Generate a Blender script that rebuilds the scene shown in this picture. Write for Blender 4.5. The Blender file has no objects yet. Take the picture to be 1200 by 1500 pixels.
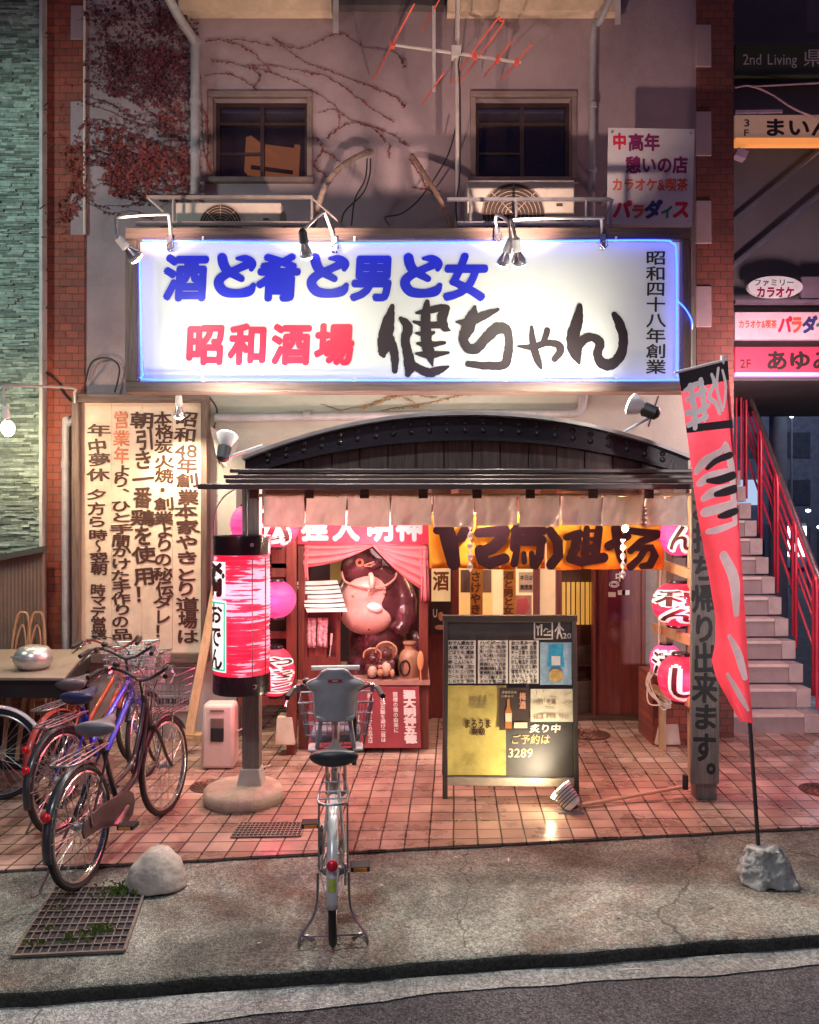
import bpy, bmesh, math, random
from mathutils import Vector, Matrix
R = math.radians
SC = bpy.context.scene
COL = SC.collection
RND = random.Random(7)
# ------------------------------------------------------------------ camera
CAMH = 2.08
cam_d = bpy.data.cameras.new("camera")
cam = bpy.data.objects.new("camera", cam_d)
COL.objects.link(cam)
cam.location = (0, 0, CAMH)
cam.rotation_euler = (R(90), 0, 0)
cam_d.sensor_fit = 'HORIZONTAL'
cam_d.sensor_width = 36.0
cam_d.lens = 36.0
cam_d.clip_start = 0.05
cam_d.clip_end = 500
SC.camera = cam
# ------------------------------------------------------------------ night sky
W = bpy.data.worlds.new("World")
SC.world = W
W.use_nodes = True
_bg = W.node_tree.nodes["Background"]
_sky = W.node_tree.nodes.new("ShaderNodeTexSky")
_sky.sky_type = 'NISHITA'
_sky.sun_disc = False
_sky.sun_elevation = R(0)
_sky.sun_rotation = R(200)
_tint = W.node_tree.nodes.new("ShaderNodeMix")          # city night: bluish violet instead of orange dusk
_tint.data_type = 'RGBA'
_tint.blend_type = 'MULTIPLY'
_tint.inputs["Factor"].default_value = 1
_tint.inputs["B"].default_value = (0.46, 0.44, 1.35, 1)
W.node_tree.links.new(_sky.outputs[0], _tint.inputs["A"])
W.node_tree.links.new(_tint.outputs["Result"], _bg.inputs[0])
_bg.inputs[1].default_value = 0.105
# ------------------------------------------------------------------ exposure
SC.view_settings.view_transform = 'Standard'
SC.view_settings.look = 'None'
SC.view_settings.exposure = 0.55
SC.view_settings.gamma = 1.0
SC.cycles.use_denoising = True
SC.cycles.max_bounces = 6
SC.cycles.diffuse_bounces = 4
SC.cycles.glossy_bounces = 3
SC.cycles.transmission_bounces = 4
SC.cycles.sample_clamp_indirect = 6.0


def lamp(kind, name, loc, power, col, size=0.05, target=None, angle=90, blend=0.6):
    l = bpy.data.lights.new(name, kind)
    l.energy = power
    l.color = col
    if kind == 'SPOT':
        l.spot_size = R(angle)
        l.spot_blend = blend
    if kind in ('SPOT', 'POINT'):
        l.shadow_soft_size = size
    if kind == 'AREA':
        l.size = size
    o = bpy.data.objects.new(name, l)
    COL.objects.link(o)
    o.location = loc
    if target is not None:
        o.rotation_euler = (Vector(target) - Vector(loc)).to_track_quat('-Z', 'Y').to_euler()
    return o


# street light behind the photographer (outside the frame)
lamp('SPOT', 'street_light', (-1.5, -0.4, 6.6), 400, (0.90, 1.0, 0.98), 0.4, target=(-0.2, 3.6, 0), angle=84, blend=0.7)
lamp('AREA', 'front_fill', (-1.5, -9.0, 4.0), 30, (1.0, 0.66, 1.0), 3.0, target=(0, 7.0, 2.6))  # broad unseen fill added from the front to brighten facade and curtain


# unseen fill light added to brighten the banner and the stairs
lamp('SPOT', 'banner_stair_fill', (3.2, -6.0, 2.6), 2600, (1.0, 0.86, 0.88), 0.5, target=(3.2, 6.0, 1.9), angle=20, blend=0.7)
# cool street lamp standing past the frame's edge, grazing the neighbour's stone strips
lamp('SPOT', 'street_light_side', (-5.2, 4.6, 4.6), 210, (0.78, 1.0, 0.93), 0.25, target=(-4.0, 7.42, 3.6), angle=104, blend=0.5)


# ------------------------------------------------------------------ helpers
def P(px, py, d):
    """the point at depth d that the photograph shows at (px, py)"""
    return Vector(((px - 600) / 1200 * d, d, CAMH + (750 - py) / 1200 * d))


def GP(px, py, z=0.0):
    """the point of the ground plane z that the photograph shows at (px, py)"""
    d = (CAMH - z) * 1200 / (py - 750)
    return Vector(((px - 600) / 1200 * d, d, z))


_MATS = {}


def M(name, col, rough=0.6, metal=0.0, var=0.18, scale=6.0, bump=0.0, bscale=60.0, emit=None, es=0.0,
      spec=0.5, dirt=0.0, trans=0.0, coat=0.0, alpha=1.0, sub=0.0):
    if name in _MATS:
        return _MATS[name]
    m = bpy.data.materials.new(name)
    m.use_nodes = True
    nt = m.node_tree
    b = nt.nodes["Principled BSDF"]
    L = nt.links.new
    N = nt.nodes.new
    tc = N("ShaderNodeTexCoord")
    n1 = N("ShaderNodeTexNoise")
    n1.inputs["Scale"].default_value = scale
    n1.inputs["Detail"].default_value = 6
    n1.inputs["Roughness"].default_value = 0.6
    L(tc.outputs["Object"], n1.inputs["Vector"])
    mr = N("ShaderNodeMapRange")
    mr.inputs["From Min"].default_value = 0.3
    mr.inputs["From Max"].default_value = 0.7
    mr.inputs["To Min"].default_value = 1 - var
    mr.inputs["To Max"].default_value = 1 + var
    L(n1.outputs["Fac"], mr.inputs["Value"])
    mx = N("ShaderNodeMix")
    mx.data_type = 'RGBA'
    mx.blend_type = 'MULTIPLY'
    mx.inputs["Factor"].default_value = 1
    mx.inputs["A"].default_value = (*col, 1)
    L(mr.outputs["Result"], mx.inputs["B"])
    out = mx.outputs["Result"]
    if dirt > 0:
        n2 = N("ShaderNodeTexNoise")
        n2.inputs["Scale"].default_value = scale * 0.35
        n2.inputs["Detail"].default_value = 9
        n2.inputs["Roughness"].default_value = 0.7
        n2.inputs["Distortion"].default_value = 0.6
        L(tc.outputs["Object"], n2.inputs["Vector"])
        r2 = N("ShaderNodeMapRange")
        r2.inputs["From Min"].default_value = 0.47
        r2.inputs["From Max"].default_value = 0.68
        r2.inputs["To Max"].default_value = dirt
        L(n2.outputs["Fac"], r2.inputs["Value"])
        m2 = N("ShaderNodeMix")
        m2.data_type = 'RGBA'
        m2.inputs["B"].default_value = (col[0] * 0.28 + 0.01, col[1] * 0.24 + 0.008, col[2] * 0.2 + 0.006, 1)
        L(r2.outputs["Result"], m2.inputs["Factor"])
        L(out, m2.inputs["A"])
        out = m2.outputs["Result"]
    L(out, b.inputs["Base Color"])
    rr = N("ShaderNodeMapRange")
    rr.inputs["To Min"].default_value = max(0.03, rough - 0.12)
    rr.inputs["To Max"].default_value = min(1, rough + 0.12)
    L(n1.outputs["Fac"], rr.inputs["Value"])
    L(rr.outputs["Result"], b.inputs["Roughness"])
    b.inputs["Metallic"].default_value = metal
    b.inputs["Specular IOR Level"].default_value = spec
    b.inputs["Coat Weight"].default_value = coat
    b.inputs["Transmission Weight"].default_value = trans
    b.inputs["Alpha"].default_value = alpha
    if bump > 0:
        n3 = N("ShaderNodeTexNoise")
        n3.inputs["Scale"].default_value = bscale
        n3.inputs["Detail"].default_value = 5
        L(tc.outputs["Object"], n3.inputs["Vector"])
        bp = N("ShaderNodeBump")
        bp.inputs["Strength"].default_value = bump
        bp.inputs["Distance"].default_value = 0.01
        L(n3.outputs["Fac"], bp.inputs["Height"])
        L(bp.outputs["Normal"], b.inputs["Normal"])
    if emit:
        b.inputs["Emission Color"].default_value = (*emit, 1)
        b.inputs["Emission Strength"].default_value = es
    _MATS[name] = m
    return m


def sheer(m, f=.45):
    """lets light through a cloth material from behind"""
    nt = m.node_tree
    if nt.nodes.get("sheer"):
        return m
    b = nt.nodes["Principled BSDF"]
    o = nt.nodes["Material Output"]
    t = nt.nodes.new("ShaderNodeBsdfTranslucent")
    x = nt.nodes.new("ShaderNodeMixShader")
    x.name = "sheer"
    x.inputs[0].default_value = f
    nt.links.new(b.inputs["Base Color"].links[0].from_socket, t.inputs["Color"])
    nt.links.new(b.outputs[0], x.inputs[1])
    nt.links.new(t.outputs[0], x.inputs[2])
    nt.links.new(x.outputs[0], o.inputs["Surface"])
    return m


def brick_mat(name, c1, c2, mortar, bw, bh, gap, offset=0.5, plane='XZ', rough=0.7, bump=0.5, shear=(0, 0), noise=0.3,
              wet=0.0, squash=0.0, mscale=1.4):
    """masonry or tiles laid in the XZ or XY plane of the object"""
    m = bpy.data.materials.new(name)
    m.use_nodes = True
    nt = m.node_tree
    b = nt.nodes["Principled BSDF"]
    L = nt.links.new
    N = nt.nodes.new
    tc = N("ShaderNodeTexCoord")
    sp = N("ShaderNodeSeparateXYZ")
    L(tc.outputs["Object"], sp.inputs[0])
    a, c = sp.outputs["X"], sp.outputs["Z" if plane == 'XZ' else "Y"]

    def madd(u, k, v):
        q = N("ShaderNodeMath")
        q.operation = 'MULTIPLY_ADD'
        q.inputs[1].default_value = k
        L(u, q.inputs[0])
        L(v, q.inputs[2])
        return q.outputs[0]
    u = madd(c, shear[0], a) if shear[0] else a
    v = madd(a, shear[1], c) if shear[1] else c
    cb = N("ShaderNodeCombineXYZ")
    L(u, cb.inputs[0])
    L(v, cb.inputs[1])
    wn = N("ShaderNodeTexNoise")
    wn.inputs["Scale"].default_value = 3.0
    wn.inputs["Detail"].default_value = 3
    L(tc.outputs["Object"], wn.inputs["Vector"])
    wm = N("ShaderNodeVectorMath")
    wm.operation = 'MULTIPLY_ADD'
    wm.inputs[1].default_value = (0.012, 0.012, 0)
    L(wn.outputs["Color"], wm.inputs[0])
    L(cb.outputs[0], wm.inputs[2])
    br = N("ShaderNodeTexBrick")
    br.offset = offset
    br.inputs["Scale"].default_value = 1
    br.inputs["Mortar Size"].default_value = gap
    br.inputs["Mortar Smooth"].default_value = 0.25
    br.inputs["Brick Width"].default_value = bw
    br.inputs["Row Height"].default_value = bh
    br.inputs["Color1"].default_value = (*c1, 1)
    br.inputs["Color2"].default_value = (*c2, 1)
    br.inputs["Mortar"].default_value = (*mortar, 1)
    L(wm.outputs[0], br.inputs["Vector"])
    nz = N("ShaderNodeTexNoise")
    nz.inputs["Scale"].default_value = mscale
    nz.inputs["Detail"].default_value = 8
    nz.inputs["Roughness"].default_value = 0.65
    L(tc.outputs["Object"], nz.inputs["Vector"])
    mr = N("ShaderNodeMapRange")
    mr.inputs["From Min"].default_value = 0.3
    mr.inputs["From Max"].default_value = 0.7
    mr.inputs["To Min"].default_value = 1 - noise
    mr.inputs["To Max"].default_value = 1 + noise
    L(nz.outputs["Fac"], mr.inputs["Value"])
    mx = N("ShaderNodeMix")
    mx.data_type = 'RGBA'
    mx.blend_type = 'MULTIPLY'
    mx.inputs["Factor"].default_value = 1
    L(br.outputs["Color"], mx.inputs["A"])
    L(mr.outputs["Result"], mx.inputs["B"])
    L(mx.outputs["Result"], b.inputs["Base Color"])
    rr = N("ShaderNodeMapRange")
    rr.inputs["From Min"].default_value = 0.35
    rr.inputs["From Max"].default_value = 0.65
    rr.inputs["To Min"].default_value = rough - wet
    rr.inputs["To Max"].default_value = rough + 0.08
    L(nz.outputs["Fac"], rr.inputs["Value"])
    L(rr.outputs["Result"], b.inputs["Roughness"])
    fn = N("ShaderNodeTexNoise")
    fn.inputs["Scale"].default_value = 55
    fn.inputs["Detail"].default_value = 4
    L(tc.outputs["Object"], fn.inputs["Vector"])
    hm = N("ShaderNodeMath")
    hm.operation = 'MULTIPLY_ADD'
    hm.inputs[1].default_value = -1.0
    L(br.outputs["Fac"], hm.inputs[0])
    fm = N("ShaderNodeMath")
    fm.operation = 'MULTIPLY'
    fm.inputs[1].default_value = 0.35
    L(fn.outputs["Fac"], fm.inputs[0])
    L(fm.outputs[0], hm.inputs[2])
    bp = N("ShaderNodeBump")
    bp.inputs["Strength"].default_value = bump
    bp.inputs["Distance"].default_value = 0.008
    L(hm.outputs[0], bp.inputs["Height"])
    L(bp.outputs["Normal"], b.inputs["Normal"])
    return m


def ground_mat(name, c1, c2, speck, rough=0.85, crack=None, bump=0.7, sscale=90, crack_scale=0.55, stain_glow=None):
    """concrete or asphalt: large stains, aggregate specks, a few cracks"""
    m = bpy.data.materials.new(name)
    m.use_nodes = True
    nt = m.node_tree
    b = nt.nodes["Principled BSDF"]
    L = nt.links.new
    N = nt.nodes.new
    tc = N("ShaderNodeTexCoord")
    n1 = N("ShaderNodeTexNoise")
    n1.inputs["Scale"].default_value = 1.6
    n1.inputs["Detail"].default_value = 10
    n1.inputs["Roughness"].default_value = 0.7
    n1.inputs["Distortion"].default_value = 0.4
    L(tc.outputs["Object"], n1.inputs["Vector"])
    cr = N("ShaderNodeValToRGB")
    cr.color_ramp.elements[0].position = 0.36
    cr.color_ramp.elements[0].color = (*c1, 1)
    cr.color_ramp.elements[1].position = 0.66
    cr.color_ramp.elements[1].color = (*c2, 1)
    L(n1.outputs["Fac"], cr.inputs[0])
    vo = N("ShaderNodeTexVoronoi")
    vo.inputs["Scale"].default_value = sscale
    L(tc.outputs["Object"], vo.inputs["Vector"])
    vs = N("ShaderNodeMapRange")
    vs.inputs["From Min"].default_value = 0.0
    vs.inputs["From Max"].default_value = 1.0
    vs.inputs["To Min"].default_value = 1 - speck
    vs.inputs["To Max"].default_value = 1 + speck
    sep = N("ShaderNodeSeparateColor")
    L(vo.outputs["Color"], sep.inputs[0])
    L(sep.outputs[0], vs.inputs["Value"])
    mx = N("ShaderNodeMix")
    mx.data_type = 'RGBA'
    mx.blend_type = 'MULTIPLY'
    mx.inputs["Factor"].default_value = 1
    L(cr.outputs["Color"], mx.inputs["A"])
    L(vs.outputs["Result"], mx.inputs["B"])
    out = mx.outputs["Result"]
    n2 = N("ShaderNodeTexNoise")
    n2.inputs["Scale"].default_value = 55
    n2.inputs["Detail"].default_value = 8
    n2.inputs["Roughness"].default_value = 0.75
    L(tc.outputs["Object"], n2.inputs["Vector"])
    r2 = N("ShaderNodeMapRange")
    r2.inputs["From Min"].default_value = 0.35
    r2.inputs["From Max"].default_value = 0.65
    r2.inputs["To Min"].default_value = 0.42
    r2.inputs["To Max"].default_value = 1.5
    L(n2.outputs["Fac"], r2.inputs["Value"])
    m4 = N("ShaderNodeMix")
    m4.data_type = 'RGBA'
    m4.blend_type = 'MULTIPLY'
    m4.inputs["Factor"].default_value = 1
    L(out, m4.inputs["A"])
    L(r2.outputs["Result"], m4.inputs["B"])
    out = m4.outputs["Result"]
    if stain_glow:
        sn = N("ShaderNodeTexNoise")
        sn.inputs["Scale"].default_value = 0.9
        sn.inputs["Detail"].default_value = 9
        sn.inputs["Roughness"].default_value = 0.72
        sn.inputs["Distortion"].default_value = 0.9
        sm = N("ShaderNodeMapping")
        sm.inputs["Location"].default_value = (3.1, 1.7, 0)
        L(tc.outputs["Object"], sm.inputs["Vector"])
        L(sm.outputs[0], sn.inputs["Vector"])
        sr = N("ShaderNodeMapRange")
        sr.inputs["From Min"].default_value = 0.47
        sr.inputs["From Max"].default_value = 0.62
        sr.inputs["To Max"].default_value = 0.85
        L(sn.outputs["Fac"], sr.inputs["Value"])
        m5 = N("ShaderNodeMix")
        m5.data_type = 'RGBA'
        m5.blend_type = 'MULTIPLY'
        m5.inputs["B"].default_value = (*stain_glow, 1)
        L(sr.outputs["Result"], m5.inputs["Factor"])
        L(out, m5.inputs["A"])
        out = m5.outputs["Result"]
    if crack:
        wn = N("ShaderNodeTexNoise")
        wn.inputs["Scale"].default_value = 2.6
        wn.inputs["Detail"].default_value = 7
        L(tc.outputs["Object"], wn.inputs["Vector"])
        wv = N("ShaderNodeVectorMath")
        wv.operation = 'MULTIPLY_ADD'
        wv.inputs[1].default_value = (0.45, 0.45, 0)
        L(wn.outputs["Color"], wv.inputs[0])
        L(tc.outputs["Object"], wv.inputs[2])
        ve = N("ShaderNodeTexVoronoi")
        ve.feature = 'DISTANCE_TO_EDGE'
        ve.inputs["Scale"].default_value = crack_scale
        L(wv.outputs[0], ve.inputs["Vector"])
        mk = N("ShaderNodeMapRange")
        mk.inputs["From Min"].default_value = 0.0008
        mk.inputs["From Max"].default_value = 0.0024
        mk.inputs["To Min"].default_value = 0.6
        mk.inputs["To Max"].default_value = 0.0
        L(ve.outputs["Distance"], mk.inputs["Value"])
        m3 = N("ShaderNodeMix")
        m3.data_type = 'RGBA'
        m3.inputs["B"].default_value = (*crack, 1)
        L(mk.outputs["Result"], m3.inputs["Factor"])
        L(out, m3.inputs["A"])
        out = m3.outputs["Result"]
    L(out, b.inputs["Base Color"])
    b.inputs["Roughness"].default_value = rough
    ad = N("ShaderNodeMath")
    ad.operation = 'ADD'
    L(n2.outputs["Fac"], ad.inputs[0])
    L(vo.outputs["Distance"], ad.inputs[1])
    bp = N("ShaderNodeBump")
    bp.inputs["Strength"].default_value = bump
    bp.inputs["Distance"].default_value = 0.012
    L(ad.outputs[0], bp.inputs["Height"])
    L(bp.outputs["Normal"], b.inputs["Normal"])
    return m


def wood_mat(name, c1, c2, axis='X', rough=0.6, scale=3.0, bump=0.25):
    m = bpy.data.materials.new(name)
    m.use_nodes = True
    nt = m.node_tree
    b = nt.nodes["Principled BSDF"]
    L = nt.links.new
    N = nt.nodes.new
    tc = N("ShaderNodeTexCoord")
    mp = N("ShaderNodeMapping")
    s = [14.0, 14.0, 14.0]
    s['XYZ'.index(axis)] = 0.9
    mp.inputs["Scale"].default_value = s
    L(tc.outputs["Object"], mp.inputs["Vector"])
    n = N("ShaderNodeTexNoise")
    n.inputs["Scale"].default_value = scale
    n.inputs["Detail"].default_value = 8
    n.inputs["Roughness"].default_value = 0.65
    n.inputs["Distortion"].default_value = 0.7
    L(mp.outputs[0], n.inputs["Vector"])
    cr = N("ShaderNodeValToRGB")
    cr.color_ramp.elements[0].position = 0.32
    cr.color_ramp.elements[0].color = (*c1, 1)
    cr.color_ramp.elements[1].position = 0.68
    cr.color_ramp.elements[1].color = (*c2, 1)
    L(n.outputs["Fac"], cr.inputs[0])
    L(cr.outputs[0], b.inputs["Base Color"])
    b.inputs["Roughness"].default_value = rough
    bp = N("ShaderNodeBump")
    bp.inputs["Strength"].default_value = bump
    bp.inputs["Distance"].default_value = 0.004
    L(n.outputs["Fac"], bp.inputs["Height"])
    L(bp.outputs["Normal"], b.inputs["Normal"])
    return m


class T:
    """a thing: an Empty at its base that parents its parts"""

    def __init__(s, name, label, cat, loc=(0, 0, 0), group=None, rz=0.0, kind=None, rot=None):
        s.o = bpy.data.objects.new(name, None)
        COL.objects.link(s.o)
        s.o.empty_display_size = 0.1
        s.loc = Vector(loc)
        s.o.location = s.loc
        s.o.rotation_euler = rot if rot else (0, 0, rz)
        s.o['label'] = label
        s.o['category'] = cat
        if group:
            s.o['group'] = group
        if kind:
            s.o['kind'] = kind


class MB:
    def __init__(s):
        s.v = []
        s.f = []

    def add(s, vs, fs):
        b = len(s.v)
        s.v += [Vector(q) for q in vs]
        s.f += [tuple(i + b for i in q) for q in fs]
        return s

    def hexa(s, p):
        return s.add(p, [(0, 3, 2, 1), (4, 5, 6, 7), (0, 1, 5, 4), (1, 2, 6, 5), (2, 3, 7, 6), (3, 0, 4, 7)])

    def box(s, x0, x1, y0, y1, z0, z1):
        return s.hexa([(x0, y0, z0), (x1, y0, z0), (x1, y1, z0), (x0, y1, z0),
                       (x0, y0, z1), (x1, y0, z1), (x1, y1, z1), (x0, y1, z1)])

    def bar(s, a, b, w, h, up=(0, 0, 1)):
        """square-section bar from a to b, w across and h along up"""
        a, b = Vector(a), Vector(b)
        t = (b - a).normalized()
        u = Vector(up)
        x = t.cross(u)
        if x.length < 1e-4:
            x = t.cross(Vector((0, 1, 0)))
        x.normalize()
        u = x.cross(t).normalized()
        x *= w / 2
        u = u * h / 2
        return s.hexa([a - x - u, a + x - u, b + x - u, b - x - u, a - x + u, a + x + u, b + x + u, b - x + u])

    def tube(s, pts, r, n=8, closed=False, caps=True):
        pts = [Vector(q) for q in pts]
        k = len(pts)
        rs = r if isinstance(r, (list, tuple)) else [r] * k
        vs, fs = [], []
        prev = None
        for i, p in enumerate(pts):
            if closed:
                t = pts[(i + 1) % k] - pts[i - 1]
            else:
                t = pts[min(i + 1, k - 1)] - pts[max(i - 1, 0)]
            if t.length < 1e-9:
                t = Vector((0, 0, 1))
            t.normalize()
            if prev is None:
                a = Vector((0, 0, 1)) if abs(t.z) < 0.9 else Vector((1, 0, 0))
                x = t.cross(a).normalized()
            else:
                x = prev - t * prev.dot(t)
                if x.length < 1e-6:
                    x = t.cross(Vector((0.3, 0.5, 0.8)))
                x.normalize()
            prev = x
            y = t.cross(x)
            for j in range(n):
                an = 2 * math.pi * j / n
                vs.append(p + (x * math.cos(an) + y * math.sin(an)) * rs[i])
        for i in range(k if closed else k - 1):
            i2 = (i + 1) % k
            for j in range(n):
                j2 = (j + 1) % n
                fs.append((i * n + j, i * n + j2, i2 * n + j2, i2 * n + j))
        if caps and not closed:
            fs.append(tuple(reversed(range(n))))
            fs.append(tuple((k - 1) * n + j for j in range(n)))
        return s.add(vs, fs)

    def lathe(s, prof, org=(0, 0, 0), axis=(0, 0, 1), n=24, caps=True):
        """prof: [(radius, distance along axis)]"""
        org, ax = Vector(org), Vector(axis).normalized()
        a = Vector((0, 0, 1)) if abs(ax.z) < 0.9 else Vector((1, 0, 0))
        x = ax.cross(a).normalized()
        y = ax.cross(x)
        vs, fs = [], []
        for r, h in prof:
            for j in range(n):
                an = 2 * math.pi * j / n
                vs.append(org + ax * h + (x * math.cos(an) + y * math.sin(an)) * max(r, 1e-4))
        for i in range(len(prof) - 1):
            for j in range(n):
                j2 = (j + 1) % n
                fs.append((i * n + j, i * n + j2, (i + 1) * n + j2, (i + 1) * n + j))
        if caps:
            fs.append(tuple(reversed(range(n))))
            fs.append(tuple((len(prof) - 1) * n + j for j in range(n)))
        return s.add(vs, fs)

    def ball(s, c, rx, ry=None, rz=None, n=16, m=10, rot=None):
        ry = rx if ry is None else ry
        rz = rx if rz is None else rz
        c = Vector(c)
        vs, fs = [], []
        for i in range(m + 1):
            th = math.pi * i / m
            for j in range(n):
                ph = 2 * math.pi * j / n
                q = Vector((rx * max(math.sin(th), 1e-3) * math.cos(ph), ry * max(math.sin(th), 1e-3) * math.sin(ph), rz * math.cos(th)))
                if rot is not None:
                    q = rot @ q
                vs.append(c + q)
        for i in range(m):
            for j in range(n):
                j2 = (j + 1) % n
                fs.append((i * n + j, (i + 1) * n + j, (i + 1) * n + j2, i * n + j2))
        return s.add(vs, fs)

    def prism(s, pts, off):
        """polygon (list of points) swept by the vector off"""
        n = len(pts)
        off = Vector(off)
        vs = [Vector(q) for q in pts] + [Vector(q) + off for q in pts]
        fs = [tuple(range(n)), tuple(reversed(range(n, 2 * n)))]
        fs += [(i, n + i, n + (i + 1) % n, (i + 1) % n) for i in range(n)]
        return s.add(vs, fs)

    def grid(s, fn, nu, nv):
        vs = [fn(i / nu, j / nv) for j in range(nv + 1) for i in range(nu + 1)]
        fs = [(j * (nu + 1) + i, j * (nu + 1) + i + 1, (j + 1) * (nu + 1) + i + 1, (j + 1) * (nu + 1) + i)
              for j in range(nv) for i in range(nu)]
        return s.add(vs, fs)

    def build(s, name, mat, par=None, local=False, smooth=40, bev=0.0, solid=0.0, sub=0, norm=True):
        loc = Vector((0, 0, 0))
        if isinstance(par, T) and not local:
            loc = par.loc
        elif par is not None and not isinstance(par, T) and not local:
            loc = Vector(par.get('_org', (0, 0, 0)))
        if par is None and s.v:                      # a thing that is one mesh: origin at its base
            lo = [min(q[k] for q in s.v) for k in range(3)]
            hi = [max(q[k] for q in s.v) for k in range(3)]
            loc = Vector(((lo[0] + hi[0]) / 2, (lo[1] + hi[1]) / 2, lo[2]))
        me = bpy.data.meshes.new(name)
        me.from_pydata([tuple(q - loc) for q in s.v], [], s.f)
        if norm:
            bm = bmesh.new()
            bm.from_mesh(me)
            bmesh.ops.recalc_face_normals(bm, faces=bm.faces)
            bm.to_mesh(me)
            bm.free()
        if smooth:
            for p in me.polygons:
                p.use_smooth = True
            me.set_sharp_from_angle(angle=R(smooth))
        if isinstance(mat, (list, tuple)):
            for q in mat:
                me.materials.append(q)
        else:
            me.materials.append(mat)
        o = bpy.data.objects.new(name, me)
        COL.objects.link(o)
        if isinstance(par, T):
            o.parent = par.o
            o['_org'] = tuple(loc)
        elif par is not None:
            o.parent = par
            o['_org'] = tuple(loc)
        else:
            o.location = loc
        if solid:
            q = o.modifiers.new("solid", 'SOLIDIFY')
            q.thickness = solid
            q.offset = 0
        if bev:
            q = o.modifiers.new("bevel", 'BEVEL')
            q.width = bev
            q.segments = 2
            q.limit_method = 'ANGLE'
            q.angle_limit = R(40)
        if sub:
            q = o.modifiers.new("sub", 'SUBSURF')
            q.levels = sub
            q.render_levels = sub
        return o


def tag(o, label=None, cat=None, group=None, kind=None):
    if label:
        o['label'] = label
    if cat:
        o['category'] = cat
    if group:
        o['group'] = group
    if kind:
        o['kind'] = kind
    return o


def smooth_path(pts, n=6):
    """Catmull-Rom through the points"""
    pts = [Vector(q) for q in pts]
    out = []
    for i in range(len(pts) - 1):
        p0 = pts[max(i - 1, 0)]
        p1, p2 = pts[i], pts[i + 1]
        p3 = pts[min(i + 2, len(pts) - 1)]
        for k in range(n):
            t = k / n
            out.append(0.5 * ((2 * p1) + (p2 - p0) * t + (2 * p0 - 5 * p1 + 4 * p2 - p3) * t * t
                              + (3 * p1 - p0 - 3 * p2 + p3) * t ** 3))
    out.append(pts[-1])
    return out


# ------------------------------------------------------------------ lettering
_GL = {}


def glyph(ch, res=3):
    if ch in _GL:
        return _GL[ch]
    cu = bpy.data.curves.new('g', 'FONT')
    cu.body = ch
    cu.size = 1.0
    cu.resolution_u = res
    o = bpy.data.objects.new('g', cu)
    COL.objects.link(o)
    dg = bpy.context.evaluated_depsgraph_get()
    me = bpy.data.meshes.new_from_object(o.evaluated_get(dg), depsgraph=dg)
    vs = [(q.co.x, q.co.y) for q in me.vertices]
    fs = [tuple(p.vertices) for p in me.polygons]
    bpy.data.objects.remove(o)
    bpy.data.meshes.remove(me)
    bpy.data.curves.remove(cu)
    if vs:
        x0, x1 = min(q[0] for q in vs), max(q[0] for q in vs)
        adv = 1.0 if ord(ch) > 0x2000 else (x1 + x0 * 0.7 + 0.02)
    else:
        adv = 0.4 if ord(ch) < 0x2000 else 1.0
    _GL[ch] = (vs, fs, adv)
    return _GL[ch]


def letters(mb, s, fmap, bold=0.0, vertical=False, jit=0.0, w0=0.002, pitch=1.0, rnd=None, slant=0.0):
    """writes s into the unit square of fmap(u, v, w) -> point; v up, w outwards"""
    rnd = rnd or RND
    step = [(0, 0)]
    if bold:
        nb = 8
        step += [(bold * math.cos(2 * math.pi * k / nb), bold * math.sin(2 * math.pi * k / nb)) for k in range(nb)]
    cells = []
    if vertical:
        n = 0
        i = 0
        toks = []
        while i < len(s):
            if s[i].isdigit() and i + 1 < len(s) and s[i + 1].isdigit():
                toks.append(s[i:i + 2])
                i += 2
            else:
                toks.append(s[i])
                i += 1
        n = len(toks)
        for k, tk in enumerate(toks):
            cells.append((tk, 0.0, 1 - (k + 1) / n, 1.0, 1.0 / n))
    else:
        advs = [glyph(c)[2] for c in s]
        tot = sum(advs)
        x = 0
        for c, a in zip(s, advs):
            cells.append((c, x / tot, 0.0, a / tot, 1.0))
            x += a
    for tk, u0, v0, du, dv in cells:
        sub = len(tk)
        ang = rnd.uniform(-1, 1) * jit * 1.2
        sx = 1 + rnd.uniform(-1, 1) * jit * 1.5
        ox, oy = rnd.uniform(-1, 1) * jit * 0.6, rnd.uniform(-1, 1) * jit * 0.6
        for q, ch in enumerate(tk):
            vs, fs, adv = glyph(ch)
            if not vs:
                continue
            for k, (bx, by) in enumerate(step):
                out = []
                for (x, y) in vs:
                    y2 = y + 0.10
                    if ord(ch) < 0x2000:
                        x2 = x / adv if not vertical else (x / adv)
                        y2 = (y + 0.06) * 1.12
                    else:
                        x2 = x
                    if vertical and ch in 'ー〜～…':
                        x2, y2 = 1 - y2 + 0.0, 1 - x2
                    if vertical and ch in '、。':
                        x2, y2 = x2 + 0.55, y2 + 0.55
                    x2 = x2 - 0.5 + bx
                    y2 = y2 - 0.5 + by
                    c_, s_ = math.cos(ang), math.sin(ang)
                    x3 = (x2 * c_ - y2 * s_) * sx + ox + 0.5 + slant * y2
                    y3 = (x2 * s_ + y2 * c_) / sx + oy + 0.5
                    if sub > 1:
                        x3 = (x3 + q) / sub
                    out.append(fmap(u0 + x3 * du, v0 + y3 * dv, w0 + k * 0.00025))
                mb.add(out, fs)
    return mb


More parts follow.
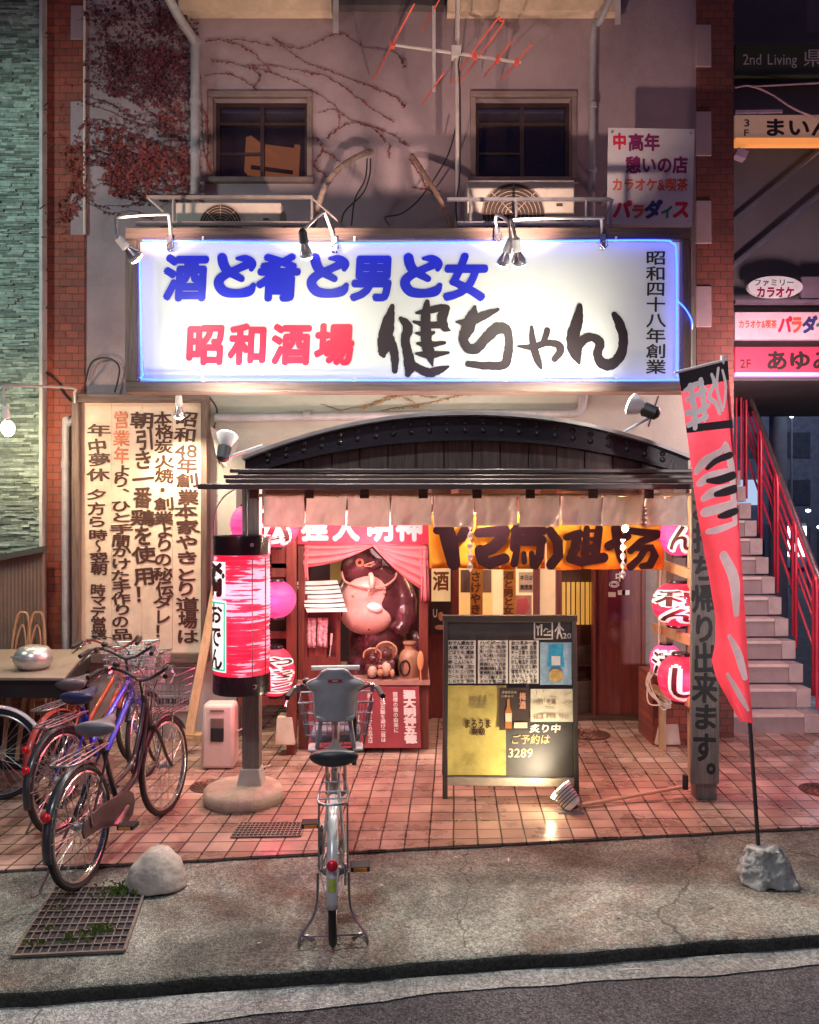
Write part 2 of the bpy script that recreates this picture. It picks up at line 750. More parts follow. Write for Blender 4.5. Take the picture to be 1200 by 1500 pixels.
def strokes(mb, paths, fmap, n=5, w0=0.002, rough=0.0, dz=0.0003, fat=1.0):
    """brush strokes; each path is [(u, v, width)] in fmap's units; fmap(u, v, w)"""
    rnd = random.Random(3)
    for k, path in enumerate(paths):
        pts = smooth_path([(a, b, c) for a, b, c in path], n) if n > 1 else [Vector(q) for q in path]
        if len(path) == 2:
            a, b = Vector(path[0]), Vector(path[1])
            pts = [a.lerp(b, t / 4) for t in range(5)]
        m = len(pts)
        L_, R_ = [], []
        for i, p in enumerate(pts):
            t = pts[min(i + 1, m - 1)] - pts[max(i - 1, 0)]
            t.z = 0
            if t.length < 1e-6:
                t = Vector((1, 0, 0))
            t.normalize()
            nn = Vector((-t.y, t.x, 0))
            h = max(p.z, 1e-4) / 2 * fat
            e1 = 1 + rnd.uniform(-rough, rough)
            e2 = 1 + rnd.uniform(-rough, rough)
            L_.append((p.x + nn.x * h * e1, p.y + nn.y * h * e1))
            R_.append((p.x - nn.x * h * e2, p.y - nn.y * h * e2))
        w = w0 + k * dz
        vs = [fmap(a, b, w) for a, b in L_] + [fmap(a, b, w) for a, b in R_]
        fs = [(i, i + 1, m + i + 1, m + i) for i in range(m - 1)]
        # rounded ends
        for (p, q0) in ((pts[0], -1), (pts[-1], 1)):
            t = (pts[1] - pts[0]) if q0 < 0 else (pts[-1] - pts[-2])
            t.z = 0
            if t.length < 1e-6:
                continue
            t.normalize()
            h = max(p.z, 1e-4) / 2 * fat
            a0 = math.atan2(t.y, t.x) + (math.pi / 2 if q0 < 0 else -math.pi / 2)
            b = len(vs)
            for j in range(7):
                an = a0 + math.pi * j / 6
                vs.append(fmap(p.x + math.cos(an) * h, p.y + math.sin(an) * h, w + 0.0001))
            fs.append(tuple(range(b, b + 7)))
        mb.add(vs, fs)
    return mb


def flat(x0, y0, x1, y1, d):
    """unit square over the photo box on a wall at depth d facing the street"""
    a, b = P(x0, y1, d), P(x1, y0, d)
    return lambda u, v, w: Vector((a.x + (b.x - a.x) * u, d - w, a.z + (b.z - a.z) * v))


def quad(a, b, c, e):
    """unit square over four points: a bottom-left, b bottom-right, c top-right, e top-left"""
    a, b, c, e = map(Vector, (a, b, c, e))
    nrm = (b - a).cross(e - a).normalized()
    return lambda u, v, w: a.lerp(b, u).lerp(e.lerp(c, u), v) + nrm * w


def pxmap(d, ox=0.0, oy=0.0, sc=1.0):
    """photo-crop coordinates (crop origin and zoom) on a wall at depth d"""
    return lambda x, y, w: P(ox + x / sc, oy + y / sc, d) + Vector((0, -w, 0))


def write(name, s, fmap, mat, par, bold=0.0, vertical=False, jit=0.0, w0=0.002, local=False, slant=0.0):
    mb = MB()
    letters(mb, s, fmap, bold, vertical, jit, w0, slant=slant)
    return mb.build(name, mat, par, smooth=0, norm=False, local=local)
# ------------------------------------------------------------------ materials
plaster = M("plaster", (0.31, 0.245, 0.265), 0.85, var=0.16, scale=1.6, bump=0.3, bscale=45, dirt=0.4)
plaster_low = M("plaster_low", (0.42, 0.40, 0.37), 0.85, var=0.1, scale=1.5, bump=0.2, bscale=50, dirt=0.3)
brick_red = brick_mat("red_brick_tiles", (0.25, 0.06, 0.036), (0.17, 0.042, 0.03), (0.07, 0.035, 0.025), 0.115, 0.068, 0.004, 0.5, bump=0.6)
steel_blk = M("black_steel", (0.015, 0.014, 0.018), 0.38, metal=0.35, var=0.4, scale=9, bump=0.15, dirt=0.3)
brick_shaded = brick_mat("shaded_brick_tiles", (0.17, 0.05, 0.035), (0.12, 0.038, 0.03), (0.05, 0.03, 0.025), 0.115, 0.068, 0.004, 0.5, bump=0.6)  # same brick, darkened in colour for the dimmer light on its corner
wood_dark = wood_mat("dark_timber", (0.035, 0.02, 0.014), (0.095, 0.055, 0.035), 'X')
wood_red = wood_mat("red_brown_timber", (0.11, 0.026, 0.02), (0.22, 0.055, 0.04), 'Z', rough=0.45)
wood_frame_x = wood_mat("weathered_frame_wood", (0.075, 0.05, 0.042), (0.19, 0.13, 0.105), 'X')
wood_frame_z = wood_mat("weathered_frame_wood_upright", (0.075, 0.05, 0.042), (0.19, 0.13, 0.105), 'Z')
wood_post = wood_mat("grey_post_wood", (0.09, 0.075, 0.065), (0.2, 0.17, 0.15), 'Z')
wood_pale = wood_mat("pale_plank_wood", (0.34, 0.2, 0.1), (0.5, 0.32, 0.18), 'Z')
white_metal = M("white_painted_metal", (0.72, 0.72, 0.7), 0.4, var=0.08, dirt=0.25)
cream_metal = M("cream_enamel", (0.62, 0.56, 0.47), 0.45, var=0.07, dirt=0.3)
chrome = M("chrome", (0.75, 0.75, 0.77), 0.2, metal=1.0, var=0.1)
grey_metal = M("galvanised_steel", (0.42, 0.43, 0.45), 0.42, metal=0.8, var=0.2, dirt=0.3)
black_rub = M("black_rubber", (0.014, 0.014, 0.015), 0.7, var=0.2)
black_plastic = M("black_plastic", (0.02, 0.02, 0.022), 0.45, var=0.2)
ink = M("black_ink", (0.012, 0.01, 0.01), 0.6)
dark_void = M("dark_interior", (0.02, 0.016, 0.015), 0.8)
paper = M("white_paper", (0.78, 0.76, 0.70), 0.75, var=0.07, bump=0.1)
glass_dark = M("dark_window_glass", (0.02, 0.018, 0.022), 0.06, var=0.2, spec=0.8)
rope_m = M("white_cord", (0.62, 0.56, 0.46), 0.8)

# ------------------------------------------------------------------ ground
tile_m = brick_mat("terracotta_pavers", (0.46, 0.315, 0.25), (0.29, 0.18, 0.135), (0.05, 0.032, 0.028), 0.152, 0.152, 0.0064, 0.0,
                   'XY', rough=0.36, bump=0.5, shear=(-0.055, -0.03), noise=0.46, wet=0.18, mscale=2.2)
conc_m = ground_mat("worn_concrete", (0.10, 0.10, 0.085), (0.37, 0.38, 0.325), 0.4, 0.85, crack=(0.03, 0.026, 0.022), sscale=130, crack_scale=0.42, stain_glow=(.74, .50, .42))  # red-brown patches: stains, with some reddish light put in as colour
gut_m = ground_mat("gutter_concrete", (0.20, 0.195, 0.18), (0.46, 0.45, 0.43), 0.25, 0.8, crack=(0.03, 0.03, 0.03), sscale=110, crack_scale=0.9)
asph_m = ground_mat("asphalt", (0.07, 0.067, 0.075), (0.125, 0.12, 0.13), 0.8, 0.75, crack=(.02, .02, .02), crack_scale=.35, sscale=150, bump=0.9)

# line of the pavers' outer edge and of the kerb, both slightly turned from the facade
EA, EB = GP(0, 1278), GP(1200, 1214)
KA, KB = GP(0, 1452), GP(1200, 1366)


def on(a, b, x):
    return Vector((x, a.y + (b.y - a.y) * (x - a.x) / (b.x - a.x), 0))


XL, XR = -9.0, 9.0
RZ = -0.085


def sheet(name, pts, m, z):
    mb = MB()
    mb.add([(p[0], p[1], z) for p in pts], [tuple(range(len(pts)))])
    o = mb.build(name, m, None, smooth=0)
    for q in o.data.vertices:
        q.co += o.location
    o.location = (0, 0, 0)
    return tag(o, kind='structure')


sheet("ground", [(-60, -30), (60, -30), (60, 120), (-60, 120)], asph_m, -0.14)
sheet("road", [(-30, -14), (30, -14), on(KA, KB, 30) + Vector((0, -.02, 0)), on(KA, KB, -30) + Vector((0, -.02, 0))], asph_m, RZ)
mb = MB()


def gut(u, v):
    x = XL + (XR - XL) * u
    y0 = on(KA, KB, x).y - 0.012
    wv = 0.02 * math.sin(x * 3.1) + 0.012 * math.sin(x * 7.7) + 0.008 * math.sin(x * 17)
    y1 = y0 - (0.125 + 0.065 * max(0, -x)) + wv * .6
    return Vector((x, y1 + (y0 - y1) * v, RZ + 0.006 + 0.012 * v))


mb.grid(gut, 160, 3)
tag(mb.build("gutter", gut_m, None, smooth=30), kind='structure')
# concrete apron with a chipped rounded kerb edge
mb = MB()


KR = random.Random(31)
KJ = [KR.uniform(-.002, .002) + (KR.uniform(.006, .018) if KR.random() < .06 else 0) for _ in range(361)]


def apron(u, v):
    x = XL + (XR - XL) * u
    yk = on(KA, KB, x).y + 0.008 * math.sin(x * 5.3) + 0.005 * math.sin(x * 13.1 + 1) + KJ[int(round(u * 360)) % 361]
    ye = on(EA, EB, x).y + 0.02
    if v < 0.26:
        k = [(-0.012, RZ - 0.03), (-0.010, RZ + 0.03), (-0.004, -0.03), (0.004, -0.012), (0.02, -0.004), (0.05, 0)][int(round(v / 0.25 * 5)) if v < 0.25 else 5]
        return Vector((x, yk + k[0], k[1]))
    t = (v - 0.25) / 0.75
    return Vector((x, yk + 0.05 + (ye - yk - 0.05) * t, 0.006 * math.sin(x * 2 + t * 3) * math.sin(t * math.pi)))


mb.grid(apron, 360, 20)
o = tag(mb.build("concrete_pavement", [conc_m, ground_mat('mossy_shaded_kerb_face', (.016, .017, .014), (.05, .05, .043), .3, .9)], None, smooth=60), kind='structure')  # kerb face colour holds moss and also the shade of its unlit side
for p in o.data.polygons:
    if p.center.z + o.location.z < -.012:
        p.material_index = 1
mb = MB()
mb.add([(x, on(EA, EB, x).y + 0.004 * math.sin(x * 6), 0.016) for x in [XL + 0.15 * i for i in range(121)]] + [(XR, 9.2, 0.016), (XL, 9.2, 0.016)],
       [tuple(range(123))])
mb.add([(x, on(EA, EB, x).y + 0.004 * math.sin(x * 6), 0.016 - 0.04 * k) for k in (0, 1) for x in [XL + 0.15 * i for i in range(121)]],
       [(i, i + 1, 122 + i, 121 + i) for i in range(120)])
o = mb.build("tiled_pavement", tile_m, None, smooth=0)
for q in o.data.vertices:
    q.co += o.location
o.location = (0, 0, 0)
tag(o, kind='structure')
# dark grime joint between pavers and concrete
mb = MB()
xs = [XL + 0.08 * i for i in range(226)]
mb.add([(x, on(EA, EB, x).y - 0.012 - 0.012 * abs(math.sin(x * 4.3)) * RND.random(), 0.010) for x in xs] + [(x, on(EA, EB, x).y + 0.012, 0.010) for x in xs],
       [(i, i + 1, 227 + i, 226 + i) for i in range(225)])
o = mb.build("pavement_joint", M("joint_grime", (0.025, 0.02, 0.017), 0.9), None, smooth=0)
tag(o, kind='structure')

# ------------------------------------------------------------------ main building
WY = 7.5
bld = T("izakaya_building", "two storey grey plaster bar building with red brick corner strips and balconies above", "building", (-0.2, 7.6, 0))
mb = MB()
z0, z1 = 2.36, 7.6


def zz(py, d=WY):
    return CAMH + (750 - py) / 1200 * d


def xx(px, d=WY):
    return (px - 600) / 1200 * d


wl, wr = (xx(313), xx(450)), (xx(697), xx(837))
wz0, wz1 = zz(262), zz(143)
X0, X1 = xx(125), xx(1020)
B = lambda m, a, b, c, e: m.box(a, b, WY, WY + 0.22, c, e)
B(mb, X0, X1, 4.05, wz0)
B(mb, X0, xx(300), z0, 4.05)
B(mb, X0, X1, wz1, z1)
B(mb, X0, wl[0], wz0, wz1)
B(mb, wl[1], wr[0], wz0, wz1)
B(mb, wr[1], X1, wz0, wz1)
mb.build("wall", plaster, bld)
mb = MB()
mb.box(X0, xx(346), WY, WY + 0.22, 0, z0)
mb.build("ground_floor_wall", plaster_low, bld)
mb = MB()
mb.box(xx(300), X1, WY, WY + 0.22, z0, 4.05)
mb.build("sign_wall", M("floodlit_plaster", (.36, .355, .31), .85, var=.12, scale=1.8, bump=.25, bscale=45, dirt=.3), bld)  # paler, greener colour carries the flood lamps' light on this wall
# brick corner strips with plaster quoins
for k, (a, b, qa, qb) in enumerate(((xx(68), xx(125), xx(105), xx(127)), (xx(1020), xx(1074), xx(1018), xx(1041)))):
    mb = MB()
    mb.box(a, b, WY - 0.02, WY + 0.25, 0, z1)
    mb.build("brick_strip", brick_red if k == 0 else brick_shaded, bld)
    spans = ((10, 60), (150, 215), (285, 345)) if k == 0 else ((38, 100), (165, 230), (295, 358), (420, 480), (540, 600))
    for y0, y1 in spans:
        mb = MB()
        mb.box(qa, qb, WY - 0.03, WY + 0.2, zz(y1), zz(y0))
        mb.build("quoin", plaster, bld, bev=.006)
# edge trim pipes
mb = MB()
mb.tube([(xx(125.5), WY - .03, zz(345)), (xx(125.5), WY - .03, z1)], 0.012)
mb.build("corner_trim", cream_metal, bld)
# windows
win_frame = M("bronze_window_frame", (0.05, 0.03, 0.03), 0.45, metal=0.3)
trim = M("window_surround", (0.20, 0.15, 0.14), 0.8, dirt=0.4)
room_glow = M("painted_room_glow", (0.2, 0.07, 0.035), 0.7, emit=(1.0, 0.30, 0.10), es=0.45)  # emission paints the warm glow seen in one window
for (a, b), lit in ((wl, True), (wr, False)):
    mb = MB()
    t = 0.05
    mb.box(a - t, b + t, WY - 0.03, WY + 0.02, wz1, wz1 + t)
    mb.box(a - t - .02, b + t + .02, WY - 0.06, WY + 0.02, wz0 - 0.045, wz0)
    mb.box(a - t, a, WY - 0.025, WY + 0.02, wz0, wz1)
    mb.box(b, b + t, WY - 0.025, WY + 0.02, wz0, wz1)
    wf = mb.build("window", trim, bld, bev=0.006)
    mb = MB()
    y = WY + 0.10
    f = 0.035
    mid = (a + b) / 2
    mb.box(a, b, y, y + .05, wz1 - f, wz1)
    mb.box(a, b, y, y + .05, wz0, wz0 + f)
    for q in (a, b - f, mid - f / 2):
        mb.box(q, q + f, y - 0.004, y + .054, wz0 + f, wz1 - f)
    h = wz1 - wz0
    mb.box(a + f, b - f, y - 0.002, y + .052, wz0 + h * 0.72, wz0 + h * 0.72 + f * 0.8)
    mb.box(a + f, mid - f / 2, y + .008, y + .04, wz0 + h * 0.36, wz0 + h * 0.36 + f * 0.6)
    mb.build("frame", win_frame, wf)
    mb = MB()
    mb.box(a, b, y + .02, y + .026, wz0, wz1)
    mb.build("pane", M("tinted_pane", (0.03, 0.02, 0.024), 0.08, var=0.2, alpha=0.55, spec=0.7), wf)
    mb = MB()
    mb.box(a - .1, b + .1, WY + 0.5, WY + 0.55, wz0 - .1, wz1 + .1)
    mb.build("room_back", M("dim_room", (0.06, 0.03, 0.03), 0.8), wf)
    if lit:
        mb = MB()
        c = lambda u, v: (a + (b - a) * u, WY + .35, wz0 + h * v)
        mb.bar(c(.28, .28), c(.82, .2), .03, .05)
        mb.bar(c(.28, .28), c(.30, .72), .05, .05)
        mb.bar(c(.82, .2), c(.84, .62), .05, .05)
        mb.bar(c(.30, .52), c(.84, .44), .03, .20)
        mb.bar(c(.30, .72), c(.62, .45), .03, .05)
        mb.build("glowing_chair_back", room_glow, wf)
# balcony slabs overhead
slab = M("balcony_soffit", (0.78, 0.78, 0.76), 0.8, var=0.06, dirt=0.2)
for a, b in ((xx(262), xx(492)), (xx(650), xx(905))):
    mb = MB()
    mb.box(a, b, 5.6, WY - .12, zz(8), zz(8) + .16)
    sl = mb.build("balcony", slab, bld)
    mb = MB()
    mb.box(a + .03, b - .03, WY - .12, WY - .001, zz(27), zz(8) + .16)
    mb.build("beam", M("beam_paint", (0.58, 0.48, 0.34), 0.8, dirt=0.2), sl)
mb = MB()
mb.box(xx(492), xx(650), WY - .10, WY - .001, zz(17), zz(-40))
mb.build("gap_shade_strip", M("gap_shade", (0.10, 0.09, 0.09), 0.85), bld)  # dark strip standing in for the shaded gap between the balconies
# down pipes
pipe_m = M("grey_downpipe", (0.30, 0.30, 0.32), 0.5, var=0.15, dirt=0.4)
for pts, r in (([P(238, -20, 7.0), P(262, 25, 7.2), P(286, 62, 7.38), P(286, 75, 7.40), P(286, 286, 7.40)], 0.042),
               ([P(902, -20, 7.1), P(880, 30, 7.25), P(869, 60, 7.40), P(867, 330, 7.40)], 0.030)):
    mb = MB()
    mb.tube(smooth_path(pts, 5), r, 12)
    for q in (0.35, 0.7):
        i = pts[-2].lerp(pts[-1], q)
        mb.lathe([(r + .008, -0.02), (r + .008, 0.02)], i, (0, 0, 1), 14)
        mb.box(i.x - .012, i.x + .012, i.y, WY, i.z - .01, i.z + .01)
    mb.build("downpipe", pipe_m, bld)
mb = MB()
mb.bar(P(492, -10, 7.0), P(492, 45, 7.42), .05, .05)
mb.build("balcony_bracket", pipe_m, bld)
mb = MB()
mb.bar(P(905, -15, 7.0), P(905, 30, 7.40), .05, .08)
mb.build("balcony_bracket", pipe_m, bld)
# ledge carrying the air conditioners, behind the main sign
mb = MB()
mb.box(-2.08, 2.08, 6.46, WY - .001, 4.06, 4.16)
mb.build("ledge", plaster_low, bld)
# drain pipe beside the menu board and the horizontal pipe over the arch
mb = MB()
mb.tube(smooth_path([P(110, 615, 7.42), P(100, 622, 7.40), P(97, 640, 7.40), P(97, 960, 7.40)], 4), 0.036, 12)
mb.lathe([(.044, -.03), (.044, .03)], P(97, 680, 7.40), (0, 0, 1), 14)
mb.build("drainpipe", pipe_m, bld)
mb = MB()
mb.tube(smooth_path([P(315, 612, 7.42), P(420, 611, 7.42), P(600, 608, 7.42), P(700, 606, 7.42), P(830, 606, 7.42), P(850, 600, 7.42), P(854, 585, 7.42), P(854, 560, 7.42)], 5), 0.04, 12)
for q in (450, 620, 790):
    p = P(q, 609, 7.42)
    mb.lathe([(.05, -.03), (.05, .03)], p, (1, 0, 0), 14)
mb.build("wall_pipe", pipe_m, bld)
# thin black cables on the wall
cab = M("black_cable", (0.02, 0.02, 0.022), 0.6)
for pts in ([(125, 560), (135, 530), (160, 525), (175, 540), (168, 575)], [(300, 575), (318, 600), (312, 640), (322, 680)],
            [(104, 588), (92, 575), (85, 560), (60, 540)], [(965, 580), (958, 600), (950, 625)]):
    mb = MB()
    mb.tube(smooth_path([P(x, y, 7.46) for x, y in pts], 6), 0.008, 6)
    mb.build("cable", cab, bld)

# ------------------------------------------------------------------ entrance recess (fixed parts of the building)
DY = 8.2
shop = T("shop_entrance", "recessed bar entrance with red brown timber doors and papered glass screens", "entrance", (0.5, 8.2, 0))
mb = MB()
mb.box(-1.62, 2.62, 8.9, 9.0, 0, 2.6)
mb.build("back_wall", M("entrance_back", (0.12, 0.05, 0.04), 0.8), shop)
mb = MB()
mb.box(-1.66, -1.56, WY + .22, 8.9, 0, 2.6)
mb.build("side_wall", M("entrance_side", (0.30, 0.23, 0.2), 0.75, dirt=.3), shop)
mb = MB()
mb.box(2.50, 2.62, WY + .25, 8.9, 0, 2.6)
mb.build("side_wall", M("entrance_side", (0.30, 0.23, 0.2), 0.75, dirt=.3), shop)
mb = MB()
mb.box(-1.66, 2.62, WY + .22, 9.0, 2.40, 2.5)
mb.build("ceiling", M("entrance_ceiling", (0.10, 0.05, 0.035), 0.7), shop)


def dx(px):
    return xx(px, DY)


def dz(py):
    return zz(py, DY)


# timber frame: posts at photo columns
mb = MB()
for a, b in ((622, 632), (660, 672), (781, 790), (814, 822), (868, 872), (938, 944)):
    mb.box(dx(a), dx(b), DY - .05, DY + .06, 0.02, 2.4)
mb.box(dx(622), dx(944), DY - .055, DY + .05, 2.08, 2.2)
mb.box(dx(622), dx(822), DY - .045, DY + .05, dz(905) - .05, dz(905) + .03)
mb.build("door_frame", wood_red, shop, bev=.004)
mb = MB()
mb.box(dx(600), dx(660), DY, DY + .04, 0.02, dz(905))
mb.build("lower_panel", wood_red, shop)
mb = MB()
mb.box(dx(672), dx(781), DY, DY + .04, 0.02, dz(905))
mb.build("lower_panel", wood_red, shop)
# papered screens
for k, (a, b) in enumerate(((632, 660), (672, 722), (722, 781), (790, 814))):
    mb = MB()
    mb.box(dx(a), dx(b), DY + .01, DY + .02, dz(903), 2.08)
    sc_ = mb.build("screen", M("lit_shoji_%d" % k, ((0.5, 0.42, 0.26), (0.55, 0.36, 0.16), (0.5, 0.44, 0.3), (0.5, 0.42, 0.3))[k], 0.6,
                               emit=((1, .62, .28), (1, .52, .16), (1, .66, .32), (1, .6, .3))[k], es=(.42, .55, .55, .4)[k]), shop)
    if k == 1:
        mb = MB()
        mb.box(dx(675), dx(720), DY + .0, DY + .008, dz(868), dz(835))
        mb.build("grey_paper", M("grey_paper", (.25, .2, .17), .7), sc_)
    if k == 0:
        write("poster_lettering", "酒", flat(634, 835, 658, 865, DY), M("poster_ink", (.3, .08, .02), .6), sc_, bold=.03, w0=.012)
    if k == 2:
        mb = MB()
        mb.box(dx(760), dx(781) - .003, DY - .004, DY + .006, dz(868), dz(838))
        nt_ = mb.build("notice", M("notice_paper", (.62, .56, .42), .7), sc_)
        write("lettering", "本日は", flat(762, 842, 780, 850, DY - .004), ink, nt_, bold=.02)
        write("lettering", "禁煙席", flat(762, 856, 780, 864, DY - .004), ink, nt_, bold=.03)
        mb = MB()
        mb.box(dx(752), dx(779), DY - .003, DY + .005, dz(902), dz(872))
        pp = mb.build("photo_poster", M("photo_poster", (.55, .3, .22), .6), sc_)
        mb = MB()
        mb.prism([P(758, 878, DY - .005), P(772, 876, DY - .005), P(776, 890, DY - .005), P(768, 901, DY - .005), P(757, 898, DY - .005)], (0, -.002, 0))
        mb.build("picture", M("poster_pink", (.6, .12, .12), .6), pp)
# ochre hanging strips with dark brush words
for (px, words) in ((697, "さけやき"), (745, "酒と男と女")):
    mb = MB()
    mb.box(dx(px - 9), dx(px + 9), DY - .09, DY - .084, dz(903), 2.0)
    st = mb.build("hanging_strip", M("ochre_cloth", (.50, .24, .04), .8), shop)
    write("lettering", words, flat(px - 8, 836, px + 8, 900, DY - .091), M("ochre_ink", (.12, .045, .01), .7), st, bold=.04, vertical=True)
# black poster with U and an onion shape
mb = MB()
mb.box(dx(631), dx(660), DY - .07, DY - .055, dz(928), dz(880))
po = mb.build("black_poster", M("black_poster", (.03, .02, .02), .5), shop)
write("lettering", "U", flat(634, 890, 641, 905, DY - .071), paper, po, bold=.03)
mb = MB()
mb.ball(P(646, 903, DY - .075), .028, .004, .045)
mb.ball(P(645, 919, DY - .075), .055, .004, .025)
mb.build("picture", M("poster_tan", (.55, .36, .2), .6), po)
# warm lattice behind the doorway
mb = MB()
for i in range(7):
    a = 824 + i * 7
    mb.box(xx(a, 8.5), xx(a + 4.4, 8.5), 8.5, 8.53, zz(915, 8.5), zz(853, 8.5))
mb.build("lattice", M("lit_lattice", (.5, .3, .08), .6, emit=(1, .48, .09), es=.34), shop)
mb = MB()
mb.box(xx(820, 8.6), xx(876, 8.6), 8.6, 8.62, 0.02, 2.3)
mb.build("passage_wall", M("passage", (.10, .035, .02), .7), shop)
mb = MB()
mb.box(dx(822), dx(872), DY + .02, 8.59, 0.02, dz(1050))
mb.box(dx(822), dx(872), DY + .15, 8.59, dz(1050), dz(1003))
mb.box(xx(836, 8.5), xx(868, 8.5), 8.46, 8.5, zz(975, 8.5), zz(945, 8.5))
mb.build("step", wood_dark, shop)
# sliding door with dark plate
mb = MB()
mb.box(dx(872), dx(938), DY - .02, DY + .03, 0.02, 2.08)
dr = mb.build("sliding_door", wood_red, shop)
mb = MB()
mb.box(dx(890), dx(924), DY - .03, DY - .021, dz(908), dz(830))
pl = mb.build("dark_plate", M("wine_plate", (.12, .012, .03), .4), dr)
write("lettering", "中", flat(901, 837, 915, 852, DY - .03), paper, pl, bold=.03)
mb = MB()
for r in (6, 3.5):
    mb.tube([P(900 + math.cos(t / 12 * 2 * math.pi) * r * 1.2, 856 + math.sin(t / 12 * 2 * math.pi) * r * .7, DY - .032) for t in range(12)], .005, 5, closed=True)
for a in (890, 904, 910):
    mb.box(dx(a), dx(a + 11), DY - .033, DY - .031, dz(868 + (a % 3) * 3), dz(861 + (a % 3) * 3))
mb.build("sticker", paper, pl)
mb = MB()
mb.box(dx(944), dx(968), DY - .02, DY + .02, 0.02, 2.3)
mb.build("jamb_panel", M("grey_jamb", (.34, .30, .27), .7, dirt=.3), shop)
mb = MB()
mb.box(dx(820), dx(948), DY - .10, DY - .02, 0.017, 0.06)
mb.build("threshold", wood_dark, shop)

# low brick stub by the lanterns and the brick pier's foot
st = T("brick_stub", "low dark red brick stub beside the lantern rack", "brick wall", (2.28, 7.5, 0))
mb = MB()
mb.box(xx(940, 7.6), xx(1003, 7.6), 7.25, 7.7, 0.0, zz(985, 7.4))
mb.build("brickwork", brick_red, st)
# ------------------------------------------------------------------ porch: arch, eave rails and posts
AY = 5.80
porch = T("entrance_porch", "black riveted steel arch canopy with plank panels and flat eave over the entrance", "porch", (0.42, 5.9, 0))


def arc(y0, dy, x):
    return y0 + dy * abs((x - 684) / 326) ** 2.1


def arch_band(top, bot, da, db):
    mb = MB()
    n = 48
    vs, fs = [], []
    for i in range(n + 1):
        x = 359 + (1008 - 359) * i / n
        yt, yb = top(x), bot(x)
        vs += [P(x, yt, AY) + Vector((0, da, 0)), P(x, yb, AY) + Vector((0, da, 0)), P(x, yb, AY) + Vector((0, db, 0)), P(x, yt, AY) + Vector((0, db, 0))]
    for i in range(n):
        a, b = i * 4, i * 4 + 4
        for k in range(4):
            k2 = (k + 1) % 4
            fs.append((a + k, a + k2, b + k2, b + k))
    fs += [(0, 1, 2, 3), (n * 4 + 3, n * 4 + 2, n * 4 + 1, n * 4)]
    mb.add(vs, fs)
    return mb


t_out = lambda x: arc(605, 65, x)
t_in = lambda x: min(arc(645, 52, x), 694)
arch_band(lambda x: t_out(x) + 3, t_in, 0, 0.05).build("arch_web", steel_blk, porch, smooth=30)
ar = arch_band(t_out, lambda x: t_out(x) + 5, -0.10, 0.16).build("arch_flange", M("worn_steel_flange", (0.34, 0.33, 0.33), 0.4, metal=0.5, dirt=0.4), porch, smooth=30)
arch_band(lambda x: t_in(x) - 4, lambda x: t_in(x) + 1, -0.05, 0.0).build("arch_lip", steel_blk, porch, smooth=30)
mb = MB()
for i in range(23):
    x = 392 + i * 26.3
    for f in (0.33, 0.62):
        y = t_out(x) + (t_in(x) - t_out(x)) * f
        c = P(x, y, AY)
        mb.lathe([(.021, 0), (.020, .010), (.013, .018), (.002, .021)], c, (0, -1, 0), 8, caps=False)
mb.build("rivets", M("rivet_steel", (0.10, 0.095, 0.10), 0.3, metal=0.6), porch)
# plank panels under the arch
pan = wood_mat("charred_planks", (0.05, 0.036, 0.03), (0.17, 0.12, 0.095), 'Z', rough=.5)
xs = [360 + 41.6 * i for i in range(16)]
for i in range(15):
    a, b = xs[i] + .8, min(xs[i + 1] - .8, 1006)
    mb = MB()
    ya, yb = t_in(a) - 6, t_in(b) - 6
    pts = [P(a, 694, AY), P(b, 694, AY), P(b, min(yb, 692), AY), P(a, min(ya, 692), AY)]
    off = .06 + .006 * (i % 2)
    mb.prism([p + Vector((0, off, 0)) for p in pts], (0, .02, 0))
    mb.build("plank", pan, porch)
arch_band(lambda x: t_out(x) + 4, lambda x: 695, .09, .10).build("backing_board", dark_void, porch, smooth=0)
# eave: roof deck, rafters, rails
mb = MB()
mb.hexa([(xx(335, 5.3), 5.26, 2.235), (xx(1022, 5.3), 5.26, 2.235), (xx(1016, AY), AY + .05, 2.345), (xx(350, AY), AY + .05, 2.345),
         (xx(335, 5.3), 5.26, 2.25), (xx(1022, 5.3), 5.26, 2.25), (xx(1016, AY), AY + .05, 2.36), (xx(350, AY), AY + .05, 2.36)])
mb.build("eave_deck", wood_dark, porch)
mb = MB()
mb.box(xx(350, AY), xx(1012, AY), AY - .04, AY + .09, zz(697, AY), zz(690, AY))
mb.build("tie_beam", steel_blk, porch, bev=.005)
rail_m = M("worn_rail_steel", (0.10, 0.085, 0.08), 0.35, metal=0.6, dirt=0.3)
for px0, px1, py, d, r in ((290, 1020, 717.5, 5.22, .017), (331, 1018, 709, 5.38, .013), (328, 1018, 702.5, 5.50, .012), (337, 1016, 694, 5.66, .013)):
    mb = MB()
    z = zz(py, d) + .02
    mb.box(xx(px0, d), xx(px1, d), d - r, d + r, z - r, z + r)
    mb.build("eave_rail", rail_m, porch, bev=.004)
for px in (372, 453, 534, 620, 699, 777, 869, 951):
    mb = MB()
    a, b = P(px, 727, 5.30), P(px, 716, AY)
    a.z, b.z = 2.195, 2.30
    mb.bar(a, b, .06, .055)
    mb.build("rafter", wood_dark, porch)
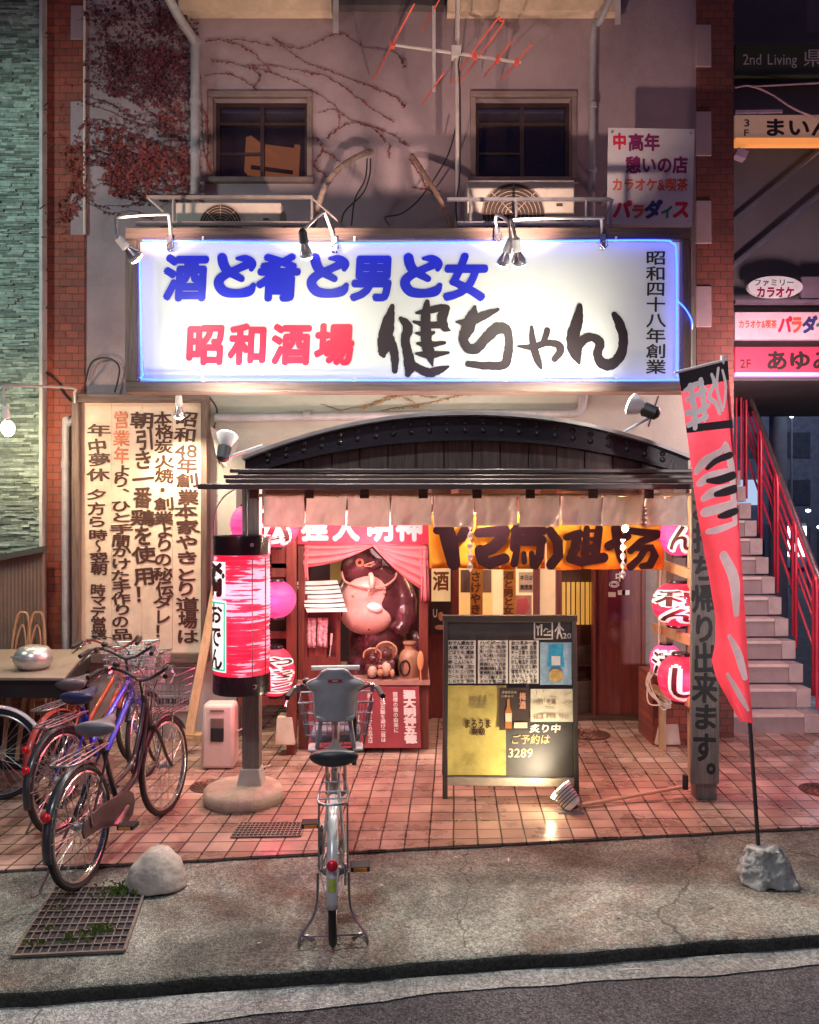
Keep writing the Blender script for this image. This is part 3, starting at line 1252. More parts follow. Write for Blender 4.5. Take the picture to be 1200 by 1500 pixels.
# posts
PY = 5.93
mb = MB()
mb.box(xx(357, PY), xx(382, PY), PY - .06, PY + .06, 0.11, 2.30)
mb.build("post", wood_post, porch, bev=.006)
mb = MB()
mb.hexa([(-1.24, PY - .085, .10), (-1.05, PY - .085, .10), (-1.05, PY + .09, .10), (-1.24, PY + .09, .10),
         (-1.215, PY - .07, .24), (-1.075, PY - .07, .24), (-1.075, PY + .07, .24), (-1.215, PY + .07, .24)])
mb.build("post_shoe", M("post_shoe", (.42, .40, .36), .7, dirt=.3), porch, bev=.01)
mb = MB()
mb.box(xx(1016, PY), xx(1046, PY), PY - .06, PY + .06, 0.016, 2.33)
mb.build("post", wood_post, porch, bev=.006)
mb = MB()
mb.tube([P(390, 725, 5.9), P(388, 745, 5.88), P(392, 760, 5.88)], .012, 6)
mb.build("tie_knot", rope_m, porch)
# board with brush words on the right post
tb = T("takeaway_board", "tall narrow weathered wooden board with vertical black brush characters on the porch post", "sign", (2.05, 5.84, .13))
mb = MB()
mb.box(xx(1012, 5.84), xx(1053, 5.84), 5.83, 5.865, zz(1148, 5.84), zz(712, 5.84))
mb.build("board", wood_mat("sign_plank", (.10, .085, .075), (.23, .2, .17), 'Z', rough=.7), tb, bev=.004)
write("lettering", "お持ち帰り出来ます。", flat(1013, 722, 1052, 1160, 5.83), ink, tb, bold=.035, vertical=True, jit=.05)

# ------------------------------------------------------------------ eave curtain and noren
cloth_w = sheer(M("off_white_canvas", (0.82, 0.78, 0.73), 0.9, var=0.12, scale=5, dirt=0.3, bump=.15), .5)


def cloth(px0, py0, px1, py1, d, name, mat, par, amp=.012, waves=2.0, seed=0, sag=0.0, nx=14, ny=8, loose=1.0):
    rr = random.Random(seed)
    ph, ph2 = rr.uniform(0, 6), rr.uniform(0, 6)
    lift = rr.uniform(-.006, .008)

    def fn(u, v):
        p = P(px0 + (px1 - px0) * u, py0 + (py1 - py0) * v, d)
        k = v ** 0.7 * loose
        p.y += amp * k * math.sin(waves * 2 * math.pi * u + ph) + amp * .5 * k * math.sin(waves * 4.4 * math.pi * u + ph2 + v * 2) - .02 * v * math.sin(math.pi * u)
        p.y += .006 * math.sin(u * 31 + ph) * max(0, 1 - v * 2.2) + .004 * math.sin(u * 19 + v * 13 + ph2)
        p.z += -sag * math.sin(math.pi * u) * (1 - v) + lift * v * math.sin(3 * u + ph)
        p.x += .004 * math.sin(v * 5 + ph)
        return p
    mb = MB()
    mb.grid(fn, nx, ny)
    return mb.build(name, mat, par, smooth=180, solid=.003, norm=False)


cur = T("eave_curtain", "off white slit canvas curtain hung under the eave in ten panels", "curtain", P(698, 772, 5.78))
px = [385, 447, 508, 572, 634, 696, 759, 821, 882, 944, 1009]
for i in range(10):
    cloth(px[i] + 1.2, 724, px[i + 1] - 1.2, 771 + RND.uniform(-2, 2), 5.78 + .004 * (i % 2), "curtain_panel", cloth_w, cur, amp=.016, waves=RND.uniform(.8, 1.7), seed=i, sag=.016, nx=22, ny=12)
mb = MB()
mb.tube([P(380, 726, 5.80), P(1012, 725, 5.80)], .012, 8)
mb.build("curtain_rod", wood_pale, cur)

nor = T("orange_noren", "orange slit noren curtain with large dark brown characters across the doorway", "curtain", P(800, 834, 6.5))
orange = sheer(M("orange_cotton", (0.72, 0.30, 0.015), 0.85, var=0.1, bump=.1), .4)
nx_ = [628, 698, 757, 800, 852, 912, 973]
for i in range(6):
    cloth(nx_[i] + .8, 752, nx_[i + 1] - .8, 834 + (i % 2) - 1, 6.5 + .003 * (i % 2), "noren_panel", orange, nor, amp=.005, waves=.9, seed=30 + i)
mb = MB()
mb.tube([P(622, 752, 6.5), P(978, 752, 6.5)], .011, 8)
mb.build("noren_rod", wood_pale, nor)
mb = MB()
strokes(mb, [[(45, 40, 62), (70, 140, 62), (88, 232, 50)], [(0, 60, 30), (45, 62, 34)], [(160, 40, 44), (125, 100, 38), (105, 112, 22)],
             [(215, 72, 36), (350, 62, 44)], [(345, 62, 50), (330, 110, 48), (290, 150, 46), (230, 175, 44)], [(225, 165, 46), (240, 215, 50), (270, 232, 44), (350, 205, 40)],
             [(415, 45, 36), (408, 100, 40), (400, 150, 34)], [(400, 60, 30), (548, 62, 34)], [(420, 110, 40), (540, 112, 42)], [(415, 150, 24), (400, 232, 30)], [(450, 180, 20), (452, 222, 22)], [(490, 180, 22), (500, 240, 30)],
             [(540, 120, 30), (530, 200, 34), (510, 245, 26)], [(585, 62, 34), (625, 120, 40), (628, 190, 40), (590, 238, 38)],
             [(670, 95, 26), (735, 78, 36)], [(725, 85, 38), (715, 150, 38), (692, 200, 34)], [(690, 205, 36), (745, 222, 36), (862, 200, 38)],
             [(775, 50, 24), (765, 180, 34)], [(838, 50, 30), (820, 175, 36)], [(780, 62, 14), (835, 62, 14)], [(772, 105, 16), (830, 105, 16)], [(768, 150, 26), (822, 150, 26)],
             [(925, 50, 36), (940, 130, 44), (960, 215, 34)], [(890, 140, 36), (985, 90, 30)], [(990, 60, 24), (1138, 80, 34)], [(1125, 90, 30), (1050, 120, 28), (1000, 165, 26)],
             [(1030, 150, 24), (1110, 150, 30), (1125, 190, 34), (1100, 240, 34), (1060, 245, 24)], [(1075, 160, 26), (1045, 205, 26), (1000, 248, 30)]],
        pxmap(6.45, 640, 760, 3.53), n=1, fat=1.38)
mb.build("lettering", M("noren_ink", (0.012, 0.004, 0.006), 0.9, spec=.05), nor, smooth=0, norm=False)
# bare bulb under the eave
bb = T("bare_bulb", "small bare glowing bulb on a white cord in front of the orange noren", "light bulb", P(916, 773, 5.95))
mb = MB()
mb.ball(P(916, 774, 5.95), .022, .022, .026)
mb.build("bulb", M("hot_bulb", (1, .9, .7), .3, emit=(1, .86, .6), es=60), bb)
mb = MB()
mb.tube(smooth_path([P(905, 726, 5.93), P(914, 750, 5.95), P(916, 768, 5.95)], 4), .006, 6)
mb.lathe([(.016, 0), (.016, .03), (.01, .036)], P(916, 770, 5.95), (0, 0, 1), 10)
mb.build("cord", rope_m, bb)
lamp('POINT', 'bare_bulb_light', P(916, 776, 5.9), 34, (1, .60, .36), .03)
# twisted paper streamers hanging at the curtain slits
for k, (a, y0, y1, d) in enumerate(((689, 770, 838, 6.0), (913, 790, 848, 6.02), (944, 742, 772, 5.74))):
    s_ = T("paper_streamer", ("white twisted paper streamer hanging in front of the orange noren's first character",
                              "white twisted paper streamer hanging below the bare bulb",
                              "short white twisted streamer hanging in the last curtain slit")[k], "streamer", P(a, y1, d), group="twisted paper streamers")
    mb = MB()

    def tw(u, v, a=a, y0=y0, y1=y1, d=d):
        an = v * 14
        return P(a, y0 + (y1 - y0) * v, d) + Vector((math.cos(an) * .02 * (u - .5) * 2, math.sin(an) * .02 * (u - .5) * 2, 0))
    mb.grid(tw, 2, 40)
    mb.build("paper", paper, s_, smooth=60, norm=False)

# ------------------------------------------------------------------ main sign
SY = 6.30
sg = T("main_signboard", "long white shop signboard with blue, red and black lettering inside blue neon", "signboard", P(600, 575, SY + .1))
fr = M("sign_frame_wood", (0.27, 0.19, 0.15), 0.7, var=.3, scale=9, dirt=.45, bump=.2)
fx0, fx1, fy0, fy1 = 186, 1010, 336, 575
ix0, ix1, iy0, iy1 = 205, 996, 354, 560
for nm, (a, b, c, e), m in (("frame_rail", (fx0, fx1, fy0, iy0), wood_frame_x), ("frame_rail", (fx0, fx1, iy1, fy1), wood_frame_x),
                            ("frame_stile", (fx0, ix0, iy0, iy1), wood_frame_z), ("frame_stile", (ix1, fx1, iy0, iy1), wood_frame_z)):
    mb = MB()
    mb.box(xx(a, SY), xx(b, SY), SY - .05, SY + .14, zz(e, SY), zz(c, SY))
    mb.build(nm, m, sg, bev=.008)
mb = MB()
mb.box(xx(ix0, SY), xx(ix1, SY), SY + .01, SY + .05, zz(iy1, SY), zz(iy0, SY))
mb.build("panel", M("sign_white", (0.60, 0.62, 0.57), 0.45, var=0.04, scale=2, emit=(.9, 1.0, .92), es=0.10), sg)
TY = SY + .008
blue = M("sign_blue", (0.008, 0.018, 0.52), 0.5, var=.08)
red = M("sign_red", (0.70, 0.018, 0.055), 0.5, var=.15, scale=3)
black = M("sign_black", (0.022, 0.013, 0.015), 0.55, var=.25, scale=4)
for ch, a in (("酒", 240), ("肴", 376), ("男", 514), ("女", 650)):
    write("blue_lettering", ch, flat(a, 370, a + 65, 440, TY), blue, sg, bold=.05, slant=.06)
for a in (313, 449, 586):
    mb = MB()
    strokes(mb, [[(435, 85, 66), (445, 130, 68), (475, 175, 62), (570, 232, 46)], [(540, 90, 24), (600, 92, 52), (645, 125, 58), (640, 165, 34)],
                 [(640, 120, 58), (540, 165, 52), (440, 215, 60), (410, 265, 66), (450, 322, 66), (545, 335, 58), (625, 318, 64), (655, 278, 36)]],
            pxmap(TY, 230 + a - 308, 360, 4.8), n=6, fat=1.08)
    mb.build("blue_lettering", blue, sg, smooth=0, norm=False)
for k, ch in enumerate("昭和酒場"):
    a = 272 + k * 63
    write("red_lettering", ch, flat(a, 472, a + 58, 534, TY), red, sg, bold=.047, slant=.05)
mb = MB()
strokes(mb, [[(78, 42, 16), (62, 110, 40), (46, 190, 50), (36, 255, 34), (38, 272, 16)], [(66, 190, 30), (88, 260, 30), (90, 342, 20)],
             [(118, 100, 16), (150, 138, 36), (138, 200, 30), (150, 260, 34), (160, 320, 40), (150, 358, 20)],
             [(150, 300, 30), (200, 330, 28), (250, 350, 32), (300, 336, 26), (338, 322, 8)],
             [(240, 22, 16), (235, 60, 28), (232, 130, 34), (236, 200, 38), (250, 260, 36), (264, 318, 6)],
             [(190, 74, 10), (240, 65, 24), (300, 50, 24), (330, 52, 24)], [(326, 54, 28), (308, 100, 36), (320, 140, 30), (345, 155, 6)],
             [(178, 115, 10), (230, 128, 22), (300, 130, 24)], [(190, 168, 10), (240, 172, 22), (270, 165, 12)], [(195, 215, 10), (240, 222, 22), (320, 212, 12)], [(190, 262, 10), (250, 268, 26), (338, 258, 10)],
             [(375, 116, 8), (430, 114, 30), (500, 86, 30), (567, 58, 12)], [(460, 46, 12), (448, 90, 40), (425, 150, 46), (408, 195, 34), (430, 236, 34), (470, 236, 36), (510, 192, 36), (560, 148, 42), (604, 150, 34), (618, 200, 28), (612, 270, 32), (594, 314, 32), (510, 318, 28), (430, 310, 22)],
             [(660, 228, 8), (730, 232, 24), (790, 213, 22), (845, 222, 26), (856, 252, 26), (830, 288, 22)], [(722, 140, 12), (730, 220, 26), (750, 290, 26), (768, 332, 8)], [(795, 155, 22), (778, 205, 20)],
             [(945, 42, 18), (935, 110, 38), (915, 180, 44), (924, 250, 46), (942, 308, 10)], [(926, 262, 24), (955, 205, 34), (1000, 187, 28), (1038, 214, 34), (1028, 260, 30), (1044, 304, 38), (1090, 312, 38), (1135, 265, 34), (1146, 190, 32), (1126, 120, 32), (1104, 82, 20)]],
        pxmap(TY, 550, 435, 3.158), n=6, rough=.09, fat=1.36)
mb.build("black_lettering", black, sg, smooth=0, norm=False)
write("small_lettering", "昭和四十八年創業", flat(946, 366, 976, 548, TY), black, sg, bold=.016, vertical=True, jit=.02)
# neon tube round the panel
mb = MB()
c = []
for x, y in ((209, 352), (500, 356), (800, 353), (960, 352), (985, 356), (991, 372), (992, 470), (992, 548), (988, 556), (700, 557), (400, 556), (222, 556), (210, 548), (207, 520), (206, 440), (205, 375)):
    c.append(P(x, y, SY - .055))
mb.tube(smooth_path(c, 4), .0075, 8)
mb.tube(smooth_path([P(992, 440, SY - .07), P(1004, 452, SY - .09), P(1013, 468, SY - .06), P(1014, 482, SY + .02)], 4), .006, 6)
nt_ = mb.build("neon_tube", M("blue_neon", (.1, .2, 1), .3, emit=(0.015, 0.06, 1.0), es=7), sg)
mb = MB()
for x in (300, 520, 740, 900):
    for y in (353, 557):
        mb.box(xx(x, SY) - .008, xx(x, SY) + .008, SY - .06, SY - .04, zz(y, SY) - .018, zz(y, SY) + .018)
mb.build("tube_clip", white_metal, sg)


# ------------------------------------------------------------------ sign lamps
def reflector_lamp(label, arm, tip, aim, power, lit=True, col=(1, .92, .78), shell=None, group="reflector lamps on bent arms", clamp=True, angle=120, r=.045, glow=18, spill=0.0, globe=False):
    """arm: points of the bent tube; the holder hangs at tip and aims along aim"""
    tip, aim = Vector(tip), Vector(aim).normalized()
    t = T("spot_lamp", label, "lamp", arm[0], group=group)
    mb = MB()
    mb.tube(smooth_path(list(arm) + [tip], 5), .011, 8)
    mb.build("arm", M("lamp_arm_paint", (.42, .41, .39), .45, var=.1, dirt=.4), t)
    if clamp:
        mb = MB()
        a = Vector(arm[0])
        mb.box(a.x - .022, a.x + .022, a.y - .03, a.y + .03, a.z - .09, a.z + .02)
        mb.tube([a + Vector((.03, -.03, -.02)), a + Vector((.035, -.04, -.07)), a + Vector((.01, -.04, -.1)), a + Vector((-.02, -.035, -.06))], .006, 6, closed=True)
        mb.build("clamp", chrome, t, bev=.003)
    mb = MB()
    mb.lathe([(.012, -.015), (.027, 0), (.03, .05), (.033, .075), (.03, .085)], tip, aim, 16)
    mb.ball(tip, .02)
    mb.build("holder", shell or white_metal, t)
    mb = MB()
    mb.lathe([(.02, .08), (.026, .095), (r * .9, .14), (r, .165), (r * .96, .178)], tip, aim, 18, caps=False)
    bu = mb.build("bulb", M("silvered_bulb", (.8, .8, .8), .22, metal=.8), t)
    mb = MB()
    mb.lathe([(r * .96, .178), (r * .75, .19), (r * .3, .198), (.001, .2)], tip, aim, 18, caps=False)
    if globe:
        mb = MB()
        mb.lathe([(r * .5, .10), (r * .95, .135), (r * 1.02, .165), (r * .85, .20), (r * .45, .225), (.001, .23)], tip, aim, 20, caps=False)
    mb.build("face", M("glowing_face%s_%d" % ("" if lit else "_off", glow), (.9, .88, .8), .3, emit=col if lit else None, es=glow), t)
    if lit:
        lamp('SPOT', 'lamp_beam', tip + aim * .215, power, col, .03, tip + aim * 2, angle, .9)
        if spill:
            lamp('POINT', 'lamp_spill', tip + aim * .23, spill, col, .035)
    return t


LC = (1.0, .96, .88)
reflector_lamp("white bent lamp arm with bulb at the sign's upper corner by the brick", [P(250, 350, 6.25), P(247, 318, 6.2), P(240, 314, 6.1), P(176, 318, 5.75), P(170, 326, 5.7)], P(172, 348, 5.62), (.55, .5, -.62), 20, spill=2, r=.055, angle=88)
reflector_lamp("dark lamp with black holder over the second blue character", [P(490, 352, 6.25), P(478, 318, 6.15), P(472, 312, 6.1)], P(443, 338, 5.62), (.1, .45, -.8), 6, shell=black_plastic, spill=3)
reflector_lamp("short lamp of the pair hanging from the sign's shared bracket", [P(728, 338, 6.25), P(726, 318, 6.2), P(732, 316, 6.1), P(745, 326, 5.9)], P(748, 352, 5.68), (-.25, .35, -.75), 10, spill=0)
reflector_lamp("long lamp of the pair hanging from the sign's shared bracket", [P(882, 348, 6.25), P(881, 322, 6.2), P(874, 319, 6.1), P(760, 321, 5.8), P(752, 328, 5.75)], P(756, 350, 5.64), (.18, .5, -.8), 20, spill=2, r=.055, angle=88)
for k, px_ in enumerate((205, 450, 745, 770)):
    lamp('SPOT', 'sign_lamp_downlight', P(px_, 378, 5.62), 120, LC, .06, P(px_, 1500, 3.4), 150, .9)
for px_, pw_ in ((205, 42), (452, 90), (768, 112)):
    lamp('SPOT', 'sign_lamp_uplight', P(px_, 361, 5.75), pw_, (1, .66, .54), .025, P(px_ + (600 - px_) * .2, 40, 7.5), 96, .7)
# unseen fill lights added behind the curtain to brighten the porch
for px_ in (470, 720):
    lamp('POINT', 'porch_fill', P(px_, 745, 6.22), 36, (1, .80, .68), .05)
# ------------------------------------------------------------------ tall menu board on the left wall
BY = 7.40
sb = T("story_board", "tall wood framed cream board with five columns of dark brush writing on the wall", "sign", P(206, 968, BY))
for nm, (a, b, c, e), m in (("frame_rail", (108, 305, 578, 590), wood_frame_x), ("frame_rail", (108, 305, 956, 970), wood_frame_x),
                            ("frame_stile", (108, 119, 590, 956), wood_frame_z), ("frame_stile", (296, 305, 590, 956), wood_frame_z)):
    mb = MB()
    mb.box(xx(a, BY), xx(b, BY), BY - .05, BY + .09, zz(e, BY), zz(c, BY))
    mb.build(nm, m, sb, bev=.006)
mb = MB()
for a, b in ((119, 163), (163.5, 207), (207.5, 252), (252.5, 296)):
    mb.box(xx(a, BY), xx(b, BY), BY + .01, BY + .05, zz(956, BY), zz(590, BY))
mb.build("panel", M("board_cream", (0.68, 0.55, 0.42), 0.7, var=.10, dirt=.32, bump=.1), sb)
brown_ink = M("brown_brush_ink", (0.06, 0.022, 0.012), 0.6, var=.3)
TB = BY + .008
for s, a, y0, b, y1 in (("昭和48年創業本家やきとり道場は", 257, 602, 291, 942), ("本格炭火焼・創業よりの秘伝ダレ！", 225, 602, 255, 934),
                        ("朝引き一番鶏を使用！", 194, 602, 227, 884), ("より、ひと手間かけた手作りの品", 162, 680, 194, 936),
                        ("年中夢休", 128, 620, 160, 706), ("夕方ら", 128, 716, 158, 772), ("時〜翌朝", 130, 774, 158, 842), ("時マデ営業", 130, 856, 157, 936)):
    write("lettering", s, flat(a, y0, b, y1, TB), brown_ink, sb, bold=.026, vertical=True, jit=.10)
write("faded_lettering", "営業年", flat(166, 602, 190, 680, TB), M("faded_vermilion", (.55, .18, .09), .7, var=.4, scale=20), sb, bold=.02, vertical=True, jit=.05)
# lamp hanging over it and the lit bulb on the long arm
reflector_lamp("white bell lamp hanging over the top of the cream board", [P(258, 573, 7.1), P(260, 570, 7.0), P(262, 573, 6.95)], P(262, 580, 6.94), (-.06, .25, -.95), 95, col=(1, .84, .56), clamp=False, angle=125)
reflector_lamp("lit bulb on a long white arm in front of the grey-green tiles", [P(110, 590, 7.35), P(109, 576, 7.3), P(104, 568, 7.2), P(14, 565, 6.75), P(6, 570, 6.72), P(6, 590, 6.7)], P(8, 598, 6.7), (.06, .12, -1), 60,
               col=(1, .70, .42), clamp=False, angle=165, r=.056, glow=4, spill=52, globe=True)
# flood lamps at the two ends of the arch
for k, (lab, base, tip, aim) in enumerate((("flood lamp with pale disc facing up beside the cream board", P(385, 652, 5.9), P(326, 672, 5.85), (.12, .35, 1)),
                                           ("flood lamp on a rod aimed over the arch beside the red banner", P(915, 632, 5.8), P(962, 606, 5.55), (-.85, .42, .42)))):
    t = T("flood_lamp", lab, "lamp", base, group="flood lamps over the arch")
    a = Vector(aim).normalized()
    mb = MB()
    mb.tube([base, tip], .011, 8)
    mb.build("arm", grey_metal, t)
    mb = MB()
    mb.lathe([(.02, -.02), (.045, 0), (.05, .09), (.04, .10)], tip, a, 16)
    mb.build("holder", black_plastic, t)
    mb = MB()
    mb.lathe([(.035, .10), (.05, .12), (.075, .17), (.08, .185)], tip, a, 20, caps=False)
    mb.build("bulb", M("milky_bulb", (.8, .8, .78), .35), t)
    mb = MB()
    mb.lathe([(.08, .185), (.06, .20), (.001, .21)], tip, a, 20, caps=False)
    mb.build("face", M("flood_face", (.9, .9, .86), .3, emit=(1, .96, .86), es=7), t)
    lamp('SPOT', 'flood_beam', tip + a * .23, (85, 110)[k], (1, .94, .8), .05, tip + a * 2, 150, 1)
# small shield behind the flood lamp
mb = MB()
mb.hexa([P(308, 625, 7.2), P(318, 672, 7.2), P(335, 686, 7.1), P(350, 648, 7.2), P(308, 625, 7.19), P(318, 672, 7.19), P(335, 686, 7.09), P(350, 648, 7.19)])
mb.tube([P(312, 640, 7.2), P(314, 640, 7.48)], .01, 6)
tag(mb.build("lamp_shield", M("shield_grey", (.4, .38, .36), .6, dirt=.4), None, smooth=30), "grey sheet metal shield on the wall behind the flood lamp", "shield")

# ------------------------------------------------------------------ karaoke cafe sign on the upper wall
KY = 6.95
ks = T("cafe_sign", "square white sign with red and purple lettering on the upper wall by the brick strip", "sign", P(955, 330, KY))
mb = MB()
mb.hexa([P(889, 328, KY), P(1014, 331, KY), P(1014, 331, KY + .03), P(889, 328, KY + .03), P(891, 187, KY), P(1018, 189, KY), P(1018, 189, KY + .03), P(891, 187, KY + .03)])
mb.build("panel", M("sign_board_white", (.62, .62, .64), .5, var=.05, dirt=.15), ks)
mb = MB()
for a, c in ((897, 193), (1012, 195), (895, 322), (1008, 325)):
    mb.lathe([(.012, 0), (.008, .008), (.001, .009)], P(a, c, KY), (0, -1, 0), 8, caps=False)
for a in (905, 1000):
    mb.box(xx(a, KY) - .02, xx(a, KY) + .02, KY + .031, WY + .02, zz(262, KY) - .02, zz(262, KY) + .02)
mb.build("fixing", grey_metal, ks)
crim, purp = M("crimson_paint", (.55, .02, .06), .5), M("plum_paint", (.20, .02, .11), .5)
orng, navy, grn = M("vermilion_paint", (.65, .11, .05), .5), M("navy_paint", (.03, .04, .18), .5), M("green_paint", (.03, .22, .13), .5)
write("lettering", "中", flat(897, 194, 918, 219, KY), crim, ks, bold=.045)
write("lettering", "高年", flat(920, 195, 967, 221, KY), purp, ks, bold=.04)
write("lettering", "憩いの店", flat(916, 228, 1008, 254, KY), purp, ks, bold=.04)
write("lettering", "カラオケ&喫茶", flat(896, 260, 1008, 280, KY), orng, ks, bold=.03)
for c, a, b, y0, m in (("パ", 898, 925, 292, crim), ("ラ", 924, 945, 298, orng), ("ダ", 944, 970, 292, navy), ("イ", 968, 986, 300, grn), ("ス", 985, 1011, 292, crim)):
    write("lettering", c, flat(a, y0, b, 320, KY), m, ks, bold=.06, slant=.1)

# ------------------------------------------------------------------ air conditioners on the ledge
ac_m = M("ac_casing", (.48, .44, .38), .5, var=.06, dirt=.35)
ac_dark = M("ac_dark", (.05, .035, .03), .6)


def ac_unit(label, a, b, y0, z_bot, z_top, face=6.66):
    t = T("air_conditioner", label, "air conditioner", ((a + b) / 2, face + .15, z_bot), group="outdoor units on the ledge")
    mb = MB()
    mb.box(a, b, face, face + .30, z_bot, z_top)
    mb.build("casing", ac_m, t, bev=.012)
    h = z_top - z_bot
    c = Vector((a + (b - a) * .43, face, z_bot + h * .5))
    r = min(h * .44, (b - a) * .36)
    mb = MB()
    mb.lathe([(r, 0), (r, .004)], c, (0, -1, 0), 40)
    mb.build("fan_opening", ac_dark, t)
    mb = MB()
    for k in range(1, 9):
        q = r * k / 8
        mb.tube([c + Vector((math.cos(t_ / 36 * 2 * math.pi) * q, -.014, math.sin(t_ / 36 * 2 * math.pi) * q)) for t_ in range(36)], .003, 4, closed=True)
    for k in range(8):
        an = k * math.pi / 4
        mb.tube([c + Vector((0, -.016, 0)), c + Vector((math.cos(an) * r, -.016, math.sin(an) * r))], .004, 4)
    mb.build("fan_grille", M("grille_tan", (.35, .28, .22), .5, dirt=.3), t)
    mb = MB()
    mb.box(b - (b - a) * .17, b - .04, face - .006, face - .001, z_bot + h * .35, z_bot + h * .42)
    mb.box(b - (b - a) * .17, b - .1, face - .006, face - .001, z_bot + h * .62, z_bot + h * .66)
    mb.build("label_plate", ac_dark, t)
    mb = MB()
    mb.box(a + .05, a + .13, face + .02, face + .28, 4.16, z_bot)
    mb.box(b - .13, b - .05, face + .02, face + .28, 4.16, z_bot)
    mb.build("foot", black_plastic, t)
    return t


ac_unit("long cream air conditioner showing its top over the sign behind the rail", xx(257, 6.66), xx(412, 6.66), 0, 4.16 + .05, zz(296, 6.66))
ac_unit("larger cream air conditioner with round fan grille beneath the dark window", xx(684, 6.66), xx(842, 6.66), 0, 4.16 + .05, zz(263, 6.66))
rail = M("pale_rail_steel", (.30, .27, .25), .45, metal=.5, dirt=.3)
for k, (lab, xs_, d) in enumerate((("pale steel rail in front of the long air conditioner", (215, 255, 458), 6.42), ("dark steel rail in front of the air conditioner with the round grille", (655, 690, 757, 860, 895), 6.42))):
    t = T("ledge_rail", lab, "railing", P(xs_[1], 325, d), group="rails on the sign ledge")
    mb = MB()
    ytop = 289 if k == 0 else 292
    mb.box(xx(xs_[0], d), xx(xs_[-1], d), d - .012, d + .012, zz(ytop, d) - .012, zz(ytop, d) + .012)
    mb.box(xx(xs_[0] - (15 if k == 0 else -15), d), xx(xs_[-1] + (2 if k == 0 else -10), d), d - .014, d + .014, zz(328, d) - .016, zz(328, d) + .016)
    mb.build("bars", rail if k == 0 else grey_metal, t)
    for q in xs_[1:]:
        mb = MB()
        mb.tube([P(q - 1, 345, d), P(q - 1, ytop, d)], .011, 6)
        mb.build("upright", rail if k == 0 else grey_metal, t)
    mb = MB()
    if k == 0:
        mb.tube([P(456, 289, d), P(505, 332, d)], .009, 6)
        mb.tube([P(216, 289, d), P(240, 310, d)], .011, 6)
    else:
        mb.tube([P(898, 292, d), P(888, 312, d)], .01, 6)
    mb.build("brace", rail if k == 0 else grey_metal, t)
# cable conduits curving out of the wall
for k, (lab, pts, r, m) in enumerate((("pale tape wrapped conduit bending down out of the upper wall", [(545, 222, 7.52), (536, 224, 7.40), (522, 230, 7.2), (500, 244, 7.0), (482, 264, 6.9), (470, 290, 6.85), (458, 335, 6.8)], .024, None),
                                      ("rusty straight conduit slanting from the wall to the ledge", [(603, 228, 7.52), (607, 232, 7.4), (620, 252, 7.2), (640, 284, 7.0), (656, 318, 6.9), (662, 335, 6.85)], .021, None))):
    mb = MB()
    mb.tube(smooth_path([P(*q) for q in pts], 6), r, 10)
    for i in range(14):
        q = smooth_path([P(*q) for q in pts], 6)
        j = 4 + i * 2
        if j < len(q) - 1:
            mb.lathe([(r + .001, -.012), (r + .003, 0), (r + .001, .012)], q[j], q[j + 1] - q[j], 10)
    tag(mb.build("cable_conduit", M("conduit_tape_%d" % k, ((.36, .28, .23), (.30, .19, .14))[k], .7, var=.3, scale=20, dirt=.5, bump=.3), None), lab, "conduit", "conduits over the sign")
mb = MB()
for pts in ([(543, 232), (541, 260), (530, 285), (505, 310), (500, 330)], [(538, 232), (535, 262), (520, 292), (515, 330)], [(668, 185), (655, 230), (620, 285), (590, 312), (565, 318), (570, 330)]):
    mb.tube(smooth_path([P(x, y, 7.30) for x, y in pts], 6), .007, 5)
tag(mb.build("loose_cable", cab, None), "thin black cables hanging in loops between the two conduits", "cable")

# ------------------------------------------------------------------ antenna
an = T("tv_antenna", "red and white television antenna on a thin steel mast over the sign", "antenna", P(670, 340, 7.03))
ant_w = M("antenna_alloy", (.68, .64, .58), .35, metal=.4, dirt=.2)
ant_r = M("antenna_red", (.60, .10, .07), .4, var=.15)
mb = MB()
mb.tube([P(671, 345, 7.03) + Vector((0, 0, -.1)), P(670, 0, 7.03), P(669, -60, 7.03)], .021, 10)
mb.build("mast", ant_w, an)
mb = MB()
A, Bq = Vector((-.167, 6.88, 6.01)), Vector((.97, 7.16, 6.01))
mb.tube([A, Bq], .013, 8)
mb.box(.36, .44, 6.98, 7.06, 5.97, 6.06)
mb.build("boom", ant_w, an)
ed = Vector((.36, -1.1, 0)).normalized()
for f, ln, folded in ((0.02, .58, False), (.32, .50, False), (.64, .50, True), (.82, .30, False), (.97, .30, False)):
    c = A.lerp(Bq, f)
    mb = MB()
    if f == .32:
        for dzz in (.33, -.33):
            cc = c + Vector((0, 0, dzz))
            mb = MB()
            mb.tube([cc - ed * ln * .55, cc + ed * ln * .55], .007, 6)
            mb.build("element", ant_r, an)
        continue
    elif folded:
        u = ed * ln
        sft = (Bq - A).normalized() * .035
        mb.tube(smooth_path([c + sft - u * .1, c + sft + u, c + u * 1.06, c - sft + u, c - sft - u, c - u * 1.06, c + sft - u, c + sft - u * .1], 3), .007, 6)
    else:
        mb.tube([c - ed * ln, c + ed * ln], .007, 6)
    mb.box(c.x - .02, c.x + .02, c.y - .02, c.y + .02, c.z - .025, c.z + .025)
    mb.build("element", ant_r, an)
c = A.lerp(Bq, .32)
mb = MB()
mb.bar(c + Vector((.01, -.02, -.36)), c + Vector((.01, -.02, .36)), .028, .02, (0, 1, 0))
mb.build("reflector_bar", ant_w, an)
mb = MB()
mb.tube(smooth_path([P(676, 75, 7.0), P(672, 95, 6.98), P(674, 130, 7.0), P(674, 250, 7.0), P(668, 300, 7.0), P(672, 345, 7.0)], 5), .007, 6)
mb.build("lead", cab, an)

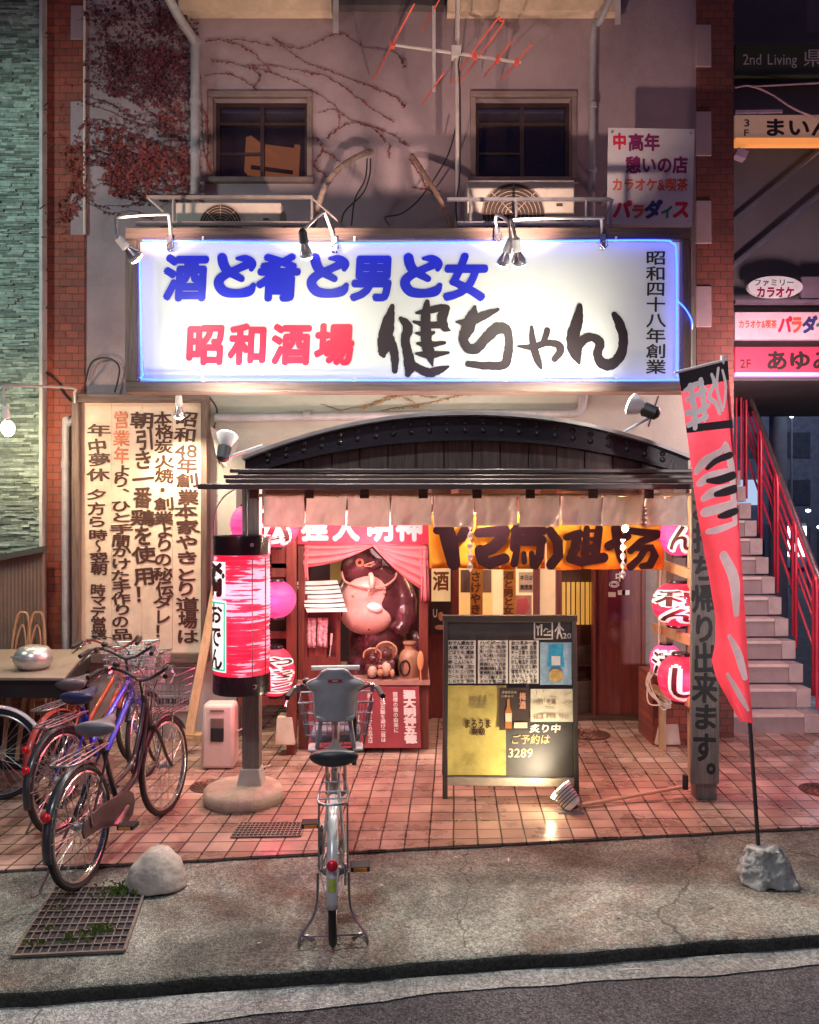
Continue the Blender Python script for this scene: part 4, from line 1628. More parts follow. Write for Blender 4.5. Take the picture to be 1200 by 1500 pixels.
# ------------------------------------------------------------------ ivy
leaf_m = M("dry_ivy_leaf", (0.20, 0.04, 0.035), .7, var=.55, scale=14)
leaf_d = M("dark_ivy_leaf", (0.11, 0.028, 0.04), .75, var=.5, scale=14)
stem_m = M("ivy_stem", (.05, .025, .02), .8)
IR = random.Random(11)


def leaf(mb, p, s, out=.02):
    a = IR.uniform(-2.6, -.5)
    d = Vector((math.cos(a), IR.uniform(-.6, -.1), math.sin(a))).normalized()
    w = d.cross(Vector((0, -1, 0))).normalized()
    nrm = d.cross(w)
    p = p + Vector((0, -IR.uniform(.004, out), 0))
    k = IR.uniform(.1, .35) * s * (1 if IR.random() < .5 else -1)
    mb.add([p, p + d * s * .35 + w * s * .42 + nrm * k, p + d * s * .62 + w * s * .22, p + d * s, p + d * s * .62 - w * s * .22, p + d * s * .35 - w * s * .42 + nrm * k],
           [(0, 1, 2, 3), (0, 3, 4, 5)])


def vine(mbs, mbl, pts, n_leaf, s=.04, d=7.485, thick=.0028):
    pth = smooth_path([P(x, y, d) for x, y in pts], 6)
    pth = [p + Vector((IR.uniform(-.008, .008), 0, IR.uniform(-.008, .008))) for p in pth]
    mbs.tube(pth, thick, 5)
    for _ in range(n_leaf):
        i = IR.randrange(len(pth) - 1)
        leaf(mbl, pth[i].lerp(pth[i + 1], IR.random()), s * IR.uniform(.6, 1.2))


ivy = T("ivy", "dense dry reddish ivy spreading over the upper plaster beside the brick strip", "climbing plant", P(215, 290, 7.49))
ms, ml, md = MB(), MB(), MB()


def dens(x, y):
    if x < 128 or x > 292 or y < 0 or y > 292:
        return 0
    # lower edge rises to the wall's corner, one pale gap crosses the middle
    if y > 292 - max(0, (172 - x)) * 1.9:
        return 0
    d_ = .55 if y < 70 else 1.0
    gap = abs(y - (150 + (x - 130) * .30))
    if x < 232 and gap < 26 and y > 120:
        d_ *= .08
    if x < 160 and y > 60:
        d_ *= .35
    if y > 225 and x > 165:
        d_ *= 1.25
    return d_


cl = [(IR.uniform(128, 292), IR.uniform(0, 292), IR.uniform(8, 26)) for _ in range(46)]
k = 0
while k < 4900:
    cx_, cy_, cr_ = IR.choice(cl)
    x, y = IR.gauss(cx_, cr_), IR.gauss(cy_, cr_ * .8)
    if IR.random() < .35:
        x, y = IR.uniform(128, 292), IR.uniform(0, 292)
    if IR.random() > dens(x, y) * .72:
        k += .25
        continue
    leaf(ml if y > 150 and IR.random() < .75 else md, P(x, y, 7.49), min(.07, .018 + IR.expovariate(1 / .016)), .045)
    k += 1
for i in range(26):
    y = IR.uniform(0, 290)
    x = IR.uniform(95, 150)
    pts = [(x, y)]
    for j in range(7):
        x += IR.uniform(12, 26)
        y += IR.uniform(-10, 14)
        pts.append((min(x, 300), y))
    vine(ms, md, pts, 12, .04, thick=.0024)
for i in range(10):
    y = IR.uniform(150, 290)
    x = 128
    pts = [(x, y)]
    for j in range(5):
        x -= IR.uniform(3, 11)
        y += IR.uniform(-4, 22)
        pts.append((x, y))
    vine(ms, ml, pts, 16, .045, d=7.47, thick=.0024)
ms.build("stem", stem_m, ivy)
ml.build("foliage", leaf_m, ivy, smooth=0, norm=False)
md.build("dark_foliage", leaf_d, ivy, smooth=0, norm=False)
iv2 = T("ivy", "thin bare ivy strands trailing across the plaster between the two windows", "climbing plant", P(480, 330, 7.49))
ms, ml = MB(), MB()
for pts, n_ in (([(400, 55), (427, 70), (450, 68), (483, 52), (505, 50), (527, 66), (580, 77), (592, 97)], 70),
                ([(400, 55), (440, 87), (490, 107), (543, 127), (580, 143), (593, 157)], 80), ([(370, 95), (405, 97), (450, 106), (480, 113), (510, 133), (543, 157), (578, 179)], 80),
                ([(360, 95), (400, 108), (440, 123), (480, 147), (510, 173), (540, 184), (573, 197), (598, 214)], 90), ([(480, 203), (497, 187), (520, 180), (550, 190), (565, 208)], 50),
                ([(497, 187), (497, 170), (490, 160), (465, 165)], 20), ([(450, 200), (468, 205), (472, 222), (460, 240), (478, 260), (470, 285)], 70), ([(472, 222), (485, 226), (498, 236)], 16),
                ([(330, 60), (350, 66), (375, 80), (400, 108)], 40), ([(300, 60), (330, 58), (365, 60), (400, 68)], 40), ([(310, 88), (340, 92), (380, 108), (372, 130)], 40), ([(300, 110), (335, 108), (365, 122), (380, 140)], 30),
                ([(600, 232), (612, 250), (625, 275), (640, 285)], 40), ([(605, 275), (625, 278), (645, 280)], 18), ([(570, 210), (572, 232)], 10), ([(300, 160), (306, 200), (308, 250)], 50), ([(296, 150), (300, 220), (318, 262), (345, 258)], 60)):
    vine(ms, ml, pts, n_, .024, thick=.002)
ms.build("stem", stem_m, iv2)
ml.build("foliage", leaf_m, iv2, smooth=0, norm=False)
iv3 = T("ivy", "short dry ivy strand on the plaster directly below the long sign", "climbing plant", P(600, 600, 7.49))
ms, ml = MB(), MB()
for pts, n_ in (([(470, 592), (500, 600), (540, 592), (575, 580), (600, 585), (612, 596)], 50), ([(530, 596), (560, 588), (590, 578), (640, 582)], 60), ([(560, 600), (620, 592), (660, 582), (700, 574)], 50)):
    vine(ms, ml, pts, n_, .026, d=7.49, thick=.0024)
ms.build("stem", stem_m, iv3)
ml.build("foliage", M("tan_ivy_leaf", (.32, .17, .08), .7, var=.4), iv3, smooth=0, norm=False)

# ------------------------------------------------------------------ neighbour on the left: ribbed stone tiles
nb = T("tiled_building", "neighbouring building faced in grey-green split stone strips", "building", (-5, 7.5, 0))
strip = brick_mat("split_stone_tiles", (0.22, 0.25, 0.21), (0.12, 0.14, 0.115), (0.035, 0.04, 0.034), 0.12, 0.022, 0.003, 0.37, bump=1.0, noise=.35, mscale=9)
mb = MB()
RS = random.Random(5)
z = 0.0
rows = []
while z < 7.6:
    h = RS.choice((.016, .021, .027))
    x = -5.6 - RS.uniform(0, .2)
    while x < xx(66):
        w = RS.uniform(.05, .19)
        x2 = min(x + w, xx(66))
        if x2 > xx(-25):
            y = 7.42 - RS.choice((0, .005, .011, .020))
            mb.box(max(x, xx(-30)), x2, y, 7.46, z, z + h - .002)
        x += w
    z += h
spm = M("split_stone", (0.22, 0.305, 0.26), .7, var=.35, scale=22, bump=.6, bscale=90)
_n = spm.node_tree
_g = _n.nodes.new("ShaderNodeNewGeometry")
_r = _n.nodes.new("ShaderNodeMapRange")
_r.inputs["To Min"].default_value = .35
_r.inputs["To Max"].default_value = 1.35
_x = _n.nodes.new("ShaderNodeMix")
_x.data_type = 'RGBA'
_x.blend_type = 'MULTIPLY'
_x.inputs["Factor"].default_value = 1
_bc = _n.nodes["Principled BSDF"].inputs["Base Color"]
_n.links.new(_bc.links[0].from_socket, _x.inputs["A"])
_n.links.new(_g.outputs["Random Per Island"], _r.inputs["Value"])
_n.links.new(_r.outputs["Result"], _x.inputs["B"])
_n.links.new(_x.outputs["Result"], _bc)
mb.build("stone_facing", spm, nb, smooth=0, norm=False)
mb = MB()
mb.box(-7, xx(66), 7.46, 7.7, 0, 7.6)
mb.build("wall", M("facing_backing", (.10, .11, .095), .85), nb)
mb = MB()
mb.box(xx(66), xx(70.5), 7.38, 7.6, 0, 7.6)
mb.build("edge_strip", M("edge_strip", (.42, .44, .42), .6, dirt=.3), nb)
mb = MB()
for i in range(34):
    y = RS.uniform(0, 560)
    p = P(68 + RS.uniform(-2, 4), y, 7.36)
    mb.tube([p, p + Vector((RS.uniform(-.05, .06), -.02, RS.uniform(-.06, .04)))], .005, 4)
mb.build("creeper_stubs", stem_m, nb)
# ribbed brown screen below it
rs_ = T("ribbed_screen", "brown corrugated metal screen with a sloping dark cap under the stone strips", "fence", P(20, 1000, 7.3))
mb = MB()
for i in range(44):
    a = -20 + i * 2.0
    if a > 64:
        break
    yt = 822 - (a - 0) * .2
    p, q = P(a, yt, 7.34), P(a + 1.1, yt, 7.34)
    mb.box(p.x, q.x, 7.31, 7.35, 0.0, p.z)
mb.box(xx(-20, 7.36), xx(64, 7.36), 7.352, 7.37, 0, zz(812, 7.36) - .02)
mb.build("corrugated_sheet", M("brown_sheet", (.22, .15, .12), .6, dirt=.3), rs_)
mb = MB()
mb.bar(P(-22, 822, 7.3), P(66, 804, 7.3), .10, .05)
mb.build("cap", M("cap_dark", (.05, .05, .045), .6), rs_)

# ------------------------------------------------------------------ the building over the stairs with stacked shop signs
rb = T("neighbour_tower", "dark neighbouring building whose upper floors carry a column of shop signs", "building", (4.6, 8.6, 0))
dark_wall = M("night_wall", (.10, .105, .115), .8, var=.25, scale=1.2, dirt=.3)
mb = MB()
mb.box(2.98, 7.5, 8.35, 8.55, 3.42, 8.2)
mb.build("upper_wall", dark_wall, rb)
mb = MB()
mb.box(2.98, 7.5, 8.55, 11.5, 3.42, 3.6)
mb.build("soffit", dark_wall, rb)
mb = MB()
mb.bar(P(1070, 330, 8.3), P(1210, 215, 8.3), .03, .012)
mb.build("stair_stringer", M("stringer_steel", (.30, .32, .34), .35, metal=.7), rb)
mb = MB()
mb.bar(P(1070, 395, 8.28), P(1215, 275, 8.28), .03, .03)
mb.build("stair_stringer", M("stringer_steel", (.30, .32, .34), .35, metal=.7), rb)
mb = MB()
mb.box(2.66, 2.97, WY + .26, 10.4, 0, 3.4)
mb.build("stair_wall", M("stair_wall", (.30, .26, .25), .8, dirt=.3), rb)


def shop_sign(label, y0, y1, d, m, x1=1290, x0=1077, z_in=.06):
    t = T("shop_sign", label, "sign", P(1140, y1, d), group="stacked shop signs on the dark building")
    mb = MB()
    mb.box(xx(x0, d), xx(x1, d), d, d + z_in, zz(y1, d), zz(y0, d))
    mb.build("panel", m, t, bev=.004)
    mb = MB()
    mb.box(xx(x0 + 20, d), xx(x0 + 25, d), d + z_in, 8.349, zz((y0 + y1) / 2, d) - .02, zz((y0 + y1) / 2, d) + .02)
    mb.build("bracket", grey_metal, t)
    return t


SGY = 8.15
sdim = M("sign_letter_grey", (.5, .5, .48), .6)
t = shop_sign("dark green shop sign lettered 2nd Living in thin grey", 64, 110, SGY, M("dark_green_panel", (.035, .05, .018), .6))
write("lettering", "2nd Living", flat(1088, 76, 1168, 96, SGY), sdim, t)
write("lettering", "県", flat(1176, 70, 1206, 98, SGY), sdim, t)
t = shop_sign("tan 3F sign with black hiragana and glowing orange underside", 168, 202, SGY, M("tan_panel", (.40, .27, .20), .6, emit=(1, .55, .38), es=.10))
write("lettering", "3", flat(1089, 173, 1099, 186, SGY), black, t, bold=.02)
write("lettering", "F", flat(1089, 188, 1098, 200, SGY), black, t, bold=.02)
write("lettering", "まいん", flat(1118, 172, 1222, 200, SGY), black, t, bold=.035)
mb = MB()
mb.box(xx(1077, SGY), xx(1290, SGY), SGY - .02, SGY + .06, zz(213, SGY), zz(203, SGY))
mb.build("light_strip", M("orange_strip", (.8, .3, .1), .5, emit=(1, .36, .09), es=.45), t)
mb = MB()
mb.bar(P(1077, 164, SGY), P(1146, 163, SGY), .02, .03)
mb.build("fitting", M("lilac_metal", (.45, .36, .45), .5), t)
mb = MB()
mb.bar(P(1077, 224, SGY), P(1092, 230, SGY), .10, .08)
mb.build("fitting", M("lilac_metal", (.45, .36, .45), .5), t)
t = T("shop_sign", "oval white karaoke sign with green and wine lettering", "sign", P(1135, 438, SGY), group="stacked shop signs on the dark building")
mb = MB()
mb.lathe([(1, 0), (1, .05)], (0, 0, 0), (0, -1, 0), 36)
mb.v = [P(1135, 421, SGY) + Vector((q.x * 40 / 1200 * SGY, q.y + .03, q.z * 16 / 1200 * SGY)) for q in mb.v]
mb.build("panel", M("oval_panel", (.5, .5, .5), .5, emit=(1, .9, 1), es=.10), t)
write("lettering", "ファミリー", flat(1104, 408, 1164, 419, SGY - .02), grn, t, bold=.02)
write("lettering", "カラオケ", flat(1108, 419, 1164, 436, SGY - .02), M("wine_paint", (.25, .01, .06), .5), t, bold=.04)
mb = MB()
mb.box(xx(1175, SGY), xx(1290, SGY), SGY + .01, SGY + .06, zz(438, SGY), zz(405, SGY))
mb.box(xx(1077, SGY), xx(1290, SGY), SGY - .01, SGY + .05, zz(445, SGY), zz(439, SGY))
mb.build("side_panel", M("dim_lilac", (.16, .13, .17), .5), t)
t = shop_sign("pale pink karaoke cafe sign above the red sign", 457, 497, SGY, M("pale_pink_panel", (.62, .42, .48), .5, emit=(1, .55, .66), es=.14))
write("lettering", "カラオケ&喫茶", flat(1082, 468, 1138, 481, SGY), orng, t, bold=.03)
for c, a, b, m in (("パ", 1140, 1160, crim), ("ラ", 1158, 1176, orng), ("ダ", 1175, 1197, navy), ("イ", 1195, 1210, grn), ("ス", 1208, 1230, crim)):
    write("lettering", c, flat(a, 462, b, 488, SGY), m, t, bold=.06, slant=.1)
t = shop_sign("glowing red 2F sign with black brush hiragana", 508, 545, SGY, M("glow_red_panel", (.65, .04, .08), .5, emit=(1, .03, .10), es=.38))
write("lettering", "2F", flat(1084, 524, 1101, 540, SGY), black, t, bold=.03)
write("lettering", "あゆみ", flat(1122, 512, 1222, 542, SGY), black, t, bold=.045, jit=.03)
mb = MB()
mb.box(xx(1076, SGY), xx(1290, SGY), SGY - .025, SGY + .06, zz(551, SGY), zz(546, SGY))
mb.build("light_strip", M("pink_strip", (.9, .4, .6), .5, emit=(1, .22, .5), es=1.0), t)
mb = MB()
for pts in ([(1078, 128), (1100, 126), (1130, 138), (1165, 160), (1205, 175)], [(1100, 127), (1150, 124), (1210, 121)]):
    mb.tube(smooth_path([P(x, y, 8.1) for x, y in pts], 6), .010, 5)
mb.tube([P(1078, 128, 8.1), P(1076, 128, 8.36)], .01, 5)
tag(mb.build("slack_cable", M("pinkish_cable", (.45, .32, .36), .6), None), "slack pale cables strung under the dark green sign", "cable")

# ------------------------------------------------------------------ outside stairs
stp = T("outside_stairs", "straight flight of pinkish tiled steps climbing between the bar and the night", "stairs", (3.4, 7.7, 0))
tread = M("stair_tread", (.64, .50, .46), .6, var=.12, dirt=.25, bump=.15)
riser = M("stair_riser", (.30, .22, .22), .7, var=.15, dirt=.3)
R_, RUN, D1 = .1984, .183, 7.63
mbt, mbr, mbn = MB(), MB(), MB()
for i in range(1, 15):
    d = D1 + (i - 1) * RUN
    xr = 3.80 + .013 * i
    mbr.box(2.98, xr - .02, d + .006, d + RUN + .02, (i - 1) * R_ + .016, i * R_ - .03)
    mbt.box(2.98, xr - .14, d - .012, d + RUN + .004, i * R_ - .03, i * R_)
    mbn.box(xr - .138, xr, d - .012, d + RUN + .004, (i - 1) * R_ + .02, i * R_)
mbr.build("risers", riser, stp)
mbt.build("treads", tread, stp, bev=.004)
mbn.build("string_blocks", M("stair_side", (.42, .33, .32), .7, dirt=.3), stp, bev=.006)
rl = T("stair_railing", "red tubular stair railing with a pale shiny top handrail", "railing", (3.95, 8, .5))
redp = M("red_rail_paint", (.62, .035, .08), .4, var=.12)


def rp(t, h, dx_=0.0):
    """t: step number along the flight, h: height above the nosing"""
    return Vector((3.93 + .010 * t + dx_, D1 + (t - 1) * RUN, t * R_ + h))


mb = MB()
for h in (.12, .40, .52, .68):
    mb.tube([rp(-1.5, h), rp(14, h)], .013, 8)
mb.tube([rp(-1.5, .52, .12), rp(14, .52, .12)], .016, 8)
mb.build("rails", redp, rl)
mb = MB()
mb.tube([rp(-1.5, .95), rp(14.5, .95)], .026, 10)
mb.build("handrail", M("pink_steel_handrail", (.62, .52, .54), .22, metal=.9), rl)
for t in (2.4, 5.0, 7.6, 10.2, 12.8):
    a, b, c = rp(t, -.30, -.03), rp(t, .88, -.03), rp(t + .42, .88, -.03)
    mb = MB()
    mb.tube(smooth_path([a, a.lerp(b, .5), b - Vector((0, 0, .05)), b.lerp(c, .5) + Vector((0, 0, .05)), c + Vector((0, 0, -.05)), c + Vector((0, 0, -.6)), c + Vector((0, 0, -1.15))], 4), .015, 8)
    mb.build("post", redp, rl)
mb = MB()
for px in (1073, 1079, 1086):
    mb.tube([P(px, 560, 9.6), P(px, 700, 9.6)], .011, 6)
mb.build("landing_bar", redp, rl)

lamp('POINT', 'stair_sign_glow', (3.45, 7.1, 3.2), 95, (1, .60, .62), .15)
# ------------------------------------------------------------------ the night street beyond
fb = T("far_building", "dark block of flats standing in the night beyond the stairs", "building", (14, 27, -.14))
mb = MB()
mb.box(8, 24, 26, 34, -.14, 13)
mb.build("wall", M("far_wall", (.13, .14, .18), .8, var=.3), fb)
fw = random.Random(4)
for i in range(7):
    for j in range(8):
        x, z = 8.6 + i * 1.6, .8 + j * 1.5
        mb = MB()
        mb.box(x, x + .9, 25.95, 25.999, z, z + .8)
        hot = fw.random() < .3
        mb.build("window", M("far_window_%d" % hot, (.05, .06, .08), .3, emit=(.55, .7, 1.0) if hot else None, es=.55), fb)
up = T("utility_pole", "pale concrete utility pole standing in the dark beyond the stair railing", "pole", P(1140, 900, 15))
mb = MB()
mb.lathe([(.17, 0), (.13, 9)], (6.75, 15, -.14), (0, 0, 1), 14)
mb.build("shaft", M("pole_concrete", (.22, .23, .25), .8), up)
mb = MB()
mb.bar((6.2, 15, 5.3), (7.5, 15, 5.3), .08, .08)
mb.bar((6.3, 14.8, 4.7), (5.4, 14, 5.0), .05, .05)
mb.build("crossarm", M("crossarm", (.13, .13, .14), .6), up)
vm = T("vending_machine", "small glowing white vending machine far off beyond the railing", "vending machine", (11.4, 24.9, -.14))
mb = MB()
mb.box(11.0, 12.0, 24.6, 25.4, -.14, 1.75)
mb.build("cabinet", M("vm_cabinet", (.3, .33, .4), .5), vm, bev=.02)
mb = MB()
mb.box(11.08, 11.92, 24.57, 24.599, .75, 1.65)
mb.build("lit_window", M("vm_window", (.8, .9, 1), .4, emit=(.7, .85, 1), es=2.5), vm)
mb = MB()
mb.box(11.1, 11.9, 24.57, 24.599, .3, .42)
mb.build("tray", black_plastic, vm)
for k, (px, py, d) in enumerate(((1160, 610, 22), (1184, 748, 22), (1200, 772, 21), (1130, 668, 20))):
    t = T("far_lamp", ("tiny bluish lamp high by the pole beyond the railing", "tiny white lamp above the far vending machine", "tiny bluish lamp beside the far vending machine", "tiny bluish lamp seen between the red rails")[k], "lamp", P(px, py, d), group="far street lights")
    mb = MB()
    p = P(px, py, d)
    mb.ball(p, .05 + .02 * (k % 2), .05, .04)
    mb.build("globe", M("far_globe", (.8, .9, 1), .3, emit=(.6, .78, 1), es=6), t)
    mb = MB()
    mb.tube([p + Vector((0, .02, -.04)), Vector((p.x, p.y + .02, -.14))], .03, 6)
    mb.build("stalk", M("crossarm", (.1, .1, .1)), t)

for p_, e_ in (((11.5, 20, 6.5), 420), ((7.6, 13.5, 5.4), 90)):
    lamp('POINT', 'far_fill', p_, e_, (.62, .74, 1.0), .3)  # unseen fill lights added to lift the dark background
# ------------------------------------------------------------------ lanterns
def lantern_mat(name, c_lo, c_hi, es, zs=38.0, hot=(.68, .17, 1.0)):
    """lit paper over bamboo hoops: streaky, brighter where the bulb sits"""
    m = bpy.data.materials.new(name)
    m.use_nodes = True
    nt = m.node_tree
    b = nt.nodes["Principled BSDF"]
    L, N = nt.links.new, nt.nodes.new
    tc = N("ShaderNodeTexCoord")
    mp = N("ShaderNodeMapping")
    mp.inputs["Scale"].default_value = (2.6, 2.6, zs)
    L(tc.outputs["Object"], mp.inputs["Vector"])
    n = N("ShaderNodeTexNoise")
    n.inputs["Scale"].default_value = 1.5
    n.inputs["Detail"].default_value = 5
    L(mp.outputs[0], n.inputs["Vector"])
    n2 = N("ShaderNodeTexNoise")
    n2.inputs["Scale"].default_value = 3.2
    L(tc.outputs["Object"], n2.inputs["Vector"])
    ad = N("ShaderNodeMath")
    ad.operation = 'MULTIPLY_ADD'
    ad.inputs[1].default_value = 0.85
    L(n2.outputs["Fac"], ad.inputs[0])
    L(n.outputs["Fac"], ad.inputs[2])
    cr = N("ShaderNodeValToRGB")
    e = cr.color_ramp.elements
    e[0].position, e[0].color = 0.80, (*c_lo, 1)
    e[1].position, e[1].color = 1.16, (*c_hi, 1)
    x = e.new(.99)
    x.color = (c_lo[0], c_lo[1] * 2.2 + .02, c_lo[2] * 1.8 + .02, 1)
    L(ad.outputs[0], cr.inputs[0])
    L(cr.outputs[0], b.inputs["Emission Color"])
    sx = N("ShaderNodeSeparateXYZ")
    L(tc.outputs["Object"], sx.inputs[0])

    def mth(op, a, k):
        q = N("ShaderNodeMath")
        q.operation = op
        L(a, q.inputs[0])
        if k is not None:
            q.inputs[1].default_value = k
        return q.outputs[0]
    g = mth('MULTIPLY', mth('SUBTRACT', sx.outputs["Z"], hot[0]), 1 / hot[1])
    g = mth('POWER', mth('ABSOLUTE', g, None), 2.0)
    g = mth('EXPONENT', mth('MULTIPLY', g, -1.0), None)
    ga = N("ShaderNodeMath")
    ga.operation = 'MULTIPLY_ADD'
    ga.inputs[1].default_value = .11 * hot[2]
    L(g, ga.inputs[0])
    L(ad.outputs[0], ga.inputs[2])
    L(ga.outputs[0], cr.inputs[0])
    st = mth('MULTIPLY_ADD', g, .5 * es)
    st.node.inputs[2].default_value = es
    L(st, b.inputs["Emission Strength"])
    b.inputs["Base Color"].default_value = (c_lo[0] * .7, c_lo[1] * .6, c_lo[2] * .6, 1)
    b.inputs["Roughness"].default_value = .6
    return m


lan_tall = lantern_mat("tall_lantern_paper", (.72, .008, .04), (1, .50, .66), .68, 48)
lan_round = lantern_mat("round_lantern_paper", (.72, .010, .05), (.92, .07, .17), .5, 14, (.17, .12, .5))
lan_pink = lantern_mat("pink_lantern_paper", (.75, .03, .17), (.85, .10, .32), .5, 14, (.17, .12, .5))
lan_white = M("lit_lantern_lettering", (.85, .75, .7), .6, emit=(1, .80, .72), es=.34)
lan_ink = M("lantern_brush_ink", (.05, .004, .01), .6)
cap_m = M("lantern_black_cap", (.012, .008, .012), .25, coat=.4)
TLC = P(354.5, 1012, 5.66)
tl = T("tall_lantern", "tall cylindrical red paper lantern glowing on the porch post, black caps and green bordered writing", "lantern", TLC)
LR, LH = .192, 1.075
wob = random.Random(2)
prof = []
nz = 66
for i in range(nz + 1):
    z = .125 + (LH - .25) * i / nz
    r = LR * (.97 + .03 * math.sin(math.pi * i / nz)) - .012 * math.exp(-((i / nz - .38) / .04) ** 2) * .6
    prof.append((r + (.0035 if i % 2 else -.0015) + wob.uniform(-.0015, .0015), z))
mb = MB()
mb.lathe(prof, TLC, (0, 0, 1), 40, caps=False)
mb.build("paper", lan_tall, tl, smooth=60)
mb = MB()
mb.lathe([(LR + .006, 0), (LR + .008, .02), (LR + .004, .13)], TLC, (0, 0, 1), 40)
mb.build("cap", cap_m, tl)
mb = MB()
mb.lathe([(LR + .004, LH - .13), (LR + .008, LH - .02), (LR + .006, LH), (LR * .86, LH), (LR * .86, LH - .04)], TLC, (0, 0, 1), 40)
mb.build("cap", cap_m, tl)
mb = MB()
mb.lathe([(LR * .85, LH - .03), (.02, LH - .028)], TLC, (0, 0, 1), 32)
mb.build("inner_top", M("lantern_inner", (.7, .72, .8), .5, emit=(.8, .8, 1), es=.5), tl)
mb = MB()
mb.lathe([(.014, 0), (.014, .006)], TLC + Vector((.10, -LR * .88, LH - .06)), (.4, -.9, 0), 10)
mb.tube([TLC + Vector((.115 + math.cos(a_) * .014, -LR * .84, .06 + math.sin(a_) * .014)) for a_ in [k * .6 for k in range(10)]], .004, 5, closed=True)
mb.build("stud", grey_metal, tl)
mb = MB()
mb.tube([TLC + Vector((math.cos(R(-58)) * (LR + .004), math.sin(R(-58)) * (LR + .004), .13 + k * .1)) for k in range(9)], .004, 6)
mb.tube([TLC + Vector((math.cos(R(-25)) * (LR + .004), math.sin(R(-25)) * (LR + .004), .13 + k * .1)) for k in range(9)], .005, 6)
mb.tube(smooth_path([TLC + Vector((-LR, 0, LH - .1)), TLC + Vector((-LR, 0, LH + .12)), TLC + Vector((-.13, 0, LH + .26)), TLC + Vector((-.01, 0, LH + .34))], 6), .005, 6)
mb.tube([TLC + Vector((.035, -.01, LH - .03)), TLC + Vector((.03, 0, LH + .40))], .006, 6)
mb.build("wire", M("lantern_wire", (.25, .22, .22), .4, metal=.7), tl)


def cyl(c, r, a0, a1, z0, z1, bulge=0.0):
    """unit square wrapped on an upright drum; angles in degrees, -90 faces the street"""
    def f(u, v, w):
        an = R(a0 + (a1 - a0) * u)
        rr = r + w
        if bulge:
            t = (v * (z1 - z0) + z0) / bulge
            rr = r * math.sqrt(max(.02, 1 - t * t)) + w
        return Vector((c[0] + math.cos(an) * rr, c[1] + math.sin(an) * rr, c[2] + z0 + (z1 - z0) * v))
    return f


def patch(f, name, m, par, w, u0=0, u1=1, v0=0, v1=1, nu=12, nv=12):
    mb = MB()
    mb.grid(lambda u, v: f(u0 + (u1 - u0) * u, v0 + (v1 - v0) * v, w), nu, nv)
    return mb.build(name, m, par, smooth=80, norm=False)


paper_lit = M("lit_white_paper", (.7, .7, .66), .6, emit=(.88, 1.0, .92), es=.62)
f1 = cyl(TLC, LR, -166, -112, .67, .90)
patch(f1, "label", paper_lit, tl, .005)
write("lettering", "肴", f1, lan_ink, tl, bold=.045, w0=.0085)
f2 = cyl(TLC, LR, -169, -110, .16, .64)
lb = patch(f2, "label", paper_lit, tl, .006)
gm = M("lit_green_border", (.02, .40, .25), .6, emit=(.02, .75, .42), es=.45)
for q in ((0, .06, 0, 1), (.90, .97, .02, .98), (.06, .90, .02, .045), (.06, .90, .955, .98)):
    patch(f2, "border", gm, lb, .0085, *q)
write("lettering", "おでん", cyl(TLC, LR, -163, -117, .17, .63), lan_ink, tl, bold=.03, vertical=True, jit=.06, w0=.009)
lamp('POINT', 'lantern_glow', TLC + Vector((.05, -.42, .5)), 13, (1, .12, .2), .2)


def round_lantern(label, c, r, h, text, m, par_group, face=-90, span=120, tone=lan_ink, glow=0, loz=None):
    c = Vector(c)
    t = T("red_lantern", label, "lantern", c - Vector((0, 0, h)), group=par_group)
    mb = MB()
    prof = []
    k = 30
    for i in range(k + 1):
        th = -1.22 + 2.44 * i / k
        prof.append((r * math.cos(th) + (.003 if i % 2 else 0), h * math.sin(th) / math.sin(1.22) * .9))
    mb.lathe(prof, c, (0, 0, 1), 32)
    mb.build("paper", m, t, smooth=60)
    for s in (-1, 1):
        mb = MB()
        mb.lathe([(r * .40, s * h * .86), (r * .42, s * h * .93), (r * .38, s * h)], c, (0, 0, 1), 20)
        mb.build("ring", cap_m, t)
    if text:
        f = cyl(c, r * 1.02, face - span / 2, face + span / 2, -h * .68, h * .68, bulge=h * 1.02)
        write("lettering_edge", text, f, lan_white, t, bold=.11, vertical=len(text) > 1, jit=.04, w0=.010)
        write("lettering", text, f, tone, t, bold=.015, vertical=len(text) > 1, jit=.0, w0=.0145)
    if glow:
        lamp('POINT', 'lantern_glow', c + Vector((0, -r - .1, 0)), glow * 1.5, (1, .10, .18), .12)
    return t


LG = "round red lanterns beside the display case"
round_lantern("upper round red lantern with big white outlined character behind the porch post", P(402, 770, 6.55), .20, .19, "弘", lan_round, LG, face=-92, span=110, glow=7)
round_lantern("pink round lantern mostly hidden behind the head of the porch post", P(362, 768, 6.9), .14, .17, "", lan_pink, LG)
round_lantern("plain pink and red round lantern in the middle of the rack", P(404, 878, 6.75), .165, .165, "", lan_pink, LG, glow=6)
round_lantern("lowest round red lantern with white scrawled letters above the plastic heater", P(403, 984, 6.55), .155, .21, "やきと", lan_round, LG, face=-80, span=140, glow=6)
mb = MB()
mb.box(xx(421, 7.0), xx(434, 7.0), 6.95, 7.05, 0.02, 2.2)
mb.box(xx(398, 7.0), xx(421, 7.0), 6.98, 7.02, zz(845, 7), zz(800, 7))
mb.box(xx(350, 7.0), xx(421, 7.0), 6.98, 7.02, zz(935, 7), zz(925, 7))
mb.box(xx(350, 7.0), xx(421, 7.0), 6.98, 7.02, zz(832, 7), zz(825, 7))
mb.box(xx(350, 7.0), xx(421, 7.0), 6.98, 7.02, zz(1032, 7), zz(1020, 7))
mb.build("rack_post", wood_red, None)
tag(bpy.data.objects["rack_post"], "dark red wooden rack carrying the round lanterns beside the display case", "rack")
bpy.data.objects["rack_post"].name = "lantern_rack"
mb = MB()
a = [P(402, 1092, 6.9), P(432, 1092, 6.9), P(428, 1050, 6.95), P(406, 1050, 6.95)]
